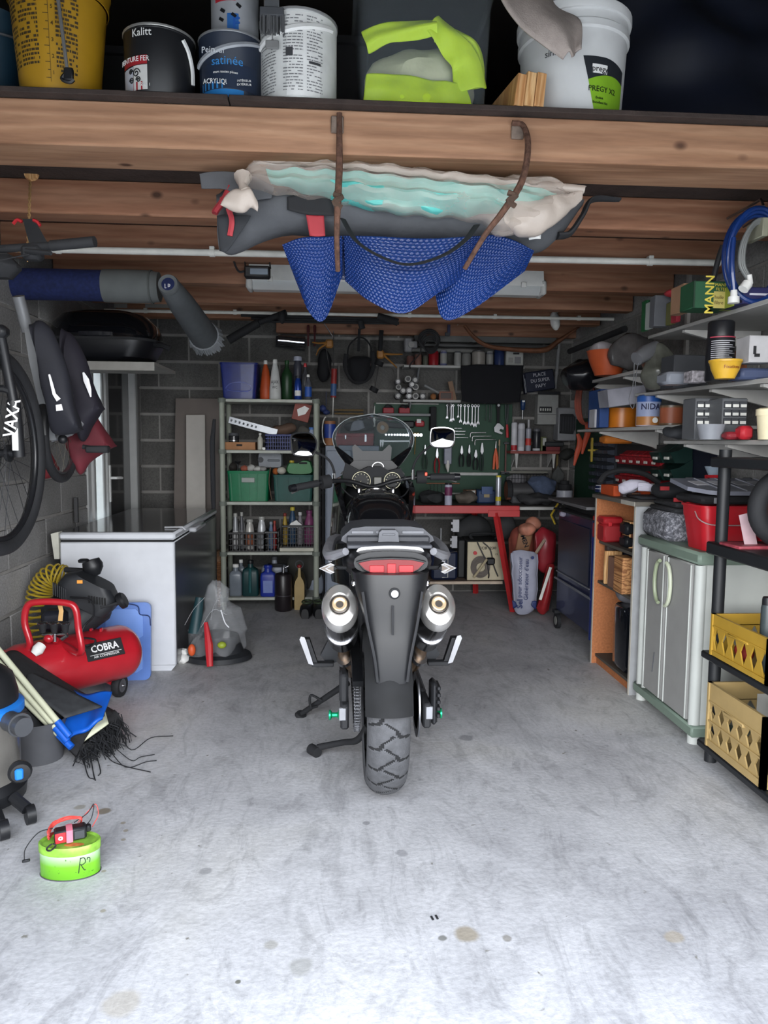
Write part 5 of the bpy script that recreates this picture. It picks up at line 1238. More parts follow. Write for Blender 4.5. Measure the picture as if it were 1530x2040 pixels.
  for s_,q in ((0,w0),(1,w0+Vector((-.10,.26,0)))):
    M2 = RZ(radians(-12)) @ RY(pi/2)
    wh = ob('wheel',B().lathe([(.020,-.016),(.054,-.018),(.058,-.010),(.058,.010),(.054,.018),(.020,.016)],26,q,R=M2),RUB,t)
    ob('hub',B().lathe([(.001,.020),(.008,.026),(.010,.019),(.034,.017),(.034,.015)],20,q,R=M2),STL,wh)
  ob('axle',B().cyl(w0,w0+Vector((-.10,.26,0)),.008).cyl(w0+Vector((-.02,0,.0)),c+ax*.15+Vector((0,0,-.12)),.010),RC,t)
  ob('foot',B().cyl(c-ax*.18+Vector((0,0,-.12)),Vector(((c-ax*.18).x,(c-ax*.18).y,0)),.018),RC,t)
  # name plate
  nrm = Vector((.714,-.70,0)); pc = c+ax*.10+nrm*R*.88+Vector((0,0,R*.47));
  tl = radians(-28)
  Rp = Matrix((ax,nrm.cross(ax)*-1,nrm)).transposed()   # columns x, up, out
  upv = Vector((0,0,1)); out = (nrm*.88+upv*.47).normalized(); u2 = out.cross(ax).normalized()
  Mp = Matrix((ax,u2,out)).transposed()
  b = B().bx(-.095,.095,-.042,.042,-.004,.003,.002); b.v = [tuple(Mp @ Vector(v)+pc) for v in b.v]; npl = ob('name_plate',b,BLKM,t)
  e = Mp.to_euler()
  txt(npl,'COBRA',.047,pc+Mp @ Vector((0,.010,.0045)),m('d9d9d9',.4),rot=tuple(e),bold=.0012,sx=.88)
  txt(npl,'AIR COMPRESSOR',.016,pc+Mp @ Vector((0,-.028,.0045)),m('d9d9d9',.4),rot=tuple(e))
  b = B().bx(-.08,.08,-.0185,-.0165,.003,.0042); b.v = [tuple(Mp @ Vector(v)+pc) for v in b.v]; ob('rule',b,m('d9d9d9',.4),npl)
  # yellow coil hose hanging on the wall
  c0 = at(88,1210,3.95); pts = []
  spine = cr([at(x,y,Y)-c0 for x,y,Y in ((128,1150,4.0),(105,1148,3.98),(88,1165,3.95),(78,1190,3.92),(78,1230,3.9),(82,1275,3.88))],60)
  n = len(spine)
  for i,p in enumerate(spine):
    a = i*2*pi/17; d = (spine[min(i+1,n-1)]-spine[max(i-1,0)]).normalized(); u = d.cross(Vector((0,1,0))).normalized(); pts.append(p+(u*cos(a)+Vector((0,1,0))*sin(a)*.9)*.062)
  O1('coil_hose','yellow coiled air hose hanging behind the compressor on the left wall','hose',B().tube(pts,.0055,6),m('a8902a',.4,var=.1),c0)
compressor()
# ================================================================ folded flags, mats, vacuum and tin on the left floor
def leftfloor():
  def mk3(l): return [at(x,y,Y) for x,y,Y in l]
  POL = m('c3c5ab',.5,var=.05); BT = m('0f55b8',.45,var=.08)
  c0 = at(148,1512,3.0); c0.z = 0; A = lambda x,y,Y: at(x,y,Y)-c0
  # rolled dark mat with frayed edge
  t = T('brushwood_roll','black rolled mat with frayed fibres trailing on the floor, under the folded blue tarp','mat',c0)
  DM = m('1b1b1d',.9,var=.25,sc=30,bump=.4)
  ob('mat',B().grid(lambda u,v: A(-20,1345,3.14).lerp(A(152,1514,3.0),u).lerp(A(60,1330,3.42).lerp(A(236,1432,3.32),u),v)+Vector((0,0,.015+.07*sin(pi*v)*(1-.2*u))),20,14),DM,t,solid=.02)
  ob('roll',B().tube([A(120,1470,3.22)+Vector((0,0,.0)),A(200,1452,3.25),A(236,1430,3.30)],[.05,.055,.042],14),DM,t)
  b = B(); rnd = random.Random(11)
  for i in range(150):
    u = rnd.random(); p = A(156,1510,3.02).lerp(A(242,1440,3.28),u)+Vector((0,0,rnd.uniform(0,.04)));
    q = p+Vector((rnd.uniform(-.01,.09),rnd.uniform(-.12,-.01),0)); q.z = rnd.uniform(.002,.03)
    mid = p.lerp(q,.5)+Vector((rnd.uniform(-.03,.03),rnd.uniform(-.03,.03),rnd.uniform(-.01,.02))); mid.z = max(.003,mid.z); b.tube([p,mid,q],rnd.uniform(.0012,.003),4)
  for l in (((200,1470),(215,1508),(245,1525),(300,1538)),((235,1465),(262,1494),(300,1470),(345,1466)),((215,1500),(250,1528),(290,1518),(312,1515)),((230,1500),(262,1515),(280,1508),(308,1503)),((165,1515),(175,1545),(187,1552)),((180,1510),(186,1540),(190,1555)),((190,1505),(200,1535),(196,1545))):
    ps = [atz(x,y,.004)-c0 for x,y in l]; ps[0].z += .02; b.tube(cr(ps,5),.0022,4)
  ob('fibres',b,BLKM,t)['kind'] = 'stuff'
  # blue and cream tarp with poles
  t = T('flag_bundle','folded blue and cream tarp with three pale poles leaning towards the left wall','tarp',c0)
  ob('blue_sheet',B().grid(lambda u,v: A(110,1378,3.26).lerp(A(222,1382,3.28),u).lerp(A(128,1480,3.0).lerp(A(206,1432,3.1),u),v)+Vector((0,.012*sin(u*7+v*5),.008*sin(u*9))),18,14),BT,t,solid=.012)
  ob('cream_sheet',B().grid(lambda u,v: A(60,1362,3.3).lerp(A(200,1398,3.29),u).lerp(A(140,1492,2.99).lerp(A(212,1440,3.12),u),v)+Vector((0,.03,-.014)),10,8),POL,t,solid=.006)
  for k,(a,b_) in enumerate((((-30,1262),(138,1466)),((-30,1288),(134,1476)),((-30,1318),(142,1488)))):
    p,q = A(*a,3.10+.02*k),A(*b_,2.985)
    pm = ob('pole',B().tube([p,q],.0125,10),POL,t); ob('blue_sleeve',B().tube([p.lerp(q,.86),p.lerp(q,1.005)],.0145,10),BT,pm)
  # grey rubber sheet
  O1('rubber_sheet','scuffed dark grey rubber sheet lying over the blue tarp','sheet',B().grid(lambda u,v: A(58,1340,3.24).lerp(A(205,1412,3.12),u).lerp(A(52,1372,3.10).lerp(A(132,1434,2.99),u),v)+Vector((0,-.01,.012)),12,8),m('323437',.8,var=.25,sc=25),c0,solid=.006)
  # grey bucket
  p = atz(70,1530,0)
  O1('bucket','dark grey round bucket between the vacuum cleaner and the black mat','bucket',B().shell([(.09,0),(.105,.16),(.11,.17)],28),m('4b4c50',.5),(p.x-.02,p.y+.1,0))
  # vacuum cleaner
  p = atz(-12,1600,0); o = Vector((p.x-.04,2.62,0)); A = lambda x,y,Y: at(x,y,Y)-o
  t = T('vacuum_cleaner','steel and black workshop vacuum cleaner with blue rim, cut off by the left edge','vacuum cleaner',o)
  ST_ = m('8d8a84',.25,.7,var=.08); z0 = .10
  ob('drum',B().lathe([(.13,z0),(.15,z0+.02),(.15,z0+.24),(.155,z0+.25)],32),ST_,t)
  ob('base',B().lathe([(.10,.045),(.165,.05),(.17,.09),(.15,.12)],32),BLK,t)
  ob('blue_rim',B().lathe([(.157,z0+.25),(.168,z0+.255),(.168,z0+.28),(.155,z0+.29)],32),m('1f6fc4',.4),t)
  ob('head',B().lathe([(.15,z0+.29),(.15,z0+.32),(.135,z0+.38),(.10,z0+.41),(.001,z0+.42)],32),BLK,t)
  ob('blue_switch',B().box((.07,-.08,z0+.405),(.07,.04,.015),.005),m('1f6fc4',.4),t)
  b = A(38,1447,2.50); ob('hose_port',B().tube([b+Vector((-.05,.05,.0)),b+Vector((.02,-.01,0))],[.034,.032],18).tube([b+Vector((-.01,.02,.0)),b+Vector((.0,.01,0))],[.04,.04],18),m('3c3e42',.4),t)
  b = A(40,1538,2.47); ob('latch_foot',B().lathe([(.034,-.02),(.038,0),(.03,.012),(.001,.014)],20,b,R=RZ(.5) @ RX(pi/2)),BLK,t); ob('blue_latch',B().box(b+Vector((.004,-.018,0)),(.026,.012,.038),.005,RZ(.5)),m('1f6fc4',.35),t)
  for x,y,Y in ((58,1565,2.52),(5,1600,2.42)):
    q = A(x,y,Y); q.z = .032
    ob('castor',B().lathe([(.01,-.014),(.032,-.014),(.032,.014),(.01,.014)],18,q,R=RZ(.6) @ RY(pi/2)).tube([q+Vector((-.01,0,.02)),Vector((q.x*.7,q.y*.7,.08))],.02,8),BLK,t)
  txt(t,'wt',.03,(.105,-.112,z0+.19),BLKM,rot=(pi/2,0,radians(43)))
  # green tin and charger
  p0 = atz(128,1757,0); o = Vector((p0.x,p0.y+.055,0));
  t = T('biscuit_tin','oval lime green metal tin with rusty lid standing alone on the floor, front left','tin',o)
  def _tin(nt,b,L):
    v = obvec(nt); sx_ = nt.nodes.new('ShaderNodeSeparateXYZ'); L.new(v,sx_.inputs[0]); mr = nt.nodes.new('ShaderNodeMapRange'); mr.inputs['From Max'].default_value = .085; L.new(sx_.outputs['Z'],mr.inputs['Value'])
    r = ramp(nt,[(0,'5a9a1c'),(.5,'6aab28'),(.85,'a3c29c'),(1,'b3c9b2')]); L.new(mr.outputs[0],r.inputs[0]); n = nz(nt,v,90,3); r2 = ramp(nt,[(.66,'000000'),(.70,'ffffff')]); L.new(n.outputs[0],r2.inputs[0])
    L.new(mixc(nt,r.outputs[0],lin('3d6a1c')+(1,),r2.outputs[0]),b.inputs['Base Color']); b.inputs['Roughness'].default_value = .3; b.inputs['Metallic'].default_value = .15
  MT = node_mat('printed_tin',_tin); LT = m('7fae3f',.4,.2,var=.3,sc=30)
  k = .62
  ob('body',B().lathe([(.084,0),(.087,.003),(.087,.085)],44,sy=k),MT,t)
  ob('lid',B().lathe([(.0895,.075),(.090,.078),(.090,.098),(.087,.101),(.081,.099),(.078,.096),(.001,.097)],44,sy=k),LT,t)
  ob('rim',B().tube([(cos(i*2*pi/40)*.0875,sin(i*2*pi/40)*.0875*k,.002) for i in range(40)],.0018,5,closed=True),STL,t)
  b = B(); q = lambda x,z: Vector((x,-sqrt(max(0,1-(x/.0875)**2))*.0875*k-.001,z))
  b.tube([q(.046,.068),q(.043,.045),q(.040,.022)],.0012,4).tube(cr([q(.045,.066),q(.055,.066),q(.058,.052),q(.05,.046),q(.043,.048)]),.0012,4).tube(cr([q(.046,.048),q(.054,.030),q(.058,.028)]),.0012,4).tube(cr([q(.062,.058),q(.064,.064),q(.069,.060),q(.068,.048)]),.0012,4)
  ob('handwriting',b,BLKM,t)
  ob('rust_patch',B().lathe([(.001,0),(.024,.0006),(.03,0)],14,(.02,-.022,.0965),sy=.35),m('b0662e',.8,var=.4,sc=60),t)
  o2 = o+Vector((-.005,.0,.1005))
  t = T('battery_charger','black and red battery charger with pink strap and red cable, on the green tin','charger',o2,radians(22))
  ob('body',B().bx(-.038,.052,-.018,.020,0,.038,.005),BLK,t); ob('front_panel',B().bx(-.036,-.006,-.0205,-.018,.003,.034,.002),RED,t)
  txt(t,'O',.015,(-.021,-.0212,.018),WHT,bold=.001); ob('strap',B().tube([(.004,-.021,0),(.004,-.021,.037),(.004,.0,.041),(.004,.022,.037),(.004,.022,0)],.009,4,flat=.2),m('c76a7c',.7),t)
  ob('rating_plate',B().bx(.018,.045,-.0195,-.018,.006,.030),m('33363a',.5),t)
  b = B(); rnd = random.Random(7)
  for kk in range(9): b.tube(cr([(-.052+rnd.uniform(-.004,.004),.01+rnd.uniform(-.01,.01),.01+kk*.002),(-.04,.035,.03+kk*.002),(.0,.045,.045+rnd.uniform(-.004,.006)),(.04,.03,.040+kk*.001),(.03,.05,.015),(-.03,.05,.008)],5,True),.0018,5)
  b.tube(cr([(.03,.035,.03),(.07,.05,.06),(.085,.05,.07),(.09,.04,.04),(.07,.02,.015)]),.0015,5)
  ob('red_cable',b,m('b03a34',.5),t)
  b = B().tube(cr([(-.04,.02,.035),(-.08,.02,.03),(-.115,.0,.0),(-.12,-.01,-.03)]),.0016,5); ob('plug',B().box((-.115,-.012,-.032),(.022,.008,.008),.002),BLK,t)
  ob('black_cable',b,BLKM,t); b = B().tube(cr([(-.045,-.03,.012),(-.06,-.03,.0),(-.05,-.045,-.0),(-.035,-.03,.004)],6,True),.0025,5); ob('cable_loop',b,BLKM,t); b = B().tube(cr([(.02,.03,.035),(.06,.045,.05),(.078,.045,.075),(.07,.03,.04),(.05,.02,.02)]),.0015,5)
  ob('black_cable',b,BLKM,t); ob('plug',B().box((.058,.01,.02),(.016,.02,.02),.004),BLK,t)
  # plastic bag with tools beside freezer
  p = atz(415,1325,0); c0 = Vector((p.x+.02,p.y+.12,0)); A = lambda x,y,Y: at(x,y,Y)-c0
  t = T('clear_bag','clear plastic bag heaped over dark gear and a red tool beside the freezer','plastic bag',c0)
  b = B().lathe([(.14,.0),(.15,.03),(.155,.07),(.15,.12),(.16,.17),(.14,.22),(.13,.27),(.10,.32),(.085,.37),(.06,.42),(.03,.45),(.001,.445)],44,sx=.95,sy=.8); b.v = [tuple(Vector(v)+Vector((-.06*(v[2]/.4)**2*0+.03*v[2],0,0))) for v in b.v]; b.jig(.06,6,3); b.jig(.028,17,5); b.v = [(x,y,max(.003,z)) for x,y,z in b.v]
  ob('film',b,m('b9bcc0',.05,alpha=.22,var=.1),t)
  ob('dark_base',B().lathe([(.16,0),(.20,.01),(.19,.035),(.15,.05),(.12,.15),(.06,.17),(.001,.17)],28,(.02,0,0),sy=.8),m('202226',.6),t)
  ob('red_handle',B().tube([A(410,1240,4.28),A(416,1285,4.24),A(418,1328,4.20)],[.012,.024,.018],8),RED,t)
  ob('orange_ball',B().ell(A(382,1295,4.28),(.022,.022,.035)),ORG,t); ob('green_knob',B().ell(A(442,1285,4.26),(.026,.02,.02)),m('8a9a2e',.5),t)
  ob('teal_bottle',B().cyl(A(388,1262,4.40),A(398,1190,4.44),.04,.025),m('1d3a40',.5),t)
  for l in (((452,1225),(425,1215),(400,1250)),((440,1180),(425,1210),(420,1235)),((368,1245),(385,1215),(408,1190)),((440,1215),(448,1240),(456,1250))): ob('crease',B().tube(cr([A(x,y,4.18) for x,y in l],4),.003,4,flat=.4),m('d0d2d6',.15),t)
  O1('paper_ball','small crumpled white paper ball on the floor at the freezer corner','paper',B().ell((0,0,.03),(.035,.03,.03)).ell((.005,.01,.07),(.025,.02,.02)).jig(.012,40,3),WHT,atz(364,1322,0))
leftfloor()
for i,px in enumerate((861,870)): O1('rubber_scrap',['left','right'][i]+' of two tiny black slivers lying on the bare floor at the front','scrap',B().bx(-.003,.003,-.009,.009,0,.003,.001),BLKM,atz(px,1830+i*-2,0),.2,'two black slivers on the floor')
# ================================================================ plastic shelving unit at the back
BOTG = []
def dims(x0,x1,yt,zs,Y,yb=None):
  l = at(x0,(yt),Y); r = at(x1,(yt),Y); return (l.x+r.x)/2,r.x-l.x,l.z-zs
def blob(name,lab,cat,x0,x1,y0,y1,Y,D,col,am=.02,fr=12,seed=1,rough=.8,zs=None,**k):
  c = at((x0+x1)/2,y1,Y); w = at(x1,y1,Y).x-at(x0,y1,Y).x; h = at((x0+x1)/2,y0,Y).z-c.z
  if zs is not None: c.z = zs
  b = B().ell((0,0,h/2),(w/2,D/2,h/2),28,18); b.v = [(v[0],v[1],max(0.0,v[2])) for v in b.jig(am,fr,seed).v]
  return O1(name,lab,cat,b,col if not isinstance(col,str) else m(col,rough,**k),c)
def shelfunit():
  YF_,YB_ = 5.78,6.16; o = at(533,1200,YF_); o.z = 0
  lv = [at(533,y,YF_).z for y in (1190,1100,1000,897,795)]
  t = T('shelving_unit','grey green plastic shelving unit with five shelves at the back wall, left of the motorcycle','shelving',o)
  PG = m('8f9488',.55,var=.05); PD = m('6a7068',.6)
  xl,xr = at(444,1000,YF_).x-o.x,at(630,1000,YF_).x-o.x
  for i,z in enumerate(lv):
    lab = ob('shelf',B().bx(xl,xr,0,YB_-YF_,z-.024,z,.004),m('a9aca3',.55),t)
    for x in (xl,xr):
      for y in (0,YB_-YF_): ob('collar',B().cyl((x,y,z-.03),(x,y,z+.004),.030,n=12),PD,t)
  for x in (xl,xr):
    for y in (0,YB_-YF_):
      ob('post',B().cyl((x,y,.03),(x,y,lv[-1]),.021,n=12).cyl((x,y,0),(x,y,.03),.012,.021,n=12),PG,t)
  Z = lambda i: lv[i]+.0015
  # ---- top shelf
  Yt = 5.92
  cx,w,h = dims(440,516,724,Z(4),Yt)
  t = T('storage_bin','blue plastic bin with an embossed dish shape on top of the shelving unit','bin',(cx,5.97,Z(4)))
  BM_ = m('1c2a72',.4,var=.15,coat=.2)
  q = lambda z,k,i=0: [(x,y,z) for x,y in rr(w*k-2*i,.30*k-2*i,.03,4)]
  ob('body',B().loft([q(0,.84),q(h*.95,.97),q(h*.95,1.0),q(h,1.0),q(h,1.0,.012),q(h*.95,.97,.006),q(.006,.84,.006)]),BM_,t)
  ob('embossed_ring',B().tube(cr([(-.09,-.133,h*.25),(.07,-.133,h*.22),(.09,-.138,h*.36),(.03,-.14,h*.46),(-.06,-.14,h*.42)],5,True),.004,5),m('5560a8',.3),t)
  G = 'bottles on the top shelf of the shelving unit'
  def bt(lab,x0,x1,yt,zi,Y,mt,**k):
    cx,w,h = dims(x0,x1,yt,Z(zi),Y); return bottle('bottle',lab,(cx,Y,Z(zi)),w/2,h,mt,**k)
  bt('orange cone shaped bottle with white top beside the blue bin',517,541,716,4,Yt,m('b04a20',.5),shape='cone',cap=WHT,neck=.25,group=G)
  t = bt('white cone shaped detergent bottle with black handwriting beside the orange bottle',536,560,714,4,Yt-.03,m('bdbfbd',.5),shape='cone',cap=WHT,group=G); txt(t,'AJAX',.035,(0,-.05,.13),BLK,rot=(pi/2,0,0),sx=.7); txt(t,'WC',.028,(0,-.053,.09),BLK,sx=.8)
  bt('dark green bottle between the white bottle and the blue spray can',560,583,716,4,Yt+.04,m('1f3d24',.4),cap=m('1f4a26',.5),group=G)
  t = bt('blue spray can with white cap and small white label on the top shelf',586,601,748,4,Yt-.05,m('1c3c8c',.3,.3),neck=.6,cap=m('2a2c33',.5),group=G); ob('paper_label',B().lathe([(.031,.03),(.031,.07)],10,a0=-2.4,a1=-.8),WHT,t)
  bt('clear bottle with red cap behind the blue spray can',600,616,722,4,Yt+.04,m('4b4d52',.2,alpha=.7),cap=RED,group=G)
  bt('clear bottle with blue label at the right end of the top shelf',607,621,745,4,Yt-.05,m('5a5e66',.2,alpha=.75),label=m('2450a0',.5),neck=.35,cap=WHT,group=G)
  bt('jar with dark blue lid behind the blue spray can, tallest on the top shelf',584,602,708,4,Yt+.10,m('3c3e48',.4),cap=m('a4a8b8',.5),neck=.75,group=G)
  # ---- shelf 4
  Y = 5.90
  p0,p1 = at(456,836,Y),at(552,862,Y); d = p1-p0
  b = B().bx(0,d.length,-.003,.003,-.026,.026,.001)
  for i in range(7): b.cyl((.02+i*.032,-.005,.008),(.02+i*.032,-.002,-.008),.007,n=8)
  O1('steel_strip','perforated galvanised strip slanting across the second highest shelf','metal strip',b,m('85888c',.35,.7),p0,(0,atan2(-(d.z),d.x),0))
  cx,w,h = dims(455,476,847,Z(3)+.055,Y)
  ty = T('wooden_tray','low wooden tray with an oval grip hole on the second highest shelf','tray',(at(479,890,Y).x,Y+.05,Z(3)))
  ob('body',B().bx(-.12,.12,-.12,-.11,0,.058,.001).bx(-.12,.12,.11,.12,0,.058,.001).bx(-.12,-.11,-.11,.11,0,.058).bx(.11,.12,-.11,.11,0,.058).bx(-.11,.11,-.11,.11,0,.006),m('a2734d',.7),ty); ob('grip_hole',B().bx(-.022,.022,-.122,-.119,.028,.042,.004),BLKM,ty)
  t = T('glass_jar','dark striped jar with a lid standing in the wooden tray','jar',(cx,Y,Z(3)+.007)); ob('body',B().lathe([(.036,0),(.040,.004),(.040,.095),(.036,.1)],20),m('292a2c',.2),t); ob('lid',B().lathe([(.04,.1),(.04,.12),(.001,.122)],20),DGR,t); ob('stripe',B().lathe([(.0405,.03),(.0405,.036)],14,a0=-2.6,a1=-.5),STL,t); ob('stripe',B().lathe([(.0405,.06),(.0405,.066)],14,a0=-2.6,a1=-.5),STL,t)
  cx,w,h = dims(513,523,862,Z(3),5.85); t = bottle('bottle','tiny pale bottle with thin neck standing alone between the tray and the blue crate',(cx,5.86,Z(3)),w/2+.002,h,m('b5b3a8',.4),neck=.4,cap=WHT)
  O1('dice','small white cube on the second highest shelf beside the tiny bottle','cube',B().bx(-.012,.012,-.012,.012,0,.02,.002),WHT,(at(526,890,5.84).x,5.83,Z(3)))
  cx,w,h = dims(530,588,866,Z(3),5.88); lattice('storage_crate','small dark blue slotted crate on the second highest shelf',(cx,5.97,Z(3)),w,.24,h,m('1b2762',.5),nx=12,nz_=4,th=.006)
  blob('cloth','brown rag heap piled in the small blue crate','rag',540,590,843,868,5.98,.16,'5f4b3f',.02,12,2)
  cx,z,w,h = fb(580,802,614,838,5.93)
  t = T('snack_pack','red and white cardboard pack tilted at the right of the second highest shelf','box',(at(597,838,5.95).x,5.98,at(597,838,5.95).z),(0,radians(14),0)); ob('body',B().bx(-w/2,w/2,-.03,.03,0,h,.002),m('7c3a30',.6),t); ob('white_print',B().prism([(-.02,.03),(.03,.06),(.05,.11),(.01,.12),(-.04,.08)],-.032,-.03),WHT,t)
  blob('clear_pouch','crumpled clear pouch under the tilted red pack','pouch',592,622,838,886,5.90,.12,m('66645f',.15,alpha=.6),.025,14,5,zs=Z(3))
  bt('small white and blue spray tin at the right end of the second highest shelf',615,628,850,3,5.86,m('8e98b0',.4),neck=.7,cap=m('3b69a8',.4))
  # ---- shelf 3
  Y = 5.80
  cx,w,h = dims(450,537,938,Z(2),Y)
  crate('storage_crate','bright green plastic crate full of bits on the middle shelf',(cx,Y+.17,Z(2)),w*.97,.30,h,m('0d6b45',.45),ribs=5)
  rnd = random.Random(3)
  for i,(x,y,c_) in enumerate(((465,925,'26221f'),(487,930,'a05a48'),(500,928,'b8b8b4'),(513,932,'c4c4c0'),(524,932,'9a9a98'))):
    blob('spare_part',['dark lump at the left of the green crate','reddish cap in the green crate','pale plastic nozzle in the green crate','white crumpled tissue in the green crate','grey fitting at the right of the green crate'][i],'part',x-8,x+8,y-3,940,Y+.15,.06,c_,.006,30,i)
  O1('spray_nozzle','black funnel shaped nozzle standing in the bright green crate','nozzle',B().lathe([(.006,0),(.006,.05),(.026,.07),(.027,.075),(.001,.07)],14),BLK,at(474,938,Y+.12))
  cx,w,h = dims(542,625,946,Z(2),Y); crate('storage_crate','dull dark green plastic crate under the green jerrycan',(cx,Y+.17,Z(2)),w*.97,.30,h,m('24504a',.55),ribs=4,slot=False)
  zt = at(560,944,Y+.15).z
  def jerry(lab,x0,x1,y0,y1,Y,col,rot=0,cap=DGR,D=.12):
    c,z,w,h = fb(x0,y0,x1,y1,Y); t = T('jerrycan',lab,'jerrycan',(c,Y,z)); mt = m(col,.45,var=.08)
    P = [(-.5,0),(.5,0),(.5,.72),(.42,.95),(.12,1.0),(-.12,.80),(-.5,.76)]
    b = B(); pts = [tuple(q.xy) for q in cr([(x*w,z*h,0) for x,z in P],4,True)]
    b.loft([[(x*.9+0,-D/2,.5*h+(z-.5*h)*.92) for x,z in pts],[(x,-D/2+.02,z) for x,z in pts],[(x,D/2-.02,z) for x,z in pts],[(x*.9,D/2,.5*h+(z-.5*h)*.92) for x,z in pts]])
    ob('body',b,mt,t); ob('handle_gap',B().prism(rr(w*.36,h*.14,h*.06,3,w*.14,h*.80),-D/2-.003,D/2+.003),BLKM,t)
    ob('cap',B().cyl((-.36*w,0,h*.74),(-.36*w,0,h*.98),w*.10,n=14),cap,t); return t
  jerry('small green jerrycan with yellow cap lying on the dull green crate',575,621,917,943,Y+.12,'0f6a2a',cap=m('b09a30',.5))
  c,z,w,h = fb(515,901,563,932,Y+.25)
  t = T('jerrycan','pale grey jerrycan lying on its side behind the green crates','jerrycan',(c,Y+.25,z)); ob('body',B().loft([[(x,-.06,z_+h/2) for x,z_ in rr(w*.92,h*.9,.02)],[(x,-.04,z_+h/2) for x,z_ in rr(w,h,.025)],[(x,.06,z_+h/2) for x,z_ in rr(w,h,.025)]]),m('7c8188',.5),t); ob('cap',B().lathe([(.022,0),(.022,.012),(.001,.013)],16,(-w*.38,-.06,h*.52),R=RX(pi/2)),DGR,t); ob('grip',B().bx(-w*.1,w*.4,-.067,-.058,h*.42,h*.55,.004),m('5c6168',.5),t)
  blob('funnel','white plastic funnel upside down between the two green crates','funnel',552,570,930,945,Y+.1,.07,'b9b5aa',.0,5,1)
  blob('orange_box','orange box edge behind the white funnel','box',543,556,932,946,Y+.16,.06,'b0602c',.0,5,1)
  O1('strap','thin brown strap hanging between the two green crates','strap',B().tube(cr([at(539,930,5.76)-at(539,930,5.76),at(536,960,5.75)-at(539,930,5.76),at(541,995,5.76)-at(539,930,5.76)]),.004,5),m('5c4a3c',.8),at(539,930,5.76))
  # ---- shelf 2
  Y = 5.80
  cx,w,h = dims(456,526,1062,Z(1),Y); lattice('storage_crate','black slotted crate full of paint tins on the lower shelf, left',(cx,Y+.14,Z(1)),w,.26,h,m('1a1719',.5),nx=10,nz_=3,th=.008)
  cx,w,h = dims(528,552,1060,Z(1),Y); lattice('storage_crate','narrow black crate between the two wider crates on the lower shelf',(cx,Y+.14,Z(1)),w,.26,h,m('1c1c1f',.4),nx=4,nz_=3,th=.006)
  cx,w,h = dims(562,627,1048,Z(1)+.03,Y); lattice('storage_crate','black wire basket of bottles on the lower shelf, right',(cx,Y+.14,Z(1)+.031),w,.26,h,m('202022',.5),nx=12,nz_=5,th=.004)
  O1('board','pale board under the black wire basket on the lower shelf','board',B().bx(-w/2-.02,w/2+.01,0,.28,0,.028,.002),m('b9b7aa',.6),(cx,Y,Z(1)))
  for i,(x0,x1,y0,col,lc,lab) in enumerate(((464,475,1020,'8e9194','c4c4c4','small grey and white tin at the left of the black crate'),(474,488,1030,'a5a6a6','3c3c3c','spray can with dark printed label in the black crate'),(489,507,1032,'b5b3ae','8a4f35','short white tin with brown picture in the black crate'),(512,529,1028,'c4c6c9','8d9094','tall white tin with grey print in the black crate'),(478,486,1018,'55565a','77787a','dark nozzle can behind the printed spray can'))):
    cx,w,h = dims(x0,x1,y0,Z(1)+.008,5.90); bottle('spray_tin',lab,(cx,5.88+.05*(i % 2),Z(1)+.008),w/2,h,m(col,.35,.2),neck=.6,cap=m('a0a09c',.4),label=m(lc,.5),cat='tin')
  for x0,x1,y0,col,lc,lab in ((535,545,1038,'5a6f8c','8c94a0','blue grey bottle in the narrow black crate'),(543,551,1036,'8a2a2a','a04030','red bottle with red cap in the narrow black crate')):
    cx,w,h = dims(x0,x1,y0,Z(1)+.008,5.92); bottle('bottle',lab,(cx,5.92,Z(1)+.008),w/2,h,m(col,.4),cap=m(lc,.4),neck=.5)
  for i,(x0,x1,y0,col,cc,lab) in enumerate(((563,573,1020,'a58830','7a2c22','amber bottle with red top in the wire basket'),(575,590,1008,'2c4560','b8a838','dark blue bottle with yellow cap in the wire basket, tallest'),(592,604,1018,'7d7a80','c0c0c0','pale pouch bottle in the middle of the wire basket'),(606,626,1015,'7d3f66','6a3058','round purple bottle at the right of the wire basket'))):
    cx,w,h = dims(x0,x1,y0,Z(1)+.04,5.94); bottle('bottle',lab,(cx,5.92+.03*(i % 2),Z(1)+.04),w/2,h,m(col,.4),cap=m(cc,.4),neck=.5)
  O1('paper_scoop','white paper scoop lying on top of the wire basket','scoop',B().prism([(-.06,.0),(.07,.0),(.045,.03),(.01,.055),(-.03,.035)],-.04,.04).jig(.004,20,1),WHT,at(588,1050,5.88))
  # ---- bottom shelf
  Y = 5.86
  for i,(x0,x1,y0,dy) in enumerate(((457,482,1122,0),(472,488,1113,.15))):
    cx,w,h = dims(x0,x1,y0,Z(0),Y+dy); bottle('water_jug',['translucent white jug with white cap at the left end of the bottom shelf','second translucent jug behind the first one on the bottom shelf'][i],(cx,Y+dy,Z(0)),w/2,h,m('7d8690',.25,alpha=.75),shape='flat',cap=WHT,neck=.4,cat='jug')
  cx,w,h = dims(482,515,1115,Z(0),Y-.02); t = bottle('jerrycan','dark teal jerrycan standing edge on upon the bottom shelf',(cx,Y,Z(0)),w/2,h,m('123638',.45),shape='flat',cap=BLK,neck=.3,cat='jerrycan'); ob('ridge',B().tube([(0,-.052,.03),(0,-.052,h*.6),(0,-.03,h*.75)],.012,8),m('1f5254',.45),t)
  cx,w,h = dims(520,572,1108,Z(0),Y+.08); t = bottle('jerrycan','large white plastic jerrycan with dark handle gap on the bottom shelf',(cx,Y+.12,Z(0)),w/2,h,m('8b919c',.4),shape='flat',cap=DGR,neck=.18,cat='jerrycan',sy=.4); ob('handle_gap',B().bx(-.05,.07,-.046,-.04,h*.70,h*.80,.006),BLKM,t)
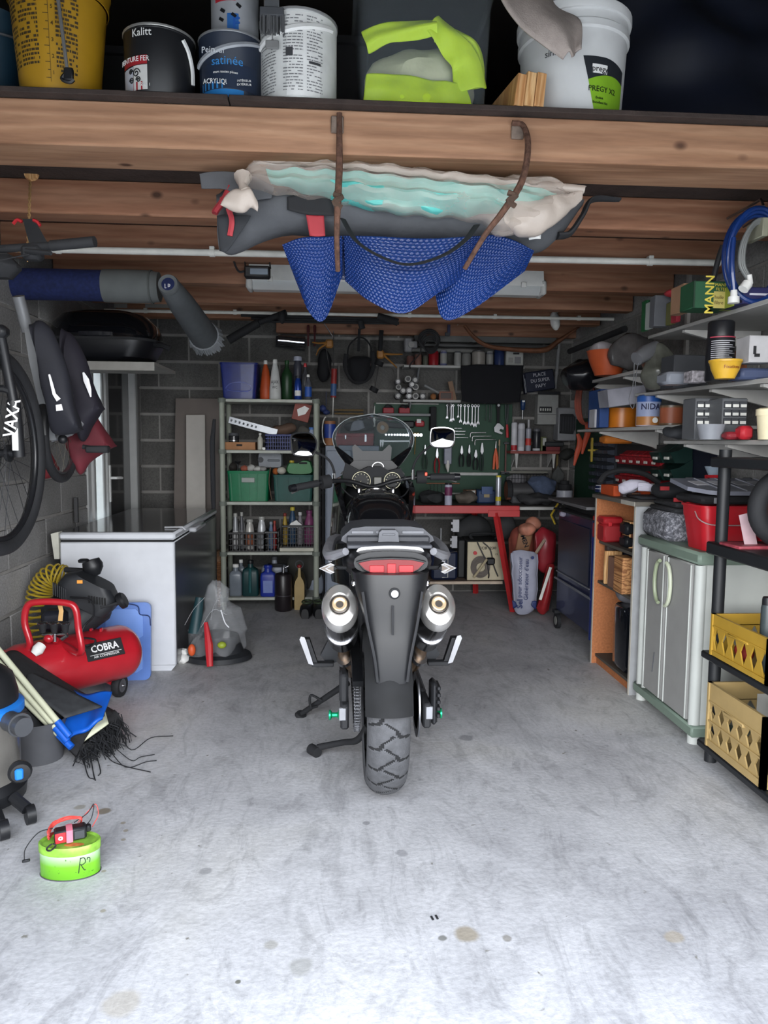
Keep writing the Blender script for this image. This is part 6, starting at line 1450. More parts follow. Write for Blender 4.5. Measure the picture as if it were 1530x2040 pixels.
  cx,w,h = dims(518,549,1125,Z(0),Y-.06); t = bottle('oil_jug','blue oil jug with a printed label in front of the white jerrycan',(cx,Y-.03,Z(0)),w/2,h,m('1d2f8c',.4),shape='flat',cap=m('1d2f8c',.4),neck=.45,label=m('6a7bb4',.5),cat='jug',sy=.55)
  # ---- on the floor in front
  p = atz(564,1219,0); c,z,w,h = fb(547,1143,583,1219,p.y)
  t = T('gas_cylinder','tall dark brown cylinder standing on the floor before the shelving unit','cylinder',(p.x,p.y+.06,0)); ob('body',B().lathe([(w*.44,0),(w/2,.012),(w/2,h*.92),(w*.44,h*.97),(w*.2,h),(.001,h)],24),m('1f1a1d',.35,var=.05),t); ob('band',B().lathe([(w/2+.001,h*.40),(w/2+.001,h*.42)],24),m('38343a',.4),t); ob('valve',B().cyl((0,0,h),(0,0,h+.04),.014).cyl((.0,0,h+.03),(.04,0,h+.05),.008),STL,t)
  p = atz(596,1217,0); c,z,w,h = fb(580,1128,612,1217,p.y)
  t = T('wooden_paddle','pale wooden bottle shaped board with red tip standing by the dark cylinder','board',(p.x,p.y+.05,0)); b = B().prism([(-.038,0),(.038,0),(.038,.19),(.03,.225),(.012,.255),(.008,h-.02),(-.008,h-.02),(-.012,.255),(-.03,.225),(-.038,.19)],-.012,.012); ob('board',b,m('a08a5c',.6),t); ob('glass',B().lathe([(.05,0),(.052,.01),(.052,.22),(.04,.27),(.02,.3)],20,(0,.04,0)),m('3b3526',.2,alpha=.7),t); ob('red_tip',B().ell((0,0,h-.01),(.018,.014,.016)),m('7a1f22',.5),t); ob('ring',B().tube(arc((0,.0,h+.005),.030,0,2*pi,16)[:-1],.004,6,closed=True),DGR,t)
  blob('round_lid','big round dark dish leaning behind the bottles at the right of the bottom shelf','dish',572,642,1103,1195,6.08,.06,'33332f',0,5,1,zs=Z(0))
  p = atz(628,1200,0); c,z,w,h = fb(611,1145,645,1200,p.y)
  t = T('pressure_sprayer','white pump sprayer with dark blue trigger head on the floor','sprayer',(c,p.y+.1,.06)); ob('body',B().lathe([(w*.40,0),(w/2,.03),(w/2,.11),(w*.3,.17),(w*.18,.18)],22),m('8b93a0',.4),t); ob('head',B().cyl((0,0,.18),(0,0,.23),.025).box((-.02,-.02,.23),(.07,.03,.035),.008).tube([(-.03,-.03,.22),(-.035,-.06,.15)],.010,6),NAV,t)
  for i in range(2):
    p = atz(610+i*24,1232,0)
    t = T('garden_clog',['black clog with green rim on the floor, left of the pair by the sprayer','black clog with green rim on the floor, right of the pair by the sprayer'][i],'shoe',(p.x,p.y+.10,0),radians(-4+i*6),'pair of black clogs')
    ob('shoe',B().loft([[(x*k,y0+0*x,z_*1.0+.05*k) for x,z_ in rr(.095,.09,.035,4)] for k,y0 in ((.55,-.12),(.92,-.09),(1.0,-.02),(.9,.08),(.75,.13))]),m('17181b',.3),t)
    ob('rim',B().tube([(cos(a)*.036,.03+sin(a)*.06,.098) for a in [2*pi*j/20 for j in range(20)]],.007,6,closed=True),m('3c4a34',.6),t)
shelfunit()
# ================================================================ back wall and workbench
def fbx(x0,y0,x1,y1,Y,D,lab,name,cat,col,b=.004,zs=None,text=None,tcol=None,tsz=None,rough=.55,rot=0,group=None,parts=None,txs=1):
  c,z,w,h = fb(x0,y0,x1,y1,Y)
  if zs is not None: h += z-zs; z = zs
  mt = m(col,rough) if isinstance(col,str) else col
  t = T(name,lab,cat,(c,Y,z),rot,group); ob('body',B().bx(-w/2,w/2,0,D,0,h,b),mt,t)
  if text: txt(t,text,tsz or h*.3,(0,-.001,h*.5),m(tcol or 'e0e0e0',.5),sx=txs)
  for p in parts or []:
    nm,a0,b0,a1,b1,pc = p[:6]; d = p[6] if len(p) > 6 else .004
    ob(nm,B().bx(-w/2+a0*w,-w/2+a1*w,-d,.002,b0*h,b1*h,.001),m(pc,.5) if isinstance(pc,str) else pc,t)
  return t,w,h
def vcan(x0,x1,yt,zs,Y,lab,name,cat,col,cap='3a3a3c',capf=.12,lbl=None,l0=.15,l1=.8,neck=.9,metal=0,group=None,text=None,tc='2a2a2a',ts=.02):
  cx,w,h = dims(x0,x1,yt,zs,Y); r = w/2
  t = T(name,lab,cat,(cx,Y,zs),0,group)
  ob('body',B().lathe([(r*.94,0),(r,h*.02),(r,h*(.95-capf)),(r*neck,h*(1-capf))],20),m(col,.35,metal),t)
  ob('lid',B().lathe([(r*neck,h*(1-capf)),(r*neck,h*.97),(r*neck*.9,h),(.001,h)],20),m(cap,.4),t)
  if lbl: ob('paper_label',B().lathe([(r*1.008,h*l0),(r*1.008,h*l1)],14,a0=-pi,a1=0),m(lbl,.5),t)
  if text: txt(t,text,ts,(0,-r*1.012,h*.5),m(tc,.5),wrapR=r)
  return t
def back():
  YW = 6.44; Yb = 6.36
  # ---- green tool board
  c,z,w,h = fb(745,804,1018,1010,YW-.02)
  t = T('tool_board','dark green painted tool board on the back wall behind the workbench','tool board',(c,YW-.03,z)); zb = z; zt = z+h
  ob('panel',B().bx(-w/2,w/2,0,.018,0,h,.001),m('1d4230',.6,var=.06),t)
  X = lambda px,Y=YW-.03: at(px,900,Y).x-c
  Zp = lambda py,Y=YW-.03: at(880,py,Y).z-z
  ob('top_rail',B().bx(X(748),X(872),-.02,0,h-.012,h,.002),m('9a9c98',.5),t)
  # rails
  for (a,b_,y,th,col,lab) in ((896,992,944,.026,'b0b2b0','white metal rail across the green tool board above the spray cans'),(850,916,963,.010,'8a5a3c','thin wooden strip with hanging bits on the green tool board'),(846,925,983,.014,'a9aaa6','lower white strip on the green tool board just above the bench')):
    p = at(a,y,Yb+.03); L_ = at(b_,y,Yb+.03).x-p.x
    t2 = T('rail',lab,'rail',(p.x,Yb+.03,p.z)); ob('bar',B().bx(0,L_,0,.035,-th/2,th/2,.003),m(col,.5),t2)
    if col == '8a5a3c':
      for k in range(7): ob('bit',B().cyl((L_*(k+1)/9,.01,-.005),(L_*(k+1)/9+.004,.01,-.075),.002,n=6),STL,t2)
  p = at(992,940,6.40); q = at(1092,940,6.40)
  # ---- wrenches
  G = 'wrenches hanging in a row on the green tool board'
  def wrench(px,y0,y1,lab):
    p = at(px,y0,Yb); L_ = p.z-at(px,y1,Yb).z; s_ = L_/.17
    hd = lambda cz,sg: [(-.006*s_,cz-sg*.016*s_),(-.013*s_,cz-sg*.004*s_),(-.014*s_,cz+sg*.008*s_),(-.007*s_,cz+sg*.014*s_),(-.005*s_,cz+sg*.003*s_),(.004*s_,cz+sg*.003*s_),(.008*s_,cz+sg*.014*s_),(.014*s_,cz+sg*.006*s_),(.012*s_,cz-sg*.006*s_),(.006*s_,cz-sg*.016*s_)]
    b = B().bx(-.0045*s_,.0045*s_,-.003,.003,-L_+.014*s_,-.014*s_,.001)
    b.tube([(cos(a)*.009*s_,0,-.010*s_+sin(a)*.009*s_) for a in [2*pi*i/12 for i in range(12)]],.0045*s_,5,closed=True)
    b.prism(hd(-L_+.012*s_,-1),-.0035,.0035)
    O1('wrench',lab,'wrench',b,m('9d9ea2',.3,.85),p,0,G)
  names = ['short leftmost wrench','bright second wrench','third wrench, close to the bright one','short thin fourth wrench','fifth wrench, dark and leaning','sixth wrench with wide jaws','seventh wrench with wide jaws','eighth wrench from the left','ninth wrench, longest of the row','tenth wrench, last of the row']
  for i,(px,yb_) in enumerate(((891,834),(899,840),(903,838),(913,832),(918,842),(926,846),(933,846),(941,848),(947,851),(953,846))): wrench(px,806,yb_,names[i]+' on the green tool board')
  for i,px in enumerate((969,976,979)):
    p = at(px,806,Yb); L_ = p.z-at(px,838+i*2,Yb).z
    O1('metal_hook',['left','middle','right'][i]+' of three thin steel hooks hanging between the wrenches and the adjustable spanner','hook',B().tube([(0,0,0),(.0,0,-L_*.9),(-.008,0,-L_)],.0028,6),STL,p,0,'thin hooks on the green tool board')
  p = at(993,804,Yb-.01); L_ = p.z-at(993,864,Yb).z
  t = T('adjustable_spanner','large adjustable spanner with black handle, right of the wrenches','spanner',p)
  ob('handle',B().prism([(-.016,0),(.016,0),(.018,-.03),(.012,-.06),(.012,-L_*.68),(-.010,-L_*.68),(-.012,-.06),(-.018,-.03)],-.005,.005),BLKM,t)
  ob('jaw',B().prism([(-.01,-L_*.66),(.012,-L_*.66),(.05,-L_*.80),(.046,-L_*.86),(.02,-L_*.84),(.01,-L_*.9),(.042,-L_*.98),(.03,-L_*1.02),(-.03,-L_*.94),(-.034,-L_*.8)],-.009,.009),STL,t); ob('hang_hole',B().lathe([(.007,0),(.011,0),(.011,.003),(.007,.003)],12,(0,-.006,-.014),R=RX(pi/2)),STL,t)
  p = at(1011,806,Yb-.01)
  t = T('pliers','long red and black handled pliers at the right edge of the green tool board','pliers',p); L_ = p.z-at(1011,872,Yb).z
  ob('handle',B().tube([(0,0,-L_*.6),(.006,0,-L_)],[.010,.013],8),RED,t); ob('shank',B().tube([(-.014,0,0),(-.012,0,-L_*.4),(.0,0,-L_*.62)],.006,6).tube([(.006,0,0),(.004,0,-L_*.4),(0,0,-L_*.62)],.006,6),DGR,t)
  # ---- allen keys
  G = 'allen keys on the green tool board'
  for i,(x0,x1,y) in enumerate(((905,920,853),(905,927,859),(906,926,865),(907,933,872))):
    p = at(x0,y,Yb+.02); q = at(x1,y,Yb+.02); O1('steel_rod',['topmost short','second','third','lowest and longest'][i]+' level steel pin beside the right mirror','pin',B().cyl((0,0,0),(q.x-p.x,0,0),.0022,n=6),CHR,p,0,'steel pins beside the mirror')
  for i,(x0,x1,y,dy) in enumerate(((937,968,862,9),(941,979,869,10),(946,987,876,11))):
    p = at(x0,y,Yb+.01); q = at(x1,y-1,Yb+.01); dz = dy*6.3/FPX
    O1('allen_key',['smallest','middle','largest'][i]+' of three allen keys on the green tool board','allen key',B().tube([(q.x-p.x,0,.002),(.012,0,0),(.003,0,-.004),(0,0,-.012),(0,0,-dz)],.0032+.0006*i,6),CHR,p,0,G)
  # ---- pliers row
  def plier(px,y0,y1,lab,hc,jw=.010,sp=.5):
    p = at(px,y0,Yb-.005); L_ = p.z-at(px,y1,Yb).z; t = T('pliers',lab,'pliers',p,0,'pliers on the green tool board')
    ob('jaw',B().prism([(-jw*.3,0),(jw*.3,0),(jw,-L_*.2),(jw*1.1,-L_*.32),(0,-L_*.42),(-jw*1.1,-L_*.32),(-jw,-L_*.2)],-.006,.006),STL,t)
    for sx in (-1,1): ob('handle',B().tube(cr([(sx*.003,0,-L_*.36),(sx*.016*sp*2,0,-L_*.55),(sx*.018*sp*2,0,-L_*.8),(sx*.012*sp*2,0,-L_)],4),[.005,.007,.007,.005],6),hc,t)
  plier(920,888,930,'water pump pliers with bright jaws, first of the four right of the mirror',BLKM); plier(935,886,930,'long nose pliers, second of the four on the tool board',BLKM,.008,.3)
  plier(948,896,936,'short black handled pliers, third of the four on the tool board',BLKM,.012); plier(960.5,882,938,'locking pliers with bright body, last of the four on the tool board',m('2e3a38',.5),.012,.3)
  plier(871,893,942,'red handled cutters on the tool board left of the mirror stem',m('8a2028',.5),.01,.55)
  plier(847,886,935,'thin grey handled pliers at the left of the red cutters',m('33403a',.5),.007,.45)
  # grey nozzle tool under the mirror
  c0 = at(893,880,6.30); t = T('glue_gun','grey cartridge with pointed nozzle hanging below the right mirror','cartridge',c0); zz = lambda y: at(893,y,6.3).z-c0.z
  ob('body',B().bx(-.033,.033,0,.04,zz(925),0,.006),m('7c8090',.4),t); ob('nozzle',B().tube([(0,.02,zz(918)),(0,.015,zz(930)),(.004,.01,zz(941))],[.022,.018,.004],12),WHTP,t)
  # T handle, sockets, caliper
  p = at(828,863,Yb); t = T('brass_tool','thin brass T handled tool hanging on the tool board','tool',p); L_ = p.z-at(828,905,Yb).z
  ob('shaft',B().cyl((0,0,0),(-.006,0,-L_),.003,n=8),m('a8823a',.4,.5),t); ob('cross_bar',B().cyl((-.03,0,0),(.03,0,0),.0035,n=8),m('a8823a',.4,.5),t)
  p = at(766,866,Yb); L_ = at(841,866,Yb).x-p.x; t = T('socket_rail','rail of chrome sockets growing in size across the green tool board','sockets',p)
  ob('rail',B().bx(0,L_,0,.006,-.004,.004),DGR,t)
  for k in range(13): x = L_*(k+.5)/13; ob('socket',B().lathe([(.005+k*.0003,0),(.0075+k*.0005,0),(.0075+k*.0005,.02),(.005+k*.0003,.02),(.004,.01)],12,(x,0,0),R=RX(pi/2)),CHR,t)
  p = at(757,879,Yb); L_ = at(824,879,Yb).x-p.x; t = T('caliper','white steel caliper lying level on the tool board under the socket rail','caliper',p)
  ob('beam',B().bx(0,L_,-.003,.003,-.007,.007,.001),m('b4b6b6',.4,.4),t); ob('jaw',B().prism([(.0,.012),(.012,.012),(.012,-.035),(.006,-.05),(0,-.03)],-.004,.004),m('b4b6b6',.4,.4),t); ob('jaw',B().prism([(.018,.012),(.034,.012),(.03,-.03),(.022,-.05),(.018,-.03)],-.004,.004),m('b4b6b6',.4,.4),t)
  # orange shears, screwdrivers, clamp
  p = at(988,893,Yb); t = T('shears','orange handled shears hanging closed near the right of the tool board','shears',p); L_ = p.z-at(988,935,Yb).z
  for sx in (-1,1): ob('handle',B().tube([(0,0,0),(sx*.010,0,-L_*.4),(sx*.016,0,-L_)],[.006,.012,.010],8,flat=.6),ORG,t)
  ob('blade',B().tube([(.002,0,.06),(0,0,0)],[.003,.009],8,flat=.4),STL,t)
  p = at(995,876,Yb); O1('screwdriver','long thin screwdriver beside the orange shears','screwdriver',B().tube([(0,0,0),(0,0,-.05),(0,0,-.05),(0,0,-.24)],[.007,.008,.003,.003],8),m('a08a70',.4),p)
  p = at(1008,880,Yb); t = T('bar_clamp','dark red bar clamp standing at the right edge of the tool board','clamp',p); L_ = p.z-at(1008,942,Yb).z
  ob('bar',B().bx(-.006,.006,-.005,.005,-L_,0),m('5a2e2a',.5),t); ob('foot',B().bx(-.04,.03,-.02,.02,-L_-.012,-L_+.008,.003).bx(-.02,.03,-.01,.01,-.02,-.005,.003),DGR,t)
  # small shelf with red bins above the board
  c,z,w,h = fb(752,823,856,829,6.36); t = T('tool_shelf','small grey shelf on the upper left of the green tool board','shelf',(c,6.30,z)); ob('board',B().bx(-w/2,w/2,0,.10,0,.02,.002),GRY,t); ob('side',B().bx(w/2+.0,w/2+.05,0,.10,-.12,.08,.004),BLKM,t)
  zs = z+.021
  for i,(x0,x1) in enumerate(((763,785),(795,817))):
    tt,w,h = fbx(x0,812,x1,823,6.31,.08,['red parts bin with dark bits at the left of the small tool shelf','red parts bin at the right of the small tool shelf'][i],'parts_bin','bin','8a1f2a',.006,zs=zs); ob('bits',B().ell((0,.03,h),(w*.4,.03,.03)).jig(.012,30,i),BLKM,tt)
  fbx(748,838,826,852,6.36,.06,'row of dark cases under the small tool shelf','tool_case','case','17181c',.01)
  tt,w,h = fbx(828,838,846,850,6.33,.05,'small red drill with white top under the small tool shelf','drill','drill','a03038',.01,parts=[('white_top',.1,.6,.6,1.25,'c9c9c9',.01)])
  # ---- items above: upper shelves
  YS = 6.24
  def wshelf(x0,x1,y,lab,D=.18,col='a7a8a6'):
    p = at(x0,y,YS); L_ = at(x1,y,YS).x-p.x
    t = T('wall_shelf',lab,'shelf',(p.x,YS,p.z)); ob('board',B().bx(0,L_,0,YW-YS,-.010,.010,.002),m(col,.55),t)
    for k in range(2): ob('bracket',B().prism([(YS*0,-.01),(.16,-.01),(.16,-.12)],L_*(.12+.7*k),L_*(.12+.7*k)+.012,'x'),GRY,t)
    return p.z+.0105
  z1 = wshelf(805,1045,729,'upper white wall shelf above the black cloth, lined with pots and cans')
  z2 = wshelf(803,918,798,'lower white wall shelf holding a stack of round roll ends')
  pots = ((810,825,708,'6a4a44','403838','reddish brown paint pot at the left end of the upper wall shelf'),(826,840,704,'7d5a50','4a4a4a','pinkish paint pot, second on the upper wall shelf'),(842,853,708,'55584e','3a3a3a','small grey green jar on the upper wall shelf'),
      (854,874,698,'8a1a22','6a1018','bright red can on the upper wall shelf'),(877,891,698,'5c5f86','8c8c98','blue and white can next to the bright red can'),(905,919,700,'9c9c9c','55585c','white tin with black marks on the upper wall shelf'),
      (920,938,703,'7a7a78','5a5a5a','grey tin beside the white tin'),(940,967,698,'8b8680','4a4a4c','widest can on the upper wall shelf, with a bright seam'),(969,983,700,'6f7078','a8a8a8','narrow printed tin right of the widest can'),(985,1005,694,'26345c','26345c','dark blue cylinder pot near the right of the upper wall shelf'))
  for x0,x1,y0,c_,cc,lab in pots: vcan(x0,x1,y0,z1,YS+.07,lab,'paint_pot','pot',c_,cc,.10,group='pots on the upper wall shelf',lbl='8f8f8c' if c_ in ('9c9c9c','5c5f86','6f7078') else None)
  fbx(1008,698,1043,728,YS+.03,.08,'white plastic housing with a black slot at the right end of the upper wall shelf','junction_box','box','a9aaa6',.006,zs=z1,parts=[('slot',.4,.76,.75,.86,'17181b'),('knob',.15,.25,.4,.55,'8c8c88',.008),('dial',.5,.2,.85,.6,'77777a')])
  # roll ends
  pos = ((793,760),(813,755),(827,757),(821,766),(794,771),(803,778),(815,778),(828,771),(793,786),(815,789),(828,786),(842,788))
  for i,(x,y) in enumerate(pos):
    p = at(x,y,YS-.01); r = .026 if i not in (0,4) else .022;
    if y > 783: p.z = z2+r+.001
    t = T('roll','round roll end ' + ['hanging at the top left of the pile','in the top row, middle','in the top row, right','just under the top row','at the left of the middle row','left of centre in the pile','at the centre of the pile','at the right of the middle row','at the bottom left corner','in the bottom row, middle','in the bottom row under the pile','alone at the bottom right'][i]+' on the lower wall shelf','roll',(p.x,p.y,p.z),0,'rolls piled on the lower wall shelf')
    ob('tube',B().lathe([(r,0),(r,.12),(r*.4,.12),(r*.4,0),(r,0)],18,(0,.12,0),R=RX(pi/2)),m(['77777a','9a9a98','5a5a5c'][i % 3],.6),t); ob('core',B().lathe([(r*.42,0),(r*.62,-.002),(r*.62,.01)],14,(0,-.001,0),R=RX(pi/2)),m(['c9c9c9','3a3a3c','b0b0ae'][i % 3],.5),t)
  p = at(860,775,YS+.03); O1('caulk_tube','grey tube lying slanted beside the roll ends on the lower wall shelf','tube',B().cyl((-.06,0,.03),(.06,0,-.03),.012),m('77797a',.5),(p.x,p.y,p.z),0)
  blob('clay_pot','orange brown lump on the lower wall shelf','pot',857,869,783,796,YS+.04,.05,'8a5a34',0,5,1,zs=z2)
  fbx(875,780,902,796,YS+.03,.08,'small wooden box standing on the lower wall shelf','wooden_box','box','7c4a38',.002,zs=z2,parts=[('opening',.1,.15,.9,.85,'3a2a24',.001)])
  p = at(905,796,YS+.05); O1('wood_strip','pale wood piece leaning at the right of the wooden box','wood',B().bx(-.02,.02,-.01,.01,0,.16,.002),m('7d6450',.7),(p.x,p.y,z2),(0,radians(-14),0))
  # black cloth
  c0 = at(980,727,6.20); b = patch([(918,728),(950,726),(1000,727),(1043,728)],[(920,800),(950,804),(1000,803),(1036,801)],6.20,.01,24,18,am=.006,ctr=c0)
  O1('cloth','black cloth hanging down from the upper wall shelf','cloth',b,m('0f1016',.9),c0,solid=.006)
  # aluminium rails on the wall, cable coil, wooden bow
  for i,(y0,y1,x1,col) in enumerate(((670,683,1108,'5c5d5c'),(686,692,1112,'4a4b4b'),(694,702,985,'686967'))):
    c,z,w,h = fb(805 if i else 825,y0,x1,y1,6.38); O1('lighting_trunking',['upper wide','middle thin','lower short'][i]+' grey metal strip fixed under the wall plate','metal strip',B().bx(-w/2,w/2,0,.05,0,h,.004),m(col,.5,.3),(c,6.37+.01*i,z))
  c,z,w,h = fb(805,673,832,702,6.30); t = T('spare_fitting','pale grey angular fitting at the left end of the metal strips','fitting',(c,6.28,z)); ob('body',B().bx(-w/2,w*.1,0,.06,0,h,.01).bx(-w*.1,w/2,.01,.06,h*.3,h*.8,.008),m('77777a',.5),t); ob('knob',B().cyl((0,-.02,h*.5),(0,.0,h*.5),.025),m('8c8c8a',.5),t)
  c0 = at(855,676,6.20); b = B()
  for k in range(6): b.tube([(cos(a)*(.085-.006*k)+.002*k,-.006*k+.01*sin(a*3),sin(a)*(.075-.004*k)-.012*k) for a in [2*pi*i/26 for i in range(26)]],.009 if k < 2 else .006,6,closed=True)
  b.tube(cr([at(839,690,6.2)-c0,at(836,705,6.2)-c0,at(818,725,6.2)-c0,at(817,735,6.2)-c0]),.006,6)
  O1('cable_coil','coil of dark and grey cable hanging over the left end of the metal strips','cable',b,m('2c2c2e',.6),c0)
  c0 = at(1040,698,6.05)
  O1('wooden_bow','long curved brown wooden branch hanging across the grey metal strips','branch',B().tube(cr([at(x,y,6.05)-c0 for x,y in ((925,648),(945,672),(975,690),(1035,697),(1085,697),(1112,680),(1155,650))],6),[.016,.020,.022,.024,.028,.024,.008],10,flat=.8),m('6e4630',.7,var=.25,sc=20),c0)
  # sign cushion
  c,z,w,h = fb(1050,738,1108,778,6.28)
  t = T('sign_cushion','dark navy sign with white capital lettering, tilted beside the black cloth','sign',(c,6.28,z),(0,radians(-9),0)); ob('panel',B().bx(-w/2,w/2,0,.03,0,h,.008),m('141a30',.6),t); ob('side',B().bx(-w/2-.018,-w/2,.0,.05,-.01,h,.003),m('101526',.6),t)
  wt = m('b9bac2',.5); txt(t,'PLACE',.040,(0,-.002,h*.80),wt,sx=.95); txt(t,'DU SUPER',.040,(0,-.002,h*.52),wt,sx=.9); txt(t,'PAPY',.040,(0,-.002,h*.24),wt); ob('stripe',B().bx(-w/2-.012,-w/2-.010,-.003,0,.0,h*.9),wt,t); ob('stripe',B().bx(-w/2-.004,-w/2-.002,-.003,0,.0,h*.7),wt,t)
  # fuse box and meter
  fb1,w,h = fbx(1071,786,1113,846,6.33,.10,'pale grey fuse box with a row of black switches','fuse_box','fuse box','8f908e',.006,parts=[('switch_row',.08,.40,.68,.60,'1a1b1e',.002),('seam',0,.335,1,.35,'5a5a5a',.002),('dark_lid',.0,1.0,1.05,1.1,'1a1b20',.01)])
  for k in range(5): ob('switch',B().bx(-w/2+w*(.12+.11*k),-w/2+w*(.17+.11*k),-.008,-.002,h*.46,h*.54),WHTP,fb1)
  fb2,w,h = fbx(1112,812,1154,878,6.26,.14,'white electric meter box with black ribbed front, right of the fuse box','meter_box','meter','85868a',.008,parts=[('trunking',.55,1.0,.8,1.22,'8c8c8c',.0)])
  mb = ob('ribbed_cover',B().prism([(-.06-w*.1,h*.22),(w*.12,h*.20),(w*.22,h*.35),(w*.22,h*.70),(w*.10,h*.80),(-.06-w*.1,h*.80)],-.05,0),m('1b1c20',.45),fb2)
  for k in range(6): ob('rib',B().bx(-.09+k*.022,-.082+k*.022,-.056,-.05,h*.28,h*.72),m('33343a',.4),fb2)
  p = at(1042,797,6.33); t = T('screwdriver','blue handled screwdriver hanging left of the fuse box','screwdriver',p); ob('handle',B().tube([(0,0,0),(0,0,-.02),(0,0,-.075),(0,0,-.085)],[.018,.022,.018,.010],10),m('1e3a64',.4),t); ob('blade',B().cyl((0,0,-.085),(0,0,-.16),.005),STL,t); ob('tag',B().bx(-.014,.01,-.024,-.022,-.018,-.004),WHT,t)
  # red shelf
  c,z,w,h = fb(1017,898,1117,904,6.22); t = T('wall_shelf','short red wooden shelf with white brackets under the fuse box','shelf',(c,6.22,z)); ob('board',B().bx(-w/2,w/2,0,.21,0,.022,.002),m('7a3a34',.6),t)
  for x in (-w/2+.04,w/2-.07): ob('bracket',B().prism([(.0,0),(.03,0),(.02,-.11),(.012,-.11)],x,x+.03,'y') if 0 else B().prism([(x,0),(x+.03,0),(x+.02,-.12),(x+.012,-.12)],.01,.02).prism([(.02,0),(.20,0),(.20,-.12)],x+.012,x+.02,'x'),m('a8a8a6',.5),t)
  zs = z+.0225; Yc = 6.26
  G = 'cartridges and cans on the red shelf'
  vcan(1019,1031,841,zs,Yc,'white sealant cartridge with red base, leftmost on the red shelf','cartridge','cartridge','b4b5bb','8a8a92',.03,'9a1c26',.02,.20,group=G)
  vcan(1032,1046,843,zs,Yc,'plain white sealant cartridge, second on the red shelf','cartridge','cartridge','b9bac0','8a8a92',.03,'a4a5ac',.15,.8,group=G)
  vcan(1048,1059,836,zs,Yc,'clear and red tube with a silver rod on the red shelf','cartridge','tube','8a8c96','a0a0a4',.25,'b83a34',.18,.40,neck=.4,group=G)
  vcan(1062,1077,854,zs,Yc,'black and white printed can on a white foot, right of the tubes','spray_can','can','23242a','55565c',.12,'a9a9ae',.02,.12,group=G)
  fbx(1078,870,1089,890,Yc,.05,'small olive and white carton on the red shelf','carton','box','5d6040',.003,zs=zs,parts=[('print',.3,.4,.9,.9,'a9aaa8')])
  fbx(1086,880,1124,890,Yc-.02,.06,'long black tool lying at the right of the red shelf','tool','tool','1f2326',.008); fbx(1080,888,1116,899,Yc,.10,'flat red box on the red shelf under the long black tool','flat_box','box','6a2226',.003,zs=zs)
  # hanging straps right
  fbx(1102,905,1116,950,6.36,.03,'dark brown leather strap hanging beside the red shelf','strap','strap','2a2422',.003); fbx(1108,905,1112,945,6.33,.01,'thin yellowish stick hanging over the brown strap','stick','stick','6a5a34',.001)
  # ---- tools hung from the wall plate
  c,z,w,h = fb(554,668,607,692,6.28); t = T('foil_roll','roll of shiny foil under the left end of the wall plate','foil roll',(c,6.30,z)); ob('roll',B().cyl((-w/2,0,h*.6),(w/2,0,h*.45),h*.42).jig(.006,30,1),m('b9bac0',.12,.95,var=.3,sc=30),t); ob('holder',B().bx(-w/2-.02,w/2,.03,.05,h*.1,h*1.0,.003).tube([(-w/2-.02,-.02,.01),(w/2,-.02,-.02)],.008,6),BLKM,t)
  for i,px in enumerate((614,627)):
    c0 = at(px,655,6.28); O1('hand_file',['left','right'][i]+' of two dark red handled files hanging from the wall plate','file',B().tube([(0,0,.03),(0,0,.02),(0,0,-.03),(0,0,-.03),(0,0,-.14)],[.008,.012,.012,.008,.008],8),m('4e2024',.5),c0)
  YEL2 = m('9a6a30',.5)
  def gun(lab,pts_body,grip1,grip2,Y,tube_=None,rod=None):
    c0 = at(*grip1[0],Y); A = lambda p: at(p[0],p[1],Y)-c0
    t = T('caulking_gun',lab,'caulking gun',c0)
    ob('trigger',B().tube(cr([A(p) for p in grip1],4),[.018,.012,.008],8,flat=.6),YEL2,t); ob('handle',B().tube(cr([A(p) for p in grip2],4),[.018,.014,.010],8,flat=.6),YEL2,t); ob('head',B().box(A(pts_body[0]),(.06,.03,.07),.012),YEL2,t)
    if tube_: ob('cartridge',B().tube([A(tube_[0]),A(tube_[1])],.024,14),m('8a2a28',.5),t); ob('blue_label',B().tube([A(tube_[0]).lerp(A(tube_[1]),.52),A(tube_[0]).lerp(A(tube_[1]),.94)],.0248,14),m('3a5a86',.5),t); ob('nozzle',B().tube([A(tube_[1]),A((tube_[1][0]-1,tube_[1][1]+40))],[.006,.002],6),WHTP,t)
    for r_ in rod or []: ob('rod',B().tube([A(r_[0]),A(r_[1])],.004,6),STL,t)
    return t,A
  gun('caulking gun with ochre grip and red cartridge hanging under the wall plate',[(656,685)],[(652,684),(636,695),(630,708)],[(650,683),(635,684),(622,682)],6.22,((666,735),(664,792)),[((664,660),(665,735)),((650,695),(658,745)),((646,645),(664,672))])
  t,A = gun('caulking gun with ochre grip and long silver rod, nose down, right of the cap',[(758,706)],[(765,708),(780,722),(791,733)],[(762,705),(780,706),(802,706)],6.22,None,[((755,725),(746,775))]); ob('cradle',B().tube([A((757,720)),A((754,728))],.035,14).tube([A((747,772)),A((743,780))],.035,14).tube([A((760,658)),A((757,700))],.018,8),BLKM,t)
  c0 = at(716,762,6.24)
  t = T('cap','black cap hanging by its strap from the wall plate','cap',c0); A = lambda x,y,Y=6.24: at(x,y,Y)-c0
  ob('crown',pillow([(692,715),(705,710),(725,710),(738,712)],[(694,745),(708,762),(726,762),(738,740)],6.24,[.06,.12,.12,.06],ctr=c0,ends=.5),m('17181c',.9),t)
  ob('brim',B().tube(cr([A(690,705),A(688,730),A(700,755),(0,-.03,.0),A(734,752),A(744,728),A(742,700)]),.02,8,flat=.4),BLKM,t)
  ob('headband',B().tube(cr([A(692,712),A(695,690),A(707,676),A(716,672),A(728,676),A(738,690),A(740,712)]),.007,6).tube([A(716,655),A(714,700)],.013,6,flat=.4),BLKM,t)
  blob('gloves','dark glove bundle hanging behind the caulking gun','gloves',632,660,695,762,6.36,.10,'131418',.02,10,4)
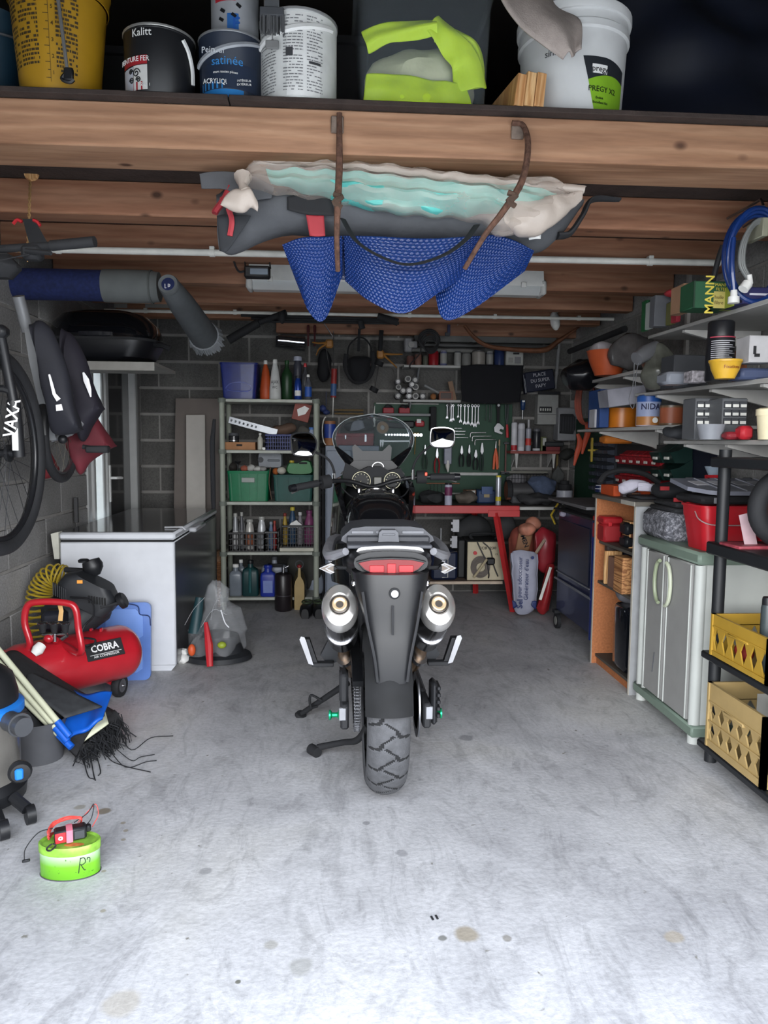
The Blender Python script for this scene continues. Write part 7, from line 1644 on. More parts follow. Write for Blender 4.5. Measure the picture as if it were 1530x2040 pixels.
  c0 = at(894,655,6.2); t = T('bar_clamp','dark blue bar clamp hanging under the right tip of the bubble sheet','clamp',c0); ob('bar',B().bx(-.012,.012,-.01,.01,-.05,.08,.003),m('20264a',.5),t); ob('jaw',B().bx(-.03,.07,-.012,.012,.04,.055,.003).bx(-.03,.01,-.012,.012,-.06,-.03,.003),m('2a2c34',.5),t); ob('white_tip',B().bx(.07,.078,-.01,.01,.03,.07,.002),WHT,t)
  # ---- things behind the screen: cabinet, red box, tape
  zc = at(700,888,6.0).z; p = at(648,890,6.0); q = at(756,890,6.0)
  t = T('metal_cabinet','pale blue grey metal cabinet standing behind the motorcycle, right of the shelving unit','cabinet',((p.x+q.x)/2,6.0,0)); w = q.x-p.x; CB = m('6c7584',.45,var=.04)
  ob('body',B().bx(-w/2,w/2,.02,.40,.03,zc,.004),CB,t)
  for s_ in (-1,1): dd = ob('door',B().bx(min(0,s_*w/2)+.012,max(0,s_*w/2)-.012,0,.02,.06,zc-.04,.004),CB,t)
  ob('plinth',B().bx(-w/2+.01,w/2-.01,.04,.38,0,.03),DGR,t); ob('screen_recess',B().bx(.03,w/2-.05,-.004,0,zc-.12,zc-.05,.002),m('8a92a0',.4),t)
  zc += .001
  t,w,h = fbx(668,863,744,886,6.08,.2,'worn red metal toolbox with two clasps on the grey cabinet','toolbox','toolbox',m('7c2a30',.6,var=.3,sc=30),.004,zs=zc); ob('clasp',B().bx(-w*.26,-w*.22,-.008,0,h*.5,h*.85,.002),STL,t); ob('clasp',B().bx(w*.26,w*.32,-.008,0,h*.3,h*.9,.002),STL,t); ob('lid',B().bx(-w/2-.004,w/2+.004,-.004,.204,h*.72,h*1.0,.004),m('843036',.6,var=.3,sc=30),t)
  p = at(657,885,6.05); t = T('tape_roll','tall roll with blue middle and brown ends on the left of the grey cabinet','roll',(p.x,6.08,zc)); h = at(657,839,6.08).z-zc; ob('brown_core',B().cyl((0,0,0),(0,0,h),.046,n=20),m('8a5c3c',.6),t); ob('blue_wrap',B().cyl((0,0,h*.3),(0,0,h*.88),.0475,n=20),m('1f3a86',.4),t); ob('white_edge',B().tube(arc((-.03,-.04,h*.6),.03,pi/2,3*pi/2,8,'xz',.11),.005,6),WHTP,t)
  for i,y in enumerate((817,824)): c0 = at(700,y,6.3); O1('garden_cane',['upper','lower'][i]+' yellowish cane lying level behind the windscreen','cane',B().cyl((-.14,0,0),(.10,0,0),.007,n=8),m('6a5634',.6),c0)
  O1('paper','crumpled grey paper above the red toolbox, seen through the windscreen','paper',patch([(702,836),(712,834),(722,838)],[(696,859),(710,857),(726,852)],6.05,.01,8,8,am=.008,ctr=at(712,858,6.05)),m('7c7c86',.7),at(712,858,6.05),solid=.002)
  blob('black_bag','dark bag behind the crumpled paper on the toolbox','bag',682,745,832,862,6.22,.10,'15161c',.02,12,2)
  p = at(762,872,6.1); t = T('kraft_roll','brown and white masking roll seen through the windscreen right half','roll',(p.x,6.12,at(762,852,6.12).z)); ob('ring',B().lathe([(.02,0),(.048,0),(.048,.06),(.02,.06),(.02,0)],20,R=RX(pi/2)),m('8a6a48',.6),t); ob('rim',B().lathe([(.045,-.001),(.050,-.001),(.050,.004)],20,R=RX(pi/2)),m('a0a09a',.5),t)
  O1('pointed_stick','thin white pointed stick standing in front of the tool board behind the windscreen','stick',B().tube([(0,0,0),(0,0,.10),(.006,0,.17)],[.012,.006,.0015],8),WHTP,at(745,850,6.2))
  for px in (636,644): O1('dark_plank',['narrow dark plank','second dark plank'][px == 644]+' standing upright between the shelving unit and the grey cabinet','plank',B().bx(-.012,.012,0,.02,0,1.25,.001),m('2a2a2e',.7),(at(px,900,6.1).x,6.12,0))
  c0 = at(650,780,6.3); O1('cable_ties','blue and red bundle hanging on a thread left of the windscreen','bundle',B().ell((-.03,0,-.14),(.03,.02,.03)).ell((.0,.01,-.17),(.03,.02,.02)).tube([(0,0,0),(0,0,-.12)],.002,5).jig(.004,30,2),m('2c3a6a',.6,var=.6,sc=12),c0)
back()
def bench():
  Y0 = 5.74; zt = at(930,1008,Y0).z; xl,xr = at(790,1012,Y0).x,at(1033,1012,Y0).x; xe = at(1118,1012,Y0).x
  o = Vector(((xl+xe)/2,Y0,0)); A = lambda x,y,Y: at(x,y,Y)-o
  t = T('workbench','workbench with red metal frame and grey top against the back wall','workbench',o); RF = m('b02a2c',.4,var=.05)
  ob('top',B().bx(xl-o.x,xe-o.x,.0,.66,zt-.03,zt,.003),m('4b4a48',.7,var=.2),t); ob('white_edge',B().bx(xr-o.x,xe-o.x,-.008,0,zt-.03,zt-.006,.002),m('a9a9a6',.5),t)
  ob('front_rail',B().bx(xl-o.x,xr-o.x,-.04,-.001,zt-.055,zt+.006,.004),RF,t); ob('corner_plate',B().bx(A(970,1020,Y0).x,xr-o.x,-.046,-.04,zt-.08,zt-.03,.002),RF,t)
  p = A(988,1022,Y0-.03); q = A(1018,1218,Y0-.03); q.z = 0
  ob('leg',B().tube([Vector((p.x,-.03,zt-.05)),Vector((q.x,-.10,0))],.026,4),RF,t); ob('leg',B().tube([Vector((p.x-.06,.55,zt-.03)),Vector((p.x-.02,.62,0))],.024,4),RF,t)
  ob('leg',B().tube([Vector((xl-o.x+.06,0,zt-.05)),Vector((xl-o.x+.0,-.05,0))],.026,4),RF,t); ob('leg',B().tube([Vector((xl-o.x+.06,.55,zt-.03)),Vector((xl-o.x+.0,.6,0))],.026,4),RF,t)
  zl = at(940,1158,5.84).z; xs0,xs1 = at(838,1160,5.84).x-o.x,at(1001,1160,5.84).x-o.x
  ob('lower_shelf',B().bx(xs0,xs1,.10,.62,zl-.022,zl,.002),m('7d6a5e',.7),t); ob('shelf_edge',B().bx(xs0,xs1,.092,.10,zl-.022,zl,.001),m('b5a594',.6),t)
  for x in (xs0+.05,xs1-.08): ob('shelf_support',B().bx(x,x+.03,.2,.5,0 if x < 0 else zl-.05,zl-.022,.002),DGR,t)
  zt += .001; zl += .001
  # on the bench
  vcan(886,901,962,zt,Y0+.02,'white and pink printed spray can standing on the front edge of the bench','spray_can','spray can','a9abbc','2a2026',.08,'6a2a50',.45,.82)
  vcan(988,999,947,zt,Y0+.03,'tall silver spray can with yellow bands on the front of the bench','spray_can','spray can','9a9ea6','b8a828',.06,'b0a020',.16,.30,metal=.5)
  t,w,h = fbx(951,976,988,1005,Y0+.22,.14,'blue bench vice in the middle of the bench','vice','vice','24395c',.012,zs=zt,parts=[('jaw',.2,.7,.8,1.25,'2a4470',.02),('plate',.35,.45,.65,.75,'8a7a58',.005)])
  fbx(929,976,949,990,Y0+.25,.08,'small cardboard box with white tag on the bench left of the vice','carton','box','6e5240',.002,zs=zt+.06,parts=[('tag',.5,.5,.9,.9,'b5b5b0')],rot=.2); blob('paper_heap','crumpled paper heap on the bench under the small cardboard box','paper',905,950,985,1010,Y0+.22,.14,'5c554e',.02,18,3,zs=zt)
  blob('dark_gear','dark jumble of tools on the left half of the bench','tools',835,885,985,1012,Y0+.2,.2,'2b2d2f',.03,16,4,zs=zt); blob('dark_gear','dark jumble of metal parts on the right end of the bench','tools',1030,1105,992,1014,Y0+.12,.2,'2e2e30',.025,18,8,zs=zt)
  # bench grinder
  c = at(1040,985,Y0+.25); t = T('bench_grinder','bench grinder with orange brown wheel under the blue cloth','grinder',(c.x,Y0+.28,zt)); hh = at(1040,962,Y0+.25).z-zt
  ob('motor',B().cyl((-.08,0,.10),(.10,0,.10),.065,n=20),m('3c3c3e',.5),t); ob('base',B().bx(-.09,.10,-.06,.06,0,.06,.01),DGR,t); ob('grinding_wheel',B().cyl((-.125,0,.10),(-.095,0,.10),.075,n=24),m('7a4a38',.8),t); ob('guard',B().tube(arc((-.11,0,.10),.085,.2,pi+.6,12,'yz'),.022,6,flat=.3),BLKM,t); ob('guard',B().cyl((.11,0,.10),(.15,0,.10),.08,n=20),BLKM,t)
  c0 = at(1083,990,Y0+.18); O1('rag','blue grey rag draped over the bench grinder','rag',pillow([(1050,960),(1062,950),(1085,948),(1108,960)],[(1056,968),(1074,990),(1095,987),(1108,972)],Y0+.2,[.06,.14,.14,.06],am=.014,fr=18,ctr=c0),m('3f4a60',.9,var=.2,sc=30),c0)
  # wire basket on the wall
  c,z,w,h = fb(1008,944,1092,972,6.28); t = T('wire_basket','black wire basket hung on the wall behind the grinder','basket',(c,6.28,z)); b = B()
  for i in range(15): b.bx(-w/2+w*i/14-.0015,-w/2+w*i/14+.0015,-.0015,.0015,0,h)
  for zz in (0,h*.33,h*.66,h): b.bx(-w/2,w/2,-.002,.002,zz-.0015,zz+.0015)
  ob('front_grid',b,BLKM,t); ob('rim',B().tube([(-w/2,0,h),(w/2,0,h),(w/2,.13,h),(-w/2,.13,h)],.004,6,closed=True),BLKM,t); ob('rail',B().bx(-w/2-.02,w/2+.03,.12,.14,h-.01,h+.02,.003),m('77776f',.6),t)
  ob('paper_filling',B().ell((-.08,.05,h*.5),(.09,.05,h*.45)).jig(.02,20,2),m('77777c',.8),t)
  blob('metal_scoop','tangle of grey metal brackets above the right end of the bench','brackets',1100,1122,928,962,6.30,.06,'4a4c4c',.03,18,6)
  # white tub with black lid on a black can
  c = at(1124,1000,Y0+.15); t = vcan(1109,1140,975,at(1124,998,Y0+.15).z,Y0+.15,'white hand cleaner tub with black stepped lid at the right end of the bench','tub','tub','9a9ca6','1a1b1e',.05); w = .06; hh = at(1124,975,Y0+.15).z-at(1124,998,Y0+.15).z
  ob('stepped_lid',B().lathe([(.055,hh),(.055,hh+.04),(.036,hh+.042),(.036,hh+.07),(.001,hh+.07)],20),BLKM,t); txt(t,'GOJO',.024,(0,-.062,hh*.45),GRY,wrapR=.06)
  vcan(1113,1130,997,zt,Y0+.14,'short black can under the white hand cleaner tub','can','can','15161a','3a3a40',.2)
  for i,(x0,x1) in enumerate(((1140,1147),(1148,1152))): p = at(x0,1000,6.2); q = at(x1,945,6.35); O1('metal_rod',['left','right'][i]+' of two thin pale rods leaning in the back right corner','rod',B().cyl((0,0,0),q-p,.004,n=6),m('a08c88',.4),p)
  # ---- under the bench
  t,w,h = fbx(860,1098,912,1146,5.88,.16,'dark blue paint tub with white outlined label on the lower shelf of the bench','paint_tub','tub','16203c',.02,zs=zl); ob('outline',B().tube([(-w*.1,-.003,h*.1),(w*.12,-.003,h*.1),(w*.12,-.003,h*.9),(-w*.3,-.003,h*.9)],.003,4),WHTP,t); ob('handle',B().tube(cr([(-w*.45,-.01,h),(0,-.04,h*.96),(w*.45,-.01,h)]),.004,6),STL,t)
  for i,(x0,y0,x1,y1,col,lab) in enumerate(((877,1052,880,1085,'7a7d80','silver pipe fitting standing in the blue paint tub'),(866,1072,870,1094,'15161a','black curved handle sticking out of the blue paint tub'),(902,1035,915,1060,'b9bac0','upper white notched plate beside the blue paint tub'),(900,1068,911,1092,'a9aab0','lower white notched plate beside the blue paint tub'))):
    c,z,w,h = fb(x0,y0,x1,y1,5.92); b = B().bx(-w/2,w/2,0,.02,0,h,.002)
    if i > 1: b.bx(-w/2-.012,-w/2,0,.02,h*.1,h*.3).bx(-w/2-.012,-w/2,0,.02,h*.6,h*.8)
    O1('plate' if i > 1 else 'fitting',lab,'tool',b,m(col,.4),(c,5.92,z))
  fbx(912,1075,930,1150,5.98,.2,'black slotted crate beside the cream welder box','crate','crate','1d1e20',.01,zs=zl)
  c,z,w,h = fb(931,1078,1005,1155,5.86); z = zl
  t = T('welder','cream fronted electric welder with cables, on the lower shelf of the bench','welder',(c,5.86,z)); ob('case',B().bx(-w/2-.004,w/2+.004,.012,.30,0,h+.01,.008),BLKM,t); ob('front_panel',B().bx(-w/2,w/2,0,.012,.004,h,.003),m('b8ae94',.5),t)
  txt(t,'TCB  230',.030,(.01,-.002,h*.84),BLKM,sx=1.2,bold=.0006); ob('red_knob',B().cyl((-w*.30,-.016,h*.72),(-w*.30,0,h*.72),.015,n=14),RED,t); txt(t,'CE',.02,(w*.28,-.002,h*.68),BLKM)
  cb = B()
  for k in range(6): cb.tube([(-w*.15+cos(a)*(.075-.007*k),-.012-.004*k,h*.36+sin(a)*(.085-.009*k)) for a in [2*pi*i/24 for i in range(24)]],.0042,5,closed=True)
  ob('cable',cb,m('6a625c',.6),t); ob('black_cable',B().tube(cr([(-w*.25,-.01,h*1.0),(-.03,-.02,h*.7),(0,-.03,h*.5),(.02,-.03,h*.2),(.02,-.02,h*.08)]),.005,6).tube(cr([(-w*.1,-.01,h),(w*.1,-.02,h*.8),(w*.2,-.02,h*.4),(w*.32,-.02,h*.12)]),.005,6),BLK,t)
  ob('electrode_holder',B().tube([(-w*.34,-.03,.03),(.0,-.04,h*.58)],.010,8),m('a89c80',.5),t); ob('clamp',B().box((.03,-.035,h*.52),(.07,.03,.06),.012),BLK,t); ob('handle',B().tube(cr([(-w*.3,.1,h),(-.1,.1,h+.05),(.1,.1,h+.05),(w*.3,.1,h)]),.012,8),BLKM,t)
  blob('grey_sheet','dark grey rubber sheet slumped behind the welder','sheet',905,975,1025,1085,6.2,.1,'333436',.03,8,3); blob('grey_sheet','grey canvas fold hanging beside the red bench leg','sheet',985,1030,1024,1075,6.1,.12,'3c3c3e',.03,8,5)
  # ---- bags
  c0 = at(1045,1225,5.35); c0.z = 0
  t = T('salt_bag','white plastic salt sack with blue lettering standing upright beside the bench leg','sack',(c0.x,5.42,0)); o2 = Vector((c0.x,5.42,0))
  ob('body',pillow([(1018,1100),(1030,1096),(1055,1097),(1071,1102)],[(1022,1212),(1034,1224),(1054,1224),(1068,1214)],5.42,[.06,.15,.15,.06],am=.012,fr=12,ctr=o2,ends=.5,seed=3),m('9a9cac',.3,var=.08),t)
  nv = m('1b2a5c',.5); ry = -pi/2
  h_ = lambda x,y: at(x,y,5.33)-o2
  txt(t,"pour adoucisseur",.045,h_(1036,1150),nv,rot=(pi/2,ry,0),sx=.95); txt(t,"Générateur d'eau",.045,h_(1049,1155),nv,rot=(pi/2,ry,0),sx=.95); txt(t,'Sel',.06,h_(1036,1203),nv,rot=(pi/2,ry,0),bold=.001)
  ob('blue_corner',patch([(1020,1196),(1024,1197),(1028,1200)],[(1022,1212),(1026,1211),(1030,1208)],5.335,0,4,4,ctr=o2),nv,t,solid=.002); ob('blue_corner',patch([(1060,1198),(1065,1197),(1069,1197)],[(1058,1206),(1064,1212),(1068,1214)],5.335,0,4,4,ctr=o2),nv,t,solid=.002); ob('blue_dot',B().lathe([(.001,0),(.012,0),(.012,.002)],14,h_(1061,1111),R=RX(pi/2)),nv,t)
  c0 = at(1040,1100,5.75); t = T('cement_bag','brown and orange paper sack behind the white salt sack','sack',c0); ob('body',pillow([(1014,1070),(1026,1050),(1050,1045),(1068,1055)],[(1018,1200),(1030,1210),(1050,1210),(1066,1200)],5.80,[.08,.18,.18,.08],am=.015,ctr=c0,seed=6,ends=.5),m('7c3c30',.7,var=.3,sc=8),t)
  ob('brown_panel',patch([(1034,1060),(1048,1056),(1062,1062)],[(1026,1098),(1040,1100),(1054,1098)],5.70,.01,8,8,ctr=c0),m('8a6448',.7),t,solid=.002); txt(t,'MEN',.05,at(1045,1078,5.685)-c0,BLKM,rot=(pi/2,radians(70),0),bold=.001)
  c0 = at(1085,1120,5.6); t = T('red_sack','bright red plastic sack between the paper sack and the blue cabinet','sack',c0); ob('body',pillow([(1066,1060),(1080,1050),(1095,1056),(1105,1060)],[(1066,1125),(1082,1140),(1095,1140),(1104,1120)],5.6,[.06,.12,.12,.06],am=.012,ctr=c0,seed=7,ends=.5),m('84202a',.35,var=.12),t)
  c0 = at(1080,1220,5.5); c0.z = 0; t = T('charcoal_sack','slim red sack with white stripe slanting down to the floor beside the salt sack','sack',c0); ob('body',pillow([(1092,1125),(1096,1124),(1102,1124),(1106,1126)],[(1068,1215),(1074,1222),(1082,1224),(1092,1218)],5.5,[.05,.12,.12,.05],am=.008,ctr=c0,seed=9,ends=.5),m('8f2428',.4,var=.15),t)
  ob('white_stripe',B().tube([at(1097,1130,5.41)-c0,at(1076,1195,5.41)-c0],.012,6,flat=.3),WHTP,t)
  c0 = at(1050,1062,5.66); O1('package','round white and orange package on top of the paper sack','package',B().ell((0,0,.03),(.07,.06,.05)).ell((.05,.02,.07),(.06,.05,.05)).jig(.012,14,3),m('a8705c',.6,var=.6,sc=9),c0)
  O1('timber_batten','two joined pale battens slanting behind the salt sack','batten',B().tube([(0,0,0),at(1085,1076,5.52)-at(1064,1108,5.50)],.014,4),m('8c7868',.7),at(1064,1108,5.50))
  # yellow folded tool
  c0 = at(1105,1045,5.30); A = lambda x,y: at(x,y,5.30)-c0
  t = T('folding_tool','yellow and black folding handle leaning on the blue cabinet, near the bench end','tool',c0); ob('yellow_arm',B().tube([A(1112,1003),A(1098,1026),A(1106,1044)],.016,4,flat=.5),m('a8902a',.5),t); ob('black_back',B().tube([A(1116,1004),A(1103,1027),A(1110,1046)],.012,4,flat=.5),BLKM,t)
bench()
# ================================================================ right side
def yat(px,py,X): return atx(px,py,X).y
def rb(x0,y0,x1,y1,X,D,lab,name,cat,col,**k): return fbx(x0,y0,x1,y1,yat((x0+x1)/2,y1,X),D,lab,name,cat,col,**k)
def rc(x0,x1,yt,yb,X,lab,name,cat,col,*a,zs=None,**k):
  Y = yat((x0+x1)/2,yb,X); return vcan(x0,x1,yt,zs if zs is not None else at((x0+x1)/2,yb,Y).z,Y,lab,name,cat,col,*a,**k)
def cabinets():
  # blue cabinet
  x0,x1,y0,y1,z0,z1 = 1.56,2.02,4.36,5.14,.13,.84
  t = T('tool_cabinet','dark blue metal cabinet on castors at the right, before the workbench','cabinet',((x0+x1)/2,(y0+y1)/2,0)); o = Vector(((x0+x1)/2,(y0+y1)/2,0)); NB = m('141f40',.35,var=.06,coat=.3)
  L = lambda *p: (p[0]-o.x,p[1]-o.x,p[2]-o.y,p[3]-o.y,p[4],p[5])
  ob('body',B().bx(*L(x0+.015,x1,y0+.03,y1,z0,z1),.006),NB,t); ob('corner_post',B().cyl((x0+.035-o.x,y0+.035-o.y,z0-.02),(x0+.035-o.x,y0+.035-o.y,z1+.0),.042,n=18),m('13286a',.3,coat=.4),t)
  ob('side_panel',B().bx(*L(x0+.008,x0+.016,y0+.12,y1-.03,.42,z1-.06),.004),m('171d2e',.3,var=.15),t); ob('trim',B().bx(*L(x0+.006,x0+.016,y0+.10,y1,.405,.412)),GRY,t)
  ob('bumper',B().tube([(x0+.0-o.x,y1-o.y,.36),(x0-.002-o.x,y0+.03-o.y,.36),(x0+.04-o.x,y0-.012-o.y,.36),(x1-o.x-.1,y0-.014-o.y,.36)],.008,6),m('6a6c72',.4),t)
  ob('top',B().bx(*L(x0-.02,x1,y0-.02,y1+.02,z1,z1+.012),.003),BLKM,t)
  for x,y in ((x0+.05,y0+.06),(x0+.02,y1-.02)):
    c = ob('castor',B().cyl((x-o.x-.012,y-o.y,.055),(x-o.x+.012,y-o.y,.055),.055,n=20).bx(x-o.x-.03,x-o.x+.03,y-o.y-.03,y-o.y+.03,.11,.135,.003),RUB,t); ob('castor_hub',B().cyl((x-o.x-.014,y-o.y,.055),(x-o.x+.014,y-o.y,.055),.03,n=16),m('8d8e88',.4),c)
  p = atx(1220,1003,1.6)
  O1('grey_board','grey board lying on the blue cabinet, its front corner towards the motorcycle','board',B().bx(1.50,2.03,4.36,5.15,0,.018,.002),m('5c5c5e',.6),(0,0,.905))
  O1('dark_case','low dark case between the blue cabinet top and the grey board','case',B().bx(1.60,2.0,4.46,5.1,0,.05,.006),BLKM,(0,0,.853))
  rb(1183,1055,1188,1064,1.56,.02,'tiny silver latch fitting on top of the blue cabinet','latch','fitting','b5b5b8'); blob('tape','small pale tape roll tucked under the grey board, far left corner','tape',1114,1130,1017,1030,5.0,.05,'8a8696',.006,30,2)
  # chipboard shelf unit
  x0,x1,y0,y1,zt = 1.535,2.03,3.71,4.30,.985
  o = Vector(((x0+x1)/2,(y0+y1)/2,0)); t = T('shelf_unit','open brown chipboard shelf unit between the blue and white cabinets','shelves',o)
  WE = m('a8a49a',.6)
  ob('side',B().bx(*L2(o,x0,x1,y1-.018,y1,0,zt),.001),M_CHIP,t); ob('side',B().bx(*L2(o,x0,x1,y0,y0+.018,0,zt),.001),m('8e9092',.6),t); ob('back',B().bx(*L2(o,x1-.008,x1,y0+.02,y1-.02,.05,zt)),M_CHIP,t)
  ob('edge_strip',B().bx(*L2(o,x0-.003,x0,y1-.018,y1,0,zt)),WE,t); ob('edge_strip',B().bx(*L2(o,x0-.003,x0,y0,y0+.018,0,zt)),WE,t)
  for z in (.06,.50,.735): ob('shelf',B().bx(*L2(o,x0+.02,x1-.01,y0+.02,y1-.02,z-.016,z),.001),m('4e4a44',.7),t)
  ob('top',B().bx(*L2(o,x0-.015,x1,y0-.02,y1+.02,zt,zt+.022),.002),m('5a564f',.6,var=.1),t); ob('top_edge',B().bx(*L2(o,x0-.018,x0-.015,y0-.02,y0+.16,zt,zt+.022)),WE,t); ob('plinth',B().bx(*L2(o,x0+.03,x0+.045,y0+.02,y1-.02,0,.044)),M_CHIP,t)
  X = 1.60
  t,w,h = rb(1203,1045,1240,1085,X,.2,'red plastic case on the highest shelf of the chipboard unit','tool_case','case','8e1a20',b=.012,zs=.736); ob('lid',B().bx(-w/2-.004,w/2+.004,-.006,.19,h*.98,h*1.42,.012),m('9a1d24',.4),t); ob('catch',B().bx(-w*.3,-w*.1,-.012,0,h*.9,h*1.15,.003),RED,t)
  for i,(a,b_) in enumerate(((1033,1056),(1057,1082))):
    Y = yat(1247,b_,X); c,z,w,h = fb(1238,a,1257,b_,Y); O1('dark_bottle',['upper','lower'][i]+' of two dark rounded cases stacked beside the red case','case',B().bx(-w/2,w/2,-.05,.05,0,h-.001,.014),m('15171b',.4),(c,3.98,.738+i*(h)),0)
  t,w,h = rb(1254,1040,1268,1085,1.62,.1,'small wooden box beside the dark cases on the highest shelf','wooden_box','box',M_OFF,b=.002,zs=.736,parts=[('panel',.2,.1,.95,.85,'5a3320',.001)])
  rb(1205,1098,1240,1140,1.60,.02,'pale square wooden board on the middle shelf of the chipboard unit','board','board',M_PINE,zs=.501); rb(1240,1095,1266,1108,1.7,.1,'dark blue bundle behind the wooden block on the middle shelf','bundle','bundle','151d36',b=.02,zs=.58)
  rb(1224,1112,1240,1152,1.57,.1,'faded cardboard piece left of the striped wooden block','carton','box','7a5a4a',b=.004,zs=.501); rb(1240,1112,1266,1152,1.57,.12,'wooden block with strong grain on the middle shelf of the chipboard unit','wood_block','block',wood('8a5a34','b98555','c4925f','y',3,knots=False),b=.002,zs=.501)
  rb(1210,1086,1228,1092,1.6,.05,'little dark fittings on the middle shelf near the far side','fitting','fitting','3a3230',b=.006,zs=.68)
  Y = 3.95; c,z,w,h = fb(1226,1222,1266,1350,Y); t = T('suitcase','glossy black ribbed hard case at the bottom of the chipboard unit','suitcase',(c+.03,Y-.12,.062)); ob('shell',B().loft([[(x,y0_,z_+.19) for x,z_ in rr(.17*k,.36*k,.03)] for y0_,k in ((0,.88),(.02,1),(.16,1),(.18,.9))]),m('0e1015',.15,coat=.6),t)
  for x in (-.05,0,.05): ob('rib',B().tube([(x,-.002,.05),(x,-.004,.32)],.006,6),m('15171c',.15,coat=.6),t)
  blob('grey_bag','crumpled pale grey plastic bag on the black hard case','bag',1230,1268,1175,1226,3.97,.16,'68686e',.03,12,3,zs=.43)
  # white cabinet
  x0,x1,y0,y1,zt = 1.545,2.03,3.05,3.69,.845
  o = Vector(((x0+x1)/2,(y0+y1)/2,0)); t = T('plastic_cabinet','white plastic cabinet with grey doors and sage green trim, carrying the red bucket','cabinet',o); WC = m('b9bdb9',.4,var=.03); SG = m('708074',.5,var=.04); GD = m('8c8c8a',.55,var=.04)
  ob('carcass',B().bx(*L2(o,x0+.03,x1,y0+.02,y1-.01,.06,zt-.04),.004),WC,t)
  for y in (y0+.04,y1-.04,y0+.02+.52):
    ob('column',B().cyl((x0+.03-o.x,y-o.y,.07),(x0+.03-o.x,y-o.y,zt-.06),.026,n=16),WC,t); ob('foot',B().cyl((x0+.03-o.x,y-o.y,0),(x0+.03-o.x,y-o.y,.035),.026,n=16),WC,t) if y != y0+.54 else None
  ob('top',B().bx(*L2(o,x0-.005,x1,y0-.005,y1,zt-.055,zt),.012),SG,t); ob('base_trim',B().bx(*L2(o,x0,x1,y0,y1,.035,.085),.008),SG,t)
  ym = (y0+y1)/2
  for s_,a,b_ in ((0,y0+.07,ym-.004),(1,ym+.004,y1-.11)):
    d = ob('door',B().bx(*L2(o,x0+.004,x0+.032,a,b_,.09,zt-.06),.006),GD,t)
    for y in ((a+.006,b_-.02) if s_ == 0 else (a+.02,b_-.006)): ob('door_rib',B().bx(*L2(o,x0,x0+.006,y-.004,y+.004,.095,zt-.065),.002),WC,d)
    s2 = -1 if s_ == 0 else 1; yc = (b_-.03 if s_ == 0 else a+.03)-o.y
    ob('door_handle',B().tube([(x0-.012-o.x,yc+s2*.05*sin(a_)+0,.655+.10*cos(a_)) for a_ in [pi*i/12 for i in range(13)]],.009,8),m('8d977c' if s_ else 'b4baa4',.4),d)
  for i,(za,zb) in enumerate(((.2,.33),)): ob('scuff',B().tube([(x0+.003-o.x,ym+.10-o.y,.20),(x0+.003-o.x,ym+.085-o.y,.30)],.004,4,flat=.2),DGR,t)
  # on the white cabinet
  ZC = zt+.001
  t = T('foam_block','speckled grey foam block on the white cabinet beside the red bucket','foam',(1.76,3.53,ZC));
  def _sp(nt,b,Lk):
    v = obvec(nt); n = nz(nt,v,55,4,0,.8); r = ramp(nt,[(.32,'2a2b2f'),(.5,'5c5d64'),(.66,'a9a9b0')]); Lk.new(n.outputs[0],r.inputs[0]); Lk.new(r.outputs[0],b.inputs['Base Color']); b.inputs['Roughness'].default_value = .9
  ob('block',B().bx(-.21,.22,-.16,.15,0,.135,.025).jig(.003,20,1),node_mat('speckled_foam',_sp),t)
  O1('rubber_mat','ribbed black rubber mat folded on the grey foam block','mat',B().bx(-.20,.22,-.15,.14,0,.02,.008).bx(-.18,.22,-.12,.14,.021,.045,.008),m('232427',.8,bump=.6,bsc=40,var=.3,sc=60),(1.77,3.50,ZC+.137))
  # red bucket
  c = at(1405,1105,3.13); t = T('square_bucket','bright red square bucket with wire handle on the white cabinet','bucket',(1.69,3.17,ZC)); RB = m('b3202a',.35,var=.04,coat=.3)
  w = .26; h = .195; q = lambda z,k,i=0: [(x,y,z) for x,y in rr(w*k-2*i,w*.85*k-2*i,.035,5)]
  ob('body',B().loft([q(0,.82),q(h*.72,.965),q(h*.72,.98),q(h*.95,1),q(h*.95,1.04),q(h,1.05),q(h,1.05,.012),q(h*.9,.98,.006),q(.006,.82,.006)]),RB,t)
  ob('wire_handle',B().tube(cr([(-w*.5,-.03,h*.85),(-w*.52,-.08,h*.7),(-w*.38,-.115,h*.60),(0,-.118,h*.585),(w*.45,-.116,h*.59)]),.0028,6),m('c9b0b0',.3,.5),t)
  t2 = T('square_bucket','second red bucket mostly hidden behind the black rack post','bucket',(1.99,3.22,ZC)); ob('body',B().loft([q(0,.82),q(h*.72,.965),q(h,1.03),q(h,1.03,.012),q(.006,.82,.006)]),RB,t2); t2.scale = (.55,.9,.96)
  t2.location.x = 1.925
def L2(o,x0,x1,y0,y1,z0,z1): return (x0-o.x,x1-o.x,y0-o.y,y1-o.y,z0,z1)
cabinets()
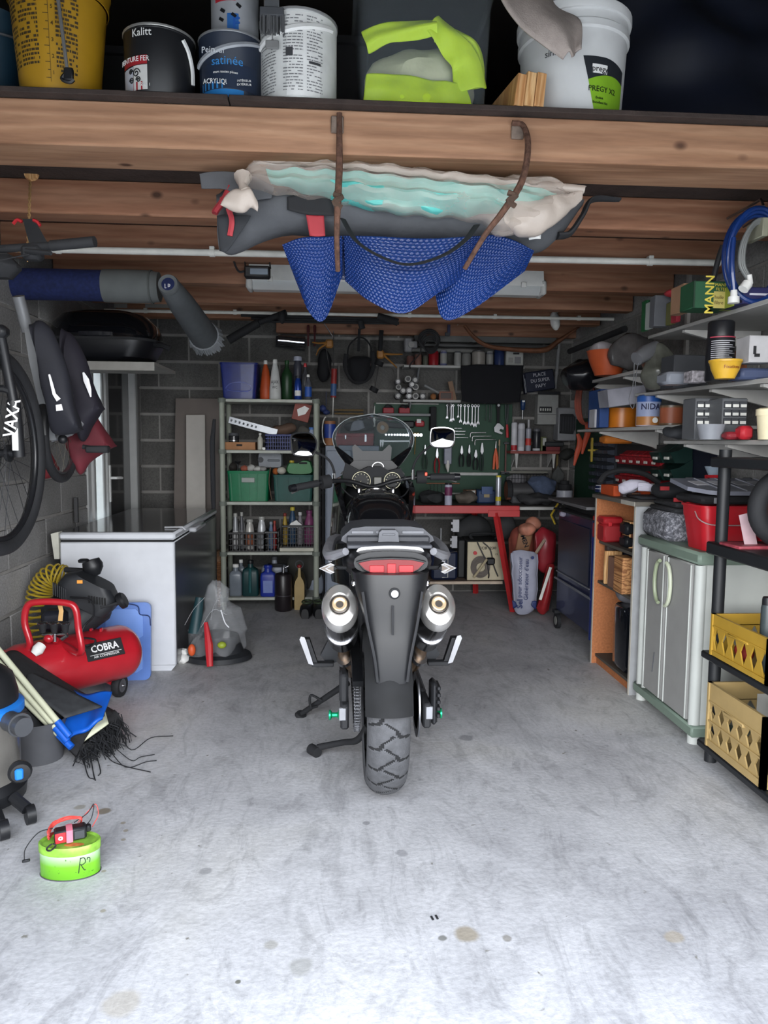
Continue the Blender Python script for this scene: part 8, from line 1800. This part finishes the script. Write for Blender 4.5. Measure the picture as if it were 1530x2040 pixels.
def tops():
  # above the chipboard unit: orange box, gloves, can
  Z = 1.008; X = 1.66
  t,w,h = rb(1222,968,1296,1003,1.66,.2,'orange cardboard box under the white gloves','carton','box','b4481f',b=.003,zs=Z,parts=[('grey_tool',.18,.0,.65,.4,'3e3c40',.04)]); txt(t,'FISH',.02,(.0,-.045,h*.2),m('c07a4a',.5))
  c0 = at(1262,983,3.95); t = T('gloves','pair of white work gloves heaped on the orange box','gloves',c0); WG = m('b9b6c4',.9,var=.08,bump=.2)
  ob('glove',pillow([(1230,966),(1245,960),(1262,955),(1292,957)],[(1236,980),(1250,984),(1270,976),(1290,965)],3.95,[.05,.08,.08,.04],am=.016,fr=22,ctr=c0),WG,t)
  for k in range(4): ob('finger',B().tube(cr([at(1272,965+k*3,3.9)-c0,at(1290,966+k*3,3.88)-c0,at(1304,971+k*2,3.9)-c0],4),[.012,.011,.009],8),WG,t)
  rc(1186,1210,966,1008,1.62,'dark blue and white can standing at the far end of the chipboard unit','can','can','141e40','b0b2ba',.08,'c0c2ca',.45,.55,zs=Z)
  O1('black_tool','dark hose and cable heap behind the gloves at the tool wall','hose',B().tube(cr([(-.15,0,0),(-.1,.02,.05),(.0,.03,.07),(.12,.02,.05),(.2,0,.0)]),.016,8),BLKM,at(1245,962,4.15))
  t,w,h = rb(1275,990,1330,1010,1.68,.2,'flat dark plastic tray right of the orange box','tray','tray','2b2c30',b=.01,zs=Z); blob('dark_heap','dark pouch with red label between the orange box and organiser','pouch',1300,1372,968,1008,3.78,.2,'1e2024',.02,10,2,zs=Z)
  for i,(x,y) in enumerate(((1325,973),(1352,996))): rb(x-9,y-4,x+9,y+4,1.6,.01,['upper','lower'][i]+' small red label card among the dark pouches','label_card','card','8a2024',b=.001)
  # organiser case on black toolbox behind the rack post
  o = Vector((1.80,3.22,ZC2)); t = T('toolbox','wide black toolbox under the clear organiser lid','toolbox',o); ob('body',B().bx(-.22,.22,-.10,.16,0,.035,.012),BLKM,t); ob('latch',B().bx(-.17,-.155,-.108,-.10,.005,.03,.002),GRY,t)
  t = T('organiser_case','clear grey organiser case tilted towards the door with white labels','organiser',o+Vector((0,-.10,.040)),(radians(8),0,0))
  ob('lid',B().prism([(-.23,.30),(.16,.30),(.25,.02),(.23,0),(-.14,0),(-.18,.02),(-.24,.10)],0,.018,'z'),m('7f828e',.25,var=.05,alpha=.9),t)
  for i,x in enumerate((-.15,-.06,.04,.13)): ob('paper_label',B().bx(x-.03,x+.03,.14,.23,.018,.0195),m('c0c0c6',.6) if i < 2 else m('9a9aa0',.5),t)
  for x in (-.12,-.02,.08,.17): ob('divider',B().bx(x-.002,x+.002,.01,.29,.018,.022),m('9a9da8',.3),t)
  for x in (-.13,.05,.15): ob('hinge',B().bx(x-.02,x+.02,.30,.32,0,.02,.003),DGR,t)
  ob('red_handle',B().tube([(-.05,.31,.01),(-.04,.34,.02),(.03,.34,.02),(.04,.31,.01)],.008,6),RED,t)
  p = atx(1420,965,1.88); t = T('funnel','pale translucent plastic funnel hanging upside up by the wall','funnel',at(1420,966,3.55)); ob('cone',B().lathe([(.008,0),(.010,.02),(.038,.08),(.042,.09),(.038,.088),(.006,.02)],18),m('a4b4c4',.3,alpha=.8),t)
ZC2 = 1.042
tops()
def wallright():
  XW = 2.045
  # tool panels on the wall
  def panel(x0,x1,y0,y1,col,lab,name='wall_panel',th=.02):
    a,b_ = atx(x0,y0,XW-th),atx(x1,y1,XW-th); t = T(name,lab,'wall panel',(XW-th,min(a.y,b_.y),min(a.z,b_.z))); L_ = abs(a.y-b_.y); H_ = abs(a.z-b_.z)
    ob('board',B().bx(0,th-.002,0,L_,0,H_,.001),m(col,.6),t); return t,L_,H_
  panel(1148,1190,835,1006,'1a3a2b','dark green tool panel on the right wall near the back corner'); t,L_,H_ = panel(1372,1420,885,962,'151a2c','dark navy panel on the right wall, right of the green bins'); panel(1230,1372,885,985,'26282b','charcoal bin panel on the right wall behind the red bins')
  # grid of small bins
  t,L_,H_ = panel(1188,1222,878,985,'2c3038','grid of small dark parts bins on the right wall beside the green panel','bin_grid',.03)
  for r in range(7):
    for c in range(4): ob('bin',B().prism([(0,0),(-.05,.01),(-.055,.035),(0,.04)],L_*(c+.08)/4,L_*(c+.92)/4,'y',off=(0,0,H_*(r+.1)/7)),m('3a404c',.45),t)
  # red bin rows
  for r,(y0,y1) in enumerate(((897,921),(935,962))):
    a,b_ = atx(1231,y0,1.96),atx(1318,y1-2,1.96); n = 6
    t = T('bin_row',['upper','lower'][r]+' row of red parts bins on the charcoal panel','parts bins',(2.02,b_.y,a.z-.09),0,'rows of red bins on the right wall')
    for k in range(n):
      y = (a.y-b_.y)*k/n; w = (a.y-b_.y)/n; bb = ob('bin',B().prism([(0,0),(-.06,0),(-.085,.05),(-.05,.055),(0,.09)],y+.004,y+w-.004,'y').bx(-.05,-.01,y+.01,y+w-.01,.05,.065),m('a01e28',.4),t); ob('paper_label',B().bx(-.087,-.083,y+w*.3,y+w*.7,.012,.028),WHTP,bb)
  for r in range(2):
    for c in range(2):
      p = atx(1330+c*24,912+r*34,1.97); t = T('parts_bin',['upper','lower'][r]+' '+['left','right'][c]+' of the four dark green parts bins on the right wall','bin',(2.02,p.y-.05,p.z-.03),0,'four dark green bins'); ob('body',B().prism([(0,0),(-.10,0),(-.13,.06),(-.08,.07),(0,.12)],0,.13,'y'),m('14302c',.4),t); ob('paper_label',B().bx(-.125,-.115,.04,.09,.02,.035),WHTP,t)
  # wall shelves with brackets
  def shelf(lab,ya,yb_,z,zb=None,x0=1.64,post=True,brs=None):
    t = T('wall_shelf',lab,'shelf',(x0,ya,z)); W_ = 2.045-x0
    rot = atan2((zb or z)-z,yb_-ya); t.rotation_euler = (rot,0,0); ob('board',B().bx(0,W_,0,yb_-ya,-.018,0,.002),m('a3a29f',.55,var=.05),t)
    for f in brs or (.2,.75): y = (yb_-ya)*f; ob('bracket',B().prism([(.02,-.019),(W_-.01,-.019),(W_-.01,-.13),(W_-.05,-.11),(.02,-.03)],y-.012,y+.012),m('b4b3b0',.45),t)
    return t
  shelf('top white wall shelf on the right with oil filter boxes',2.45,3.90,1.848,1.862); shelf('far upper white shelf on the right carrying the orange bowl',4.05,5.10,1.70); shelf('second white wall shelf on the right with the black aerosol and yellow tub',2.45,4.05,1.548,1.572,brs=(.25,.5,.85))
  shelf('white wall shelf on the right with the baby milk tin',3.50,5.0,1.392); shelf('lowest white wall shelf on the right with the small drawer units',2.40,3.66,1.318,brs=(.25,.55,.85))
  for y in (3.35,4.30): O1('shelf_standard',['near','far'][y > 4]+' upright white shelf rail on the right wall','rail',B().bx(-.02,0,-.014,.014,0,1.1),m('a3a29f',.5),(2.048,y,1.02 if y < 4 else 1.2))
  z1,z1b,z2,z2b,z3 = 1.852,1.702,1.556,1.394,1.320
  def on(x0,x1,yt,z,Y,D,lab,name,cat,col,**k):
    a = at((x0+x1)/2,yt,Y); c,_,w,h = fb(x0,yt,x1,yt+20,Y); mt = m(col,k.pop('rough',.55)) if isinstance(col,str) else col; h = a.z-z
    t = T(name,lab,cat,(c,Y,z),k.get('rot',0)); ob('body',B().bx(-w/2,w/2,0,D,0,h,k.get('b',.003)),mt,t)
    for s_,sz,x,zz,tc in k.get('tx',[]): txt(t,s_,sz,(x*w,-.0015,zz*h),m(tc,.5),rot=(pi/2,k.get('tr',0),0),bold=.0008)
    for nm,a0,b0,a1,b1,pc in k.get('parts',[]): ob(nm,B().bx(-w/2+a0*w,-w/2+a1*w,-.003,.002,b0*h,b1*h),m(pc,.5),t)
    return t,w,h
  # top shelf
  Y = 3.25; Zf = lambda Y: 1.848+(Y-2.45)*.0097+.001
  t,w,h = on(1382,1460,560,Zf(3.1),3.05,.12,'green and yellow oil filter box on the top shelf','filter_box','box','1c4a30',tx=[('MANN',.052,-.08,.5,'c9b84a')],tr=-pi/2,parts=[('yellow_panel',.52,.0,1.0,.62,'b5a860'),('seam',.0,.0,.04,1,'143020')]); txt(t,'MANN',.018,(w*.2,-.003,h*.86),m('c9b84a',.5)); txt(t,'FILTER',.016,(w*.2,-.003,h*.70),m('c9b84a',.5)); txt(t,'huile',.02,(w*.15,-.004,h*.4),m('4a3a1a',.5)); txt(t,'filtre',.02,(w*.15,-.004,h*.2),m('4a3a1a',.5))
  t,w,h = on(1362,1381,564,Zf(3.2),3.14,.12,'brown carton with HGGL letters left of the green filter box','carton','box','8a6a52')
  for i,ch in enumerate('LGGH'): txt(t,ch,.022,(w*.3,-.002,h*(.2+.2*i)),BLKM)
  for i,(x0,x1,yt,col,lab) in enumerate(((1349,1358,590,'8e2230','red folder end on the top shelf beside the brown carton'),(1338,1348,600,'5e5e34','olive book spine on the top shelf'),(1305,1337,588,'55575c','wide grey plastic wrapped pack on the top shelf'),(1296,1304,600,'9aa09c','pale book spine at the far part of the top shelf'),(1288,1295,597,'14522c','green book spine at the far end of the top shelf'))): on(x0,x1,yt,Zf(3.5),3.42+.07*i,.06,lab,'book' if 'book' in lab else 'pack','book' if 'book' in lab else 'pack',col)
  blob('red_scoop','red plastic scoop lying on the packs of the top shelf','scoop',1325,1352,576,592,3.5,.08,'8a2028',.006,18,3)
  on(1462,1485,566,Zf(2.95),2.98,.12,'yellow green box behind the white hose fitting','box','box','8a963a'); on(1480,1545,572,Zf(2.8),2.92,.15,'dark blue and violet box at the right end of the top shelf','box','box','1e1f4c',parts=[('white_strip',.2,.5,1,.62,'b9b9c4')])
  # far upper shelf
  Y = 4.32; c = at(1226,728,Y); t = T('bowl','orange plastic bowl holding white tissue on the far upper shelf','bowl',(c.x,Y+.12,z1b)); h = at(1226,696,Y).z-z1b; ob('body',B().shell([(.075,0),(.11,h*.6),(.125,h),(.128,h+.004)],28),m('a84a24',.5),t); ob('tissue',B().ell((-.02,0,h),(.09,.07,.06)).jig(.03,14,2),m('a9a4a8',.8,alpha=.95),t)
  blob('black_bag','glossy black bin bag slumped at the far end of the far upper shelf','bag',1120,1200,685,750,4.85,.3,'141519',.035,9,3,rough=.25,zs=z1b-.06)
  blob('clear_bag','cloudy plastic bag piled behind the orange bowl','bag',1215,1300,645,725,4.25,.25,m('4c4a4a',.25,var=.3,sc=14),.04,9,6,zs=z1b)
  O1('dark_bar','long dark bar slanting above the black bin bag','bar',B().cyl((0,0,0),at(1245,655,4.5)-at(1135,700,5.2),.02,n=10),BLKM,at(1135,700,5.2))
  # second shelf
  Zs = lambda Y: 1.548+(Y-2.45)*.015+.001
  blob('clear_bag','crumpled clear plastic bag with green strap at the far end of the second shelf','bag',1278,1338,678,770,3.75,.2,m('55564f',.25,var=.4,sc=9),.035,10,4,zs=Zs(3.75)); c0 = at(1268,715,3.7); O1('nozzle','silver nozzle with dark mouth and white string at the far end of the second shelf','nozzle',B().tube([(0,0,0),(.05,.02,.03),(.12,.05,.07)],[.035,.04,.03],14).tube(cr([(-.01,0,-.02),(-.012,0,-.12),(-.03,0,-.2),(-.005,0,-.24),(.0,0,-.1),(.01,0,-.02)]),.002,5),m('77787c',.3,.4),c0)
  t,w,h = on(1343,1412,707,Zs(3.3),3.45,.14,'grey riveted plastic tray behind the black aerosol','riveted_tray','tray','3a3c40')
  on(1330,1378,740,Zs(3.2),3.22,.12,'translucent grey plastic tub on the second shelf','tub','tub',m('787c84',.25,var=.05),b=.012); on(1379,1409,738,Zs(3.1),3.10,.08,'small white box with black and pink pattern on the second shelf','patterned_box','box',m('8a868a',.6,var=.7,sc=60))
  Yc = 3.02; t = vcan(1411,1464,640,Zs(Yc),Yc,'tall black aerosol can with red line and white print','aerosol','spray can','17181c','15161a',.26,neck=.92); w = dims(1411,1464,640,Zs(Yc),Yc); r = w[1]/2; h = w[2]
  ob('red_line',B().lathe([(r*1.006,h*.71),(r*1.006,h*.73)],16,a0=-pi*.9,a1=-pi*.1),m('9a3a4a',.5),t); b = B()
  for k in range(13): b.lathe([(r*1.006,h*(.24+.034*k)),(r*1.006,h*(.252+.034*k))],10,a0=-pi*.86,a1=-pi*(.25+.1*((k*7) % 3)))
  ob('print_lines',b,m('a4a4aa',.5),t)['kind'] = 'stuff'
  t = T('tub','yellow plastic tub with handwritten word in front of the black aerosol','tub',(at(1446,760,2.87).x,2.88,Zs(2.87))); ob('body',B().shell([(.036,0),(.052,.035),(.058,.06),(.062,.064),(.062,.072)],28),m('c49a2e',.4),t); txt(t,'Fixations',.018,(0,-.057,.042),m('7a3a14',.5),wrapR=.055)
  on(1475,1490,697,Zs(2.9),3.05,.06,'small orange and green carton behind the yellow tub','carton','box','9a5a34'); on(1478,1545,733,Zs(2.75),2.86,.12,'blue grey translucent tub under the white printed box','tub','tub','3a4460',b=.01); t,w,h = on(1494,1545,668,Zs(2.75)+.063,2.84,.1,'white open box with a black tool drawing at the right edge','printed_box','box','a9a8aa'); ob('tool_drawing',B().bx(-w*.35,-w*.25,-.004,-.001,h*.3,h*.6).bx(-w*.3,-w*.1,-.004,-.001,h*.2,h*.32),BLKM,t)
  # third (milk tin) shelf
  Y = 4.0; t = vcan(1270,1316,787,z2b,Y-.05,'blue and cream baby milk tin on the white shelf','milk_tin','tin','b9aab0','3a5a94',.06,'8c96b4',.12,.8); r = dims(1270,1316,787,z2b,Y)[1]/2; h = dims(1270,1316,787,z2b,Y)[2]
  ob('blue_band',B().lathe([(r*1.012,h*.76),(r*1.012,h*.93)],20,a0=-pi,a1=0),m('1f4a8c',.4),t); ob('brown_band',B().lathe([(r*1.012,h*.03),(r*1.012,h*.30)],20,a0=-pi,a1=0),m('a06a34',.4),t); txt(t,'NIDA+',.044,(0,-r*1.015,h*.60),m('141a40',.5),wrapR=r,bold=.0008); ob('white_seal',B().lathe([(.001,0),(.015,0),(.015,.002)],16,(.01,-r*1.02,h*.18),R=RX(pi/2)),WHT,t)
  rc(1212,1268,812,846,1.72,'orange glossy round tin left of the baby milk tin','tin','tin','b4681c','b4681c',.05,zs=z2b,neck=1); rc(1316,1360,806,846,1.72,'dull brown ridged tin right of the baby milk tin','tin','tin','5e4a36','2e2e30',.06,zs=z2b,neck=1,lbl='8a4a30',l0=.1,l1=.85)
  on(1196,1215,775,z2b,4.35,.2,'blue cardboard box standing at the far part of the milk tin shelf','box','box','1e3c70'); O1('tilted_box','white and grey box tilted on the blue cardboard box under the shelf','box',B().bx(-.10,.12,-.06,.1,0,.10,.004),m('85858e',.5,var=.3,sc=6),at(1240,808,4.2),(0,radians(-8),0)); on(1185,1194,815,z2b,4.4,.1,'thin white upright box at the far end of the milk tin shelf','box','box','9c9ca0')
  # orange case under
  t,w,h = rb(1206,868,1262,884,1.80,.12,'orange plastic case hung under the milk tin shelf','case','case','b0651f',b=.012)
  # lowest shelf
  for i,(x0,x1) in enumerate(((1386,1434),(1440,1490))):
    t,w,h = on(x0,x1,793,z3,3.18-.12*i,.12,['left','right'][i]+' grey drawer unit with white labelled drawers on the lowest wall shelf','drawer_unit','drawer unit','55575a',b=.004)
    for r in range(3):
      for c in range(3): d = ob('drawer',B().bx(-w*.46+c*w*.31,-w*.46+c*w*.31+w*.28,-.008,0,h*(.36+.2*r),h*(.52+.2*r),.002),m('3d3f43',.4),t); ob('paper_label',B().bx(-w*.44+c*w*.31,-w*.46+c*w*.31+w*.25,-.010,-.008,h*(.38+.2*r),h*(.45+.2*r)),WHTP,d)
  Yb = 3.0; t = T('bowl','translucent grey plastic bowl before the left drawer unit','bowl',(at(1415,870,Yb).x,Yb,z3)); ob('body',B().shell([(.042,0),(.052,.04),(.058,.062)],24),m('7d8086',.3),t)
  on(1450,1476,860,z3,2.9,.06,'small darker red plastic box on the lowest wall shelf','box','box','7a1f28',b=.01); on(1478,1504,848,z3,2.86,.06,'bright red square plastic box on the lowest wall shelf','box','box','a81f2a',b=.012)
  t = T('cream_tub','cream plastic tub with ridged lid at the right edge of the lowest wall shelf','tub',(at(1534,870,2.78).x,2.78,z3)); ob('body',B().lathe([(.042,0),(.050,.09),(.054,.09),(.054,.115),(.04,.12),(.001,.12)],26),CRM,t); ob('black_mark',B().box((-.015,-.047,.03),(.02,.004,.03)),BLK,t)
  blob('dark_tools','dark tool handles with white tag at the far end of the lowest wall shelf','tools',1322,1385,842,874,3.45,.12,'26282c',.02,14,2,zs=z3)
  # hanging on the wall near the corner
  c0 = at(1170,800,5.3); b = B()
  for k in range(5): b.tube([(cos(a)*(.05+.006*k),.01*k,sin(a)*.16) for a in [2*pi*i/22 for i in range(22)]],.007,6,closed=True)
  O1('orange_cable','orange and grey cable loops hanging near the back right corner','cable',b,m('7a3524',.6,var=.3,sc=9),c0)
  for i,(x,y) in enumerate(((1166,870),(1150,893))): c0 = at(x,y,5.6); O1('orange_tool',['orange handled tool hanging below the cable loops','red orange clamp hanging left of the green corner panel'][i],'tool',B().tube(cr([(0,0,.11),(.02,0,.04),(.0,0,-.04),(-.02,0,-.13)]),[.012,.024,.020,.008],8,flat=.5),m('a8442c',.5),c0)
  O1('yellow_level','short yellow cross shaped tool on the green corner panel','tool',B().bx(-.008,.008,-.01,.01,-.09,.09,.003).bx(-.03,.05,-.008,.008,-.012,.004,.003),m('a8923a',.5),at(1179,896,5.55))
  blob('sprayer_gun','black hanging tool with olive body beside the red shelf','tool',1114,1142,893,918,6.1,.08,'202220',.02,16,2)
wallright()
def rack():
  PB = m('1b1d20',.5,var=.08); xs = 1.555; yf = 2.90
  t = T('rack','black plastic shelving rack at the right edge holding yellow crates','rack',(xs,yf,0)); o = Vector((xs,yf,0))
  for x in (0,.50): ob('post',B().cyl((x,0,0),(x,0,1.28),.024,n=14),PB,t)
  for z,h in ((.91,.05),(1.25,.04),(.46,.03),(.085,.03)): ob('shelf',B().bx(-.045,.53,-.95,.035,z-h,z,.006),PB,t)
  for x in (0,.50): ob('post',B().cyl((x,-.9,0),(x,-.9,1.28),.024,n=14),PB,t)
  YC_ = m('a6842f',.45,var=.07); YC2 = m('a38b5c',.5,var=.07)
  def ycrate(z0,h,rows,lab,mt,dx=0):
    x0,y0,y1 = 1.515+dx,2.46,2.86; W_ = .55; c = T('bottle_crate',lab,'crate',(x0,(y0+y1)/2,z0)); L_ = (y1-y0)/2
    # long side facing the motorcycle, built as strips round the diamond openings
    def side(nm,place,length):
      b = B(); n = max(4,int(length/.066)); dw = length/n
      zs_ = [h*.04,h*.96]
      def P(u,z,d): return place(u,z,d)
      def strip(poly,d0=0,d1=.006):
        k = len(poly); vs = [P(u,z,d0) for u,z in poly]+[P(u,z,d1) for u,z in poly]; b.add(vs,[tuple(range(k)),tuple(reversed(range(k,2*k)))]+[(i,i+k,(i+1) % k+k,(i+1) % k) for i in range(k)])
      hr = h*.62/rows
      for r in range(rows):
        za = h*.10+hr*r; zm = za+hr/2; zb = za+hr
        for i in range(n):
          ua,ub = i*dw,(i+1)*dw; um = (ua+ub)/2; dd = dw*.36
          strip([(ua,za),(um,za),(um-dd,zm),(um,zb),(ua,zb)]); strip([(um,za),(ub,za),(ub,zb),(um,zb),(um+dd,zm)])
      strip([(0,0),(length,0),(length,h*.10),(0,h*.10)],-.004,.010); strip([(0,h*.72),(length,h*.72),(length,h),(0,h)],-.003,.008)
      for z in (h*.10+hr*r_ for r_ in range(rows+1)): strip([(0,z-.003),(length,z-.003),(length,z+.003),(0,z+.003)],-.006,.008)
      for u in (0,length*.5 if 0 else length-.012,.0): strip([(u,0),(u+.012,0),(u+.012,h),(u,h)],-.008,.010)
      ob(nm,b,mt,c,ang=20)
    side('long_side',lambda u,z,d: (d,-L_+u,z),2*L_); side('long_side',lambda u,z,d: (W_-d,-L_+u,z),2*L_); side('end_side',lambda u,z,d: (u,-L_+d,z),W_); side('end_side',lambda u,z,d: (u,L_-d,z),W_)
    ob('base',B().bx(0,W_,-L_,L_,0,.008),mt,c); ob('hand_grip',B().bx(-.010,.012,-.07,.07,h*.66,h*.72,.003),mt,c)
    return c
  ycrate(.463,.165,1,'upper yellow plastic crate with triangular openings, filled with papers and jars',YC_); ycrate(.088,.26,2,'lower tan yellow plastic crate with diamond openings near the floor',YC2)
  vcan(1519,1545,1190,.472,2.60,'glass jar with dark lid standing in the upper yellow crate','jar','jar','3c4446','1c1d20',.1)
  O1('magazine','magazine with orange and white cover lying in the upper yellow crate','magazine',B().bx(-.10,.12,-.09,.09,0,.02,.002),m('a86a44',.5,var=.6,sc=9),(1.72,2.62,.56),(0,radians(8),radians(20))); O1('leaflet','white and red leaflet sticking out of the upper yellow crate','leaflet',B().bx(-.08,.10,-.08,.08,0,.003),m('a09498',.5,var=.5,sc=9),(1.68,2.56,.585),(radians(5),radians(4),radians(35)))
  blob('red_cloth','red item showing through the front openings of the upper yellow crate','cloth',1470,1500,1240,1275,2.72,.09,'8a2420',.01,9,2,zs=.473); O1('dark_blue_pan','dark blue pan lying in the lower yellow crate','pan',B().shell([(.12,0),(.15,.05),(.155,.055)],28),m('1c2440',.4),(1.82,2.62,.20)); O1('white_sheet','pale paper sheet standing at the back of the lower yellow crate','paper',B().bx(-.09,.09,0,.003,0,.14),WHTP,(1.80,2.845,.16))
  # on the rack shelf
  t = T('sack_truck_wheel','black tyre on an orange hub standing on the black rack, cut by the right edge','wheel',(1.69,2.68,.911)); R_ = .155; ob('tyre',B().tube([(cos(a)*(R_-.035),0,R_+sin(a)*(R_-.035)) for a in [2*pi*i/40 for i in range(40)]],.035,12,closed=True),RUB,t); ob('rim',B().lathe([(.001,-.01),(.06,-.015),(.085,-.02),(.085,.02),(.001,.02)],28,(0,0,R_),R=RX(pi/2)),m('b4481f',.4),t); ob('sticker',B().bx(-.06,.02,-.036,-.033,R_*1.55,R_*1.8,.002),WHT,t)
  O1('paper_slip','pinkish white paper slip leaning between the rack post and the tyre','paper',B().bx(-.025,.025,-.001,.001,0,.13),m('b49aa0',.7),(1.60,2.76,.912),(0,radians(-14),0)); O1('red_netting','flattened red plastic netting on the corner of the black rack','netting',B().bx(-.07,.07,-.09,.05,0,.010,.003).jig(.006,30,2),m('8c3a44',.5,var=.3,sc=40),(1.58,2.78,.911))
  # blue hose coil
  c0 = at(1500,512,2.95); t = T('hose_coil','thick coil of blue hose hanging from a beam at the right edge','hose',c0); BH = m('14306a',.3,var=.1,coat=.3)
  for k in range(5):
    b = B().tube([((cos(a)*(.150-.009*(k % 3))+.004*k)*(.78),-.03+.016*k+.006*sin(2*a+k),sin(a)*(.178-.010*(k % 3))) for a in [2*pi*i/40 for i in range(40)]],.0105,8,closed=True); ob('loop',b,BH,t)
  ob('hose_end',B().tube(cr([(-.105,-.04,.06),(-.112,-.05,-.04),(-.098,-.05,-.14)]),.0105,8),BH,t); ob('white_fitting',B().tube([(-.098,-.05,-.14),(-.097,-.05,-.165),(-.097,-.05,-.165),(-.097,-.05,-.19)],[.012,.014,.021,.022],14),WHT,t)
  t = T('grey_hose','thin grey hose with white elbow fitting looped inside the blue coil','hose',c0+Vector((0,-.06,0)))
  for k in range(3): ob('loop',B().tube(cr([(.06,0,.11),(-.02,.004*k,.125-.006*k),(-.075+.006*k,0,.05),(-.085+.008*k,0,-.04),(-.05+.006*k,0,-.10)]),.007,8),m('6a6d6c',.5),t)
  ob('elbow',B().tube([(-.05,-.01,-.085),(-.045,-.01,-.115),(-.062,-.012,-.13)],[.010,.011,.018],12).tube([(-.056,-.012,-.118),(-.075,-.016,-.142)],[.020,.020],12),WHT,t); ob('tie',B().bx(-.012,.012,-.02,.1,.06,.13,.003),m('8a8a78',.6),t)
  O1('hose_hook','steel hook holding the blue hose coil on the second ceiling beam','hook',B().tube([(0,.12,.02),(0,.0,.03),(0,-.02,.06),(0,.0,.09),(0,.25,.09)],.006,6),STL,c0+Vector((.02,0,.13)))
  O1('dark_hose','single dark hose end hanging left of the blue coil','hose',B().tube(cr([at(1440,490,3.1)-at(1420,560,3.1),at(1430,520,3.1)-at(1420,560,3.1),(0,0,0)]),.012,8),m('26282b',.5),at(1420,560,3.1))
rack()
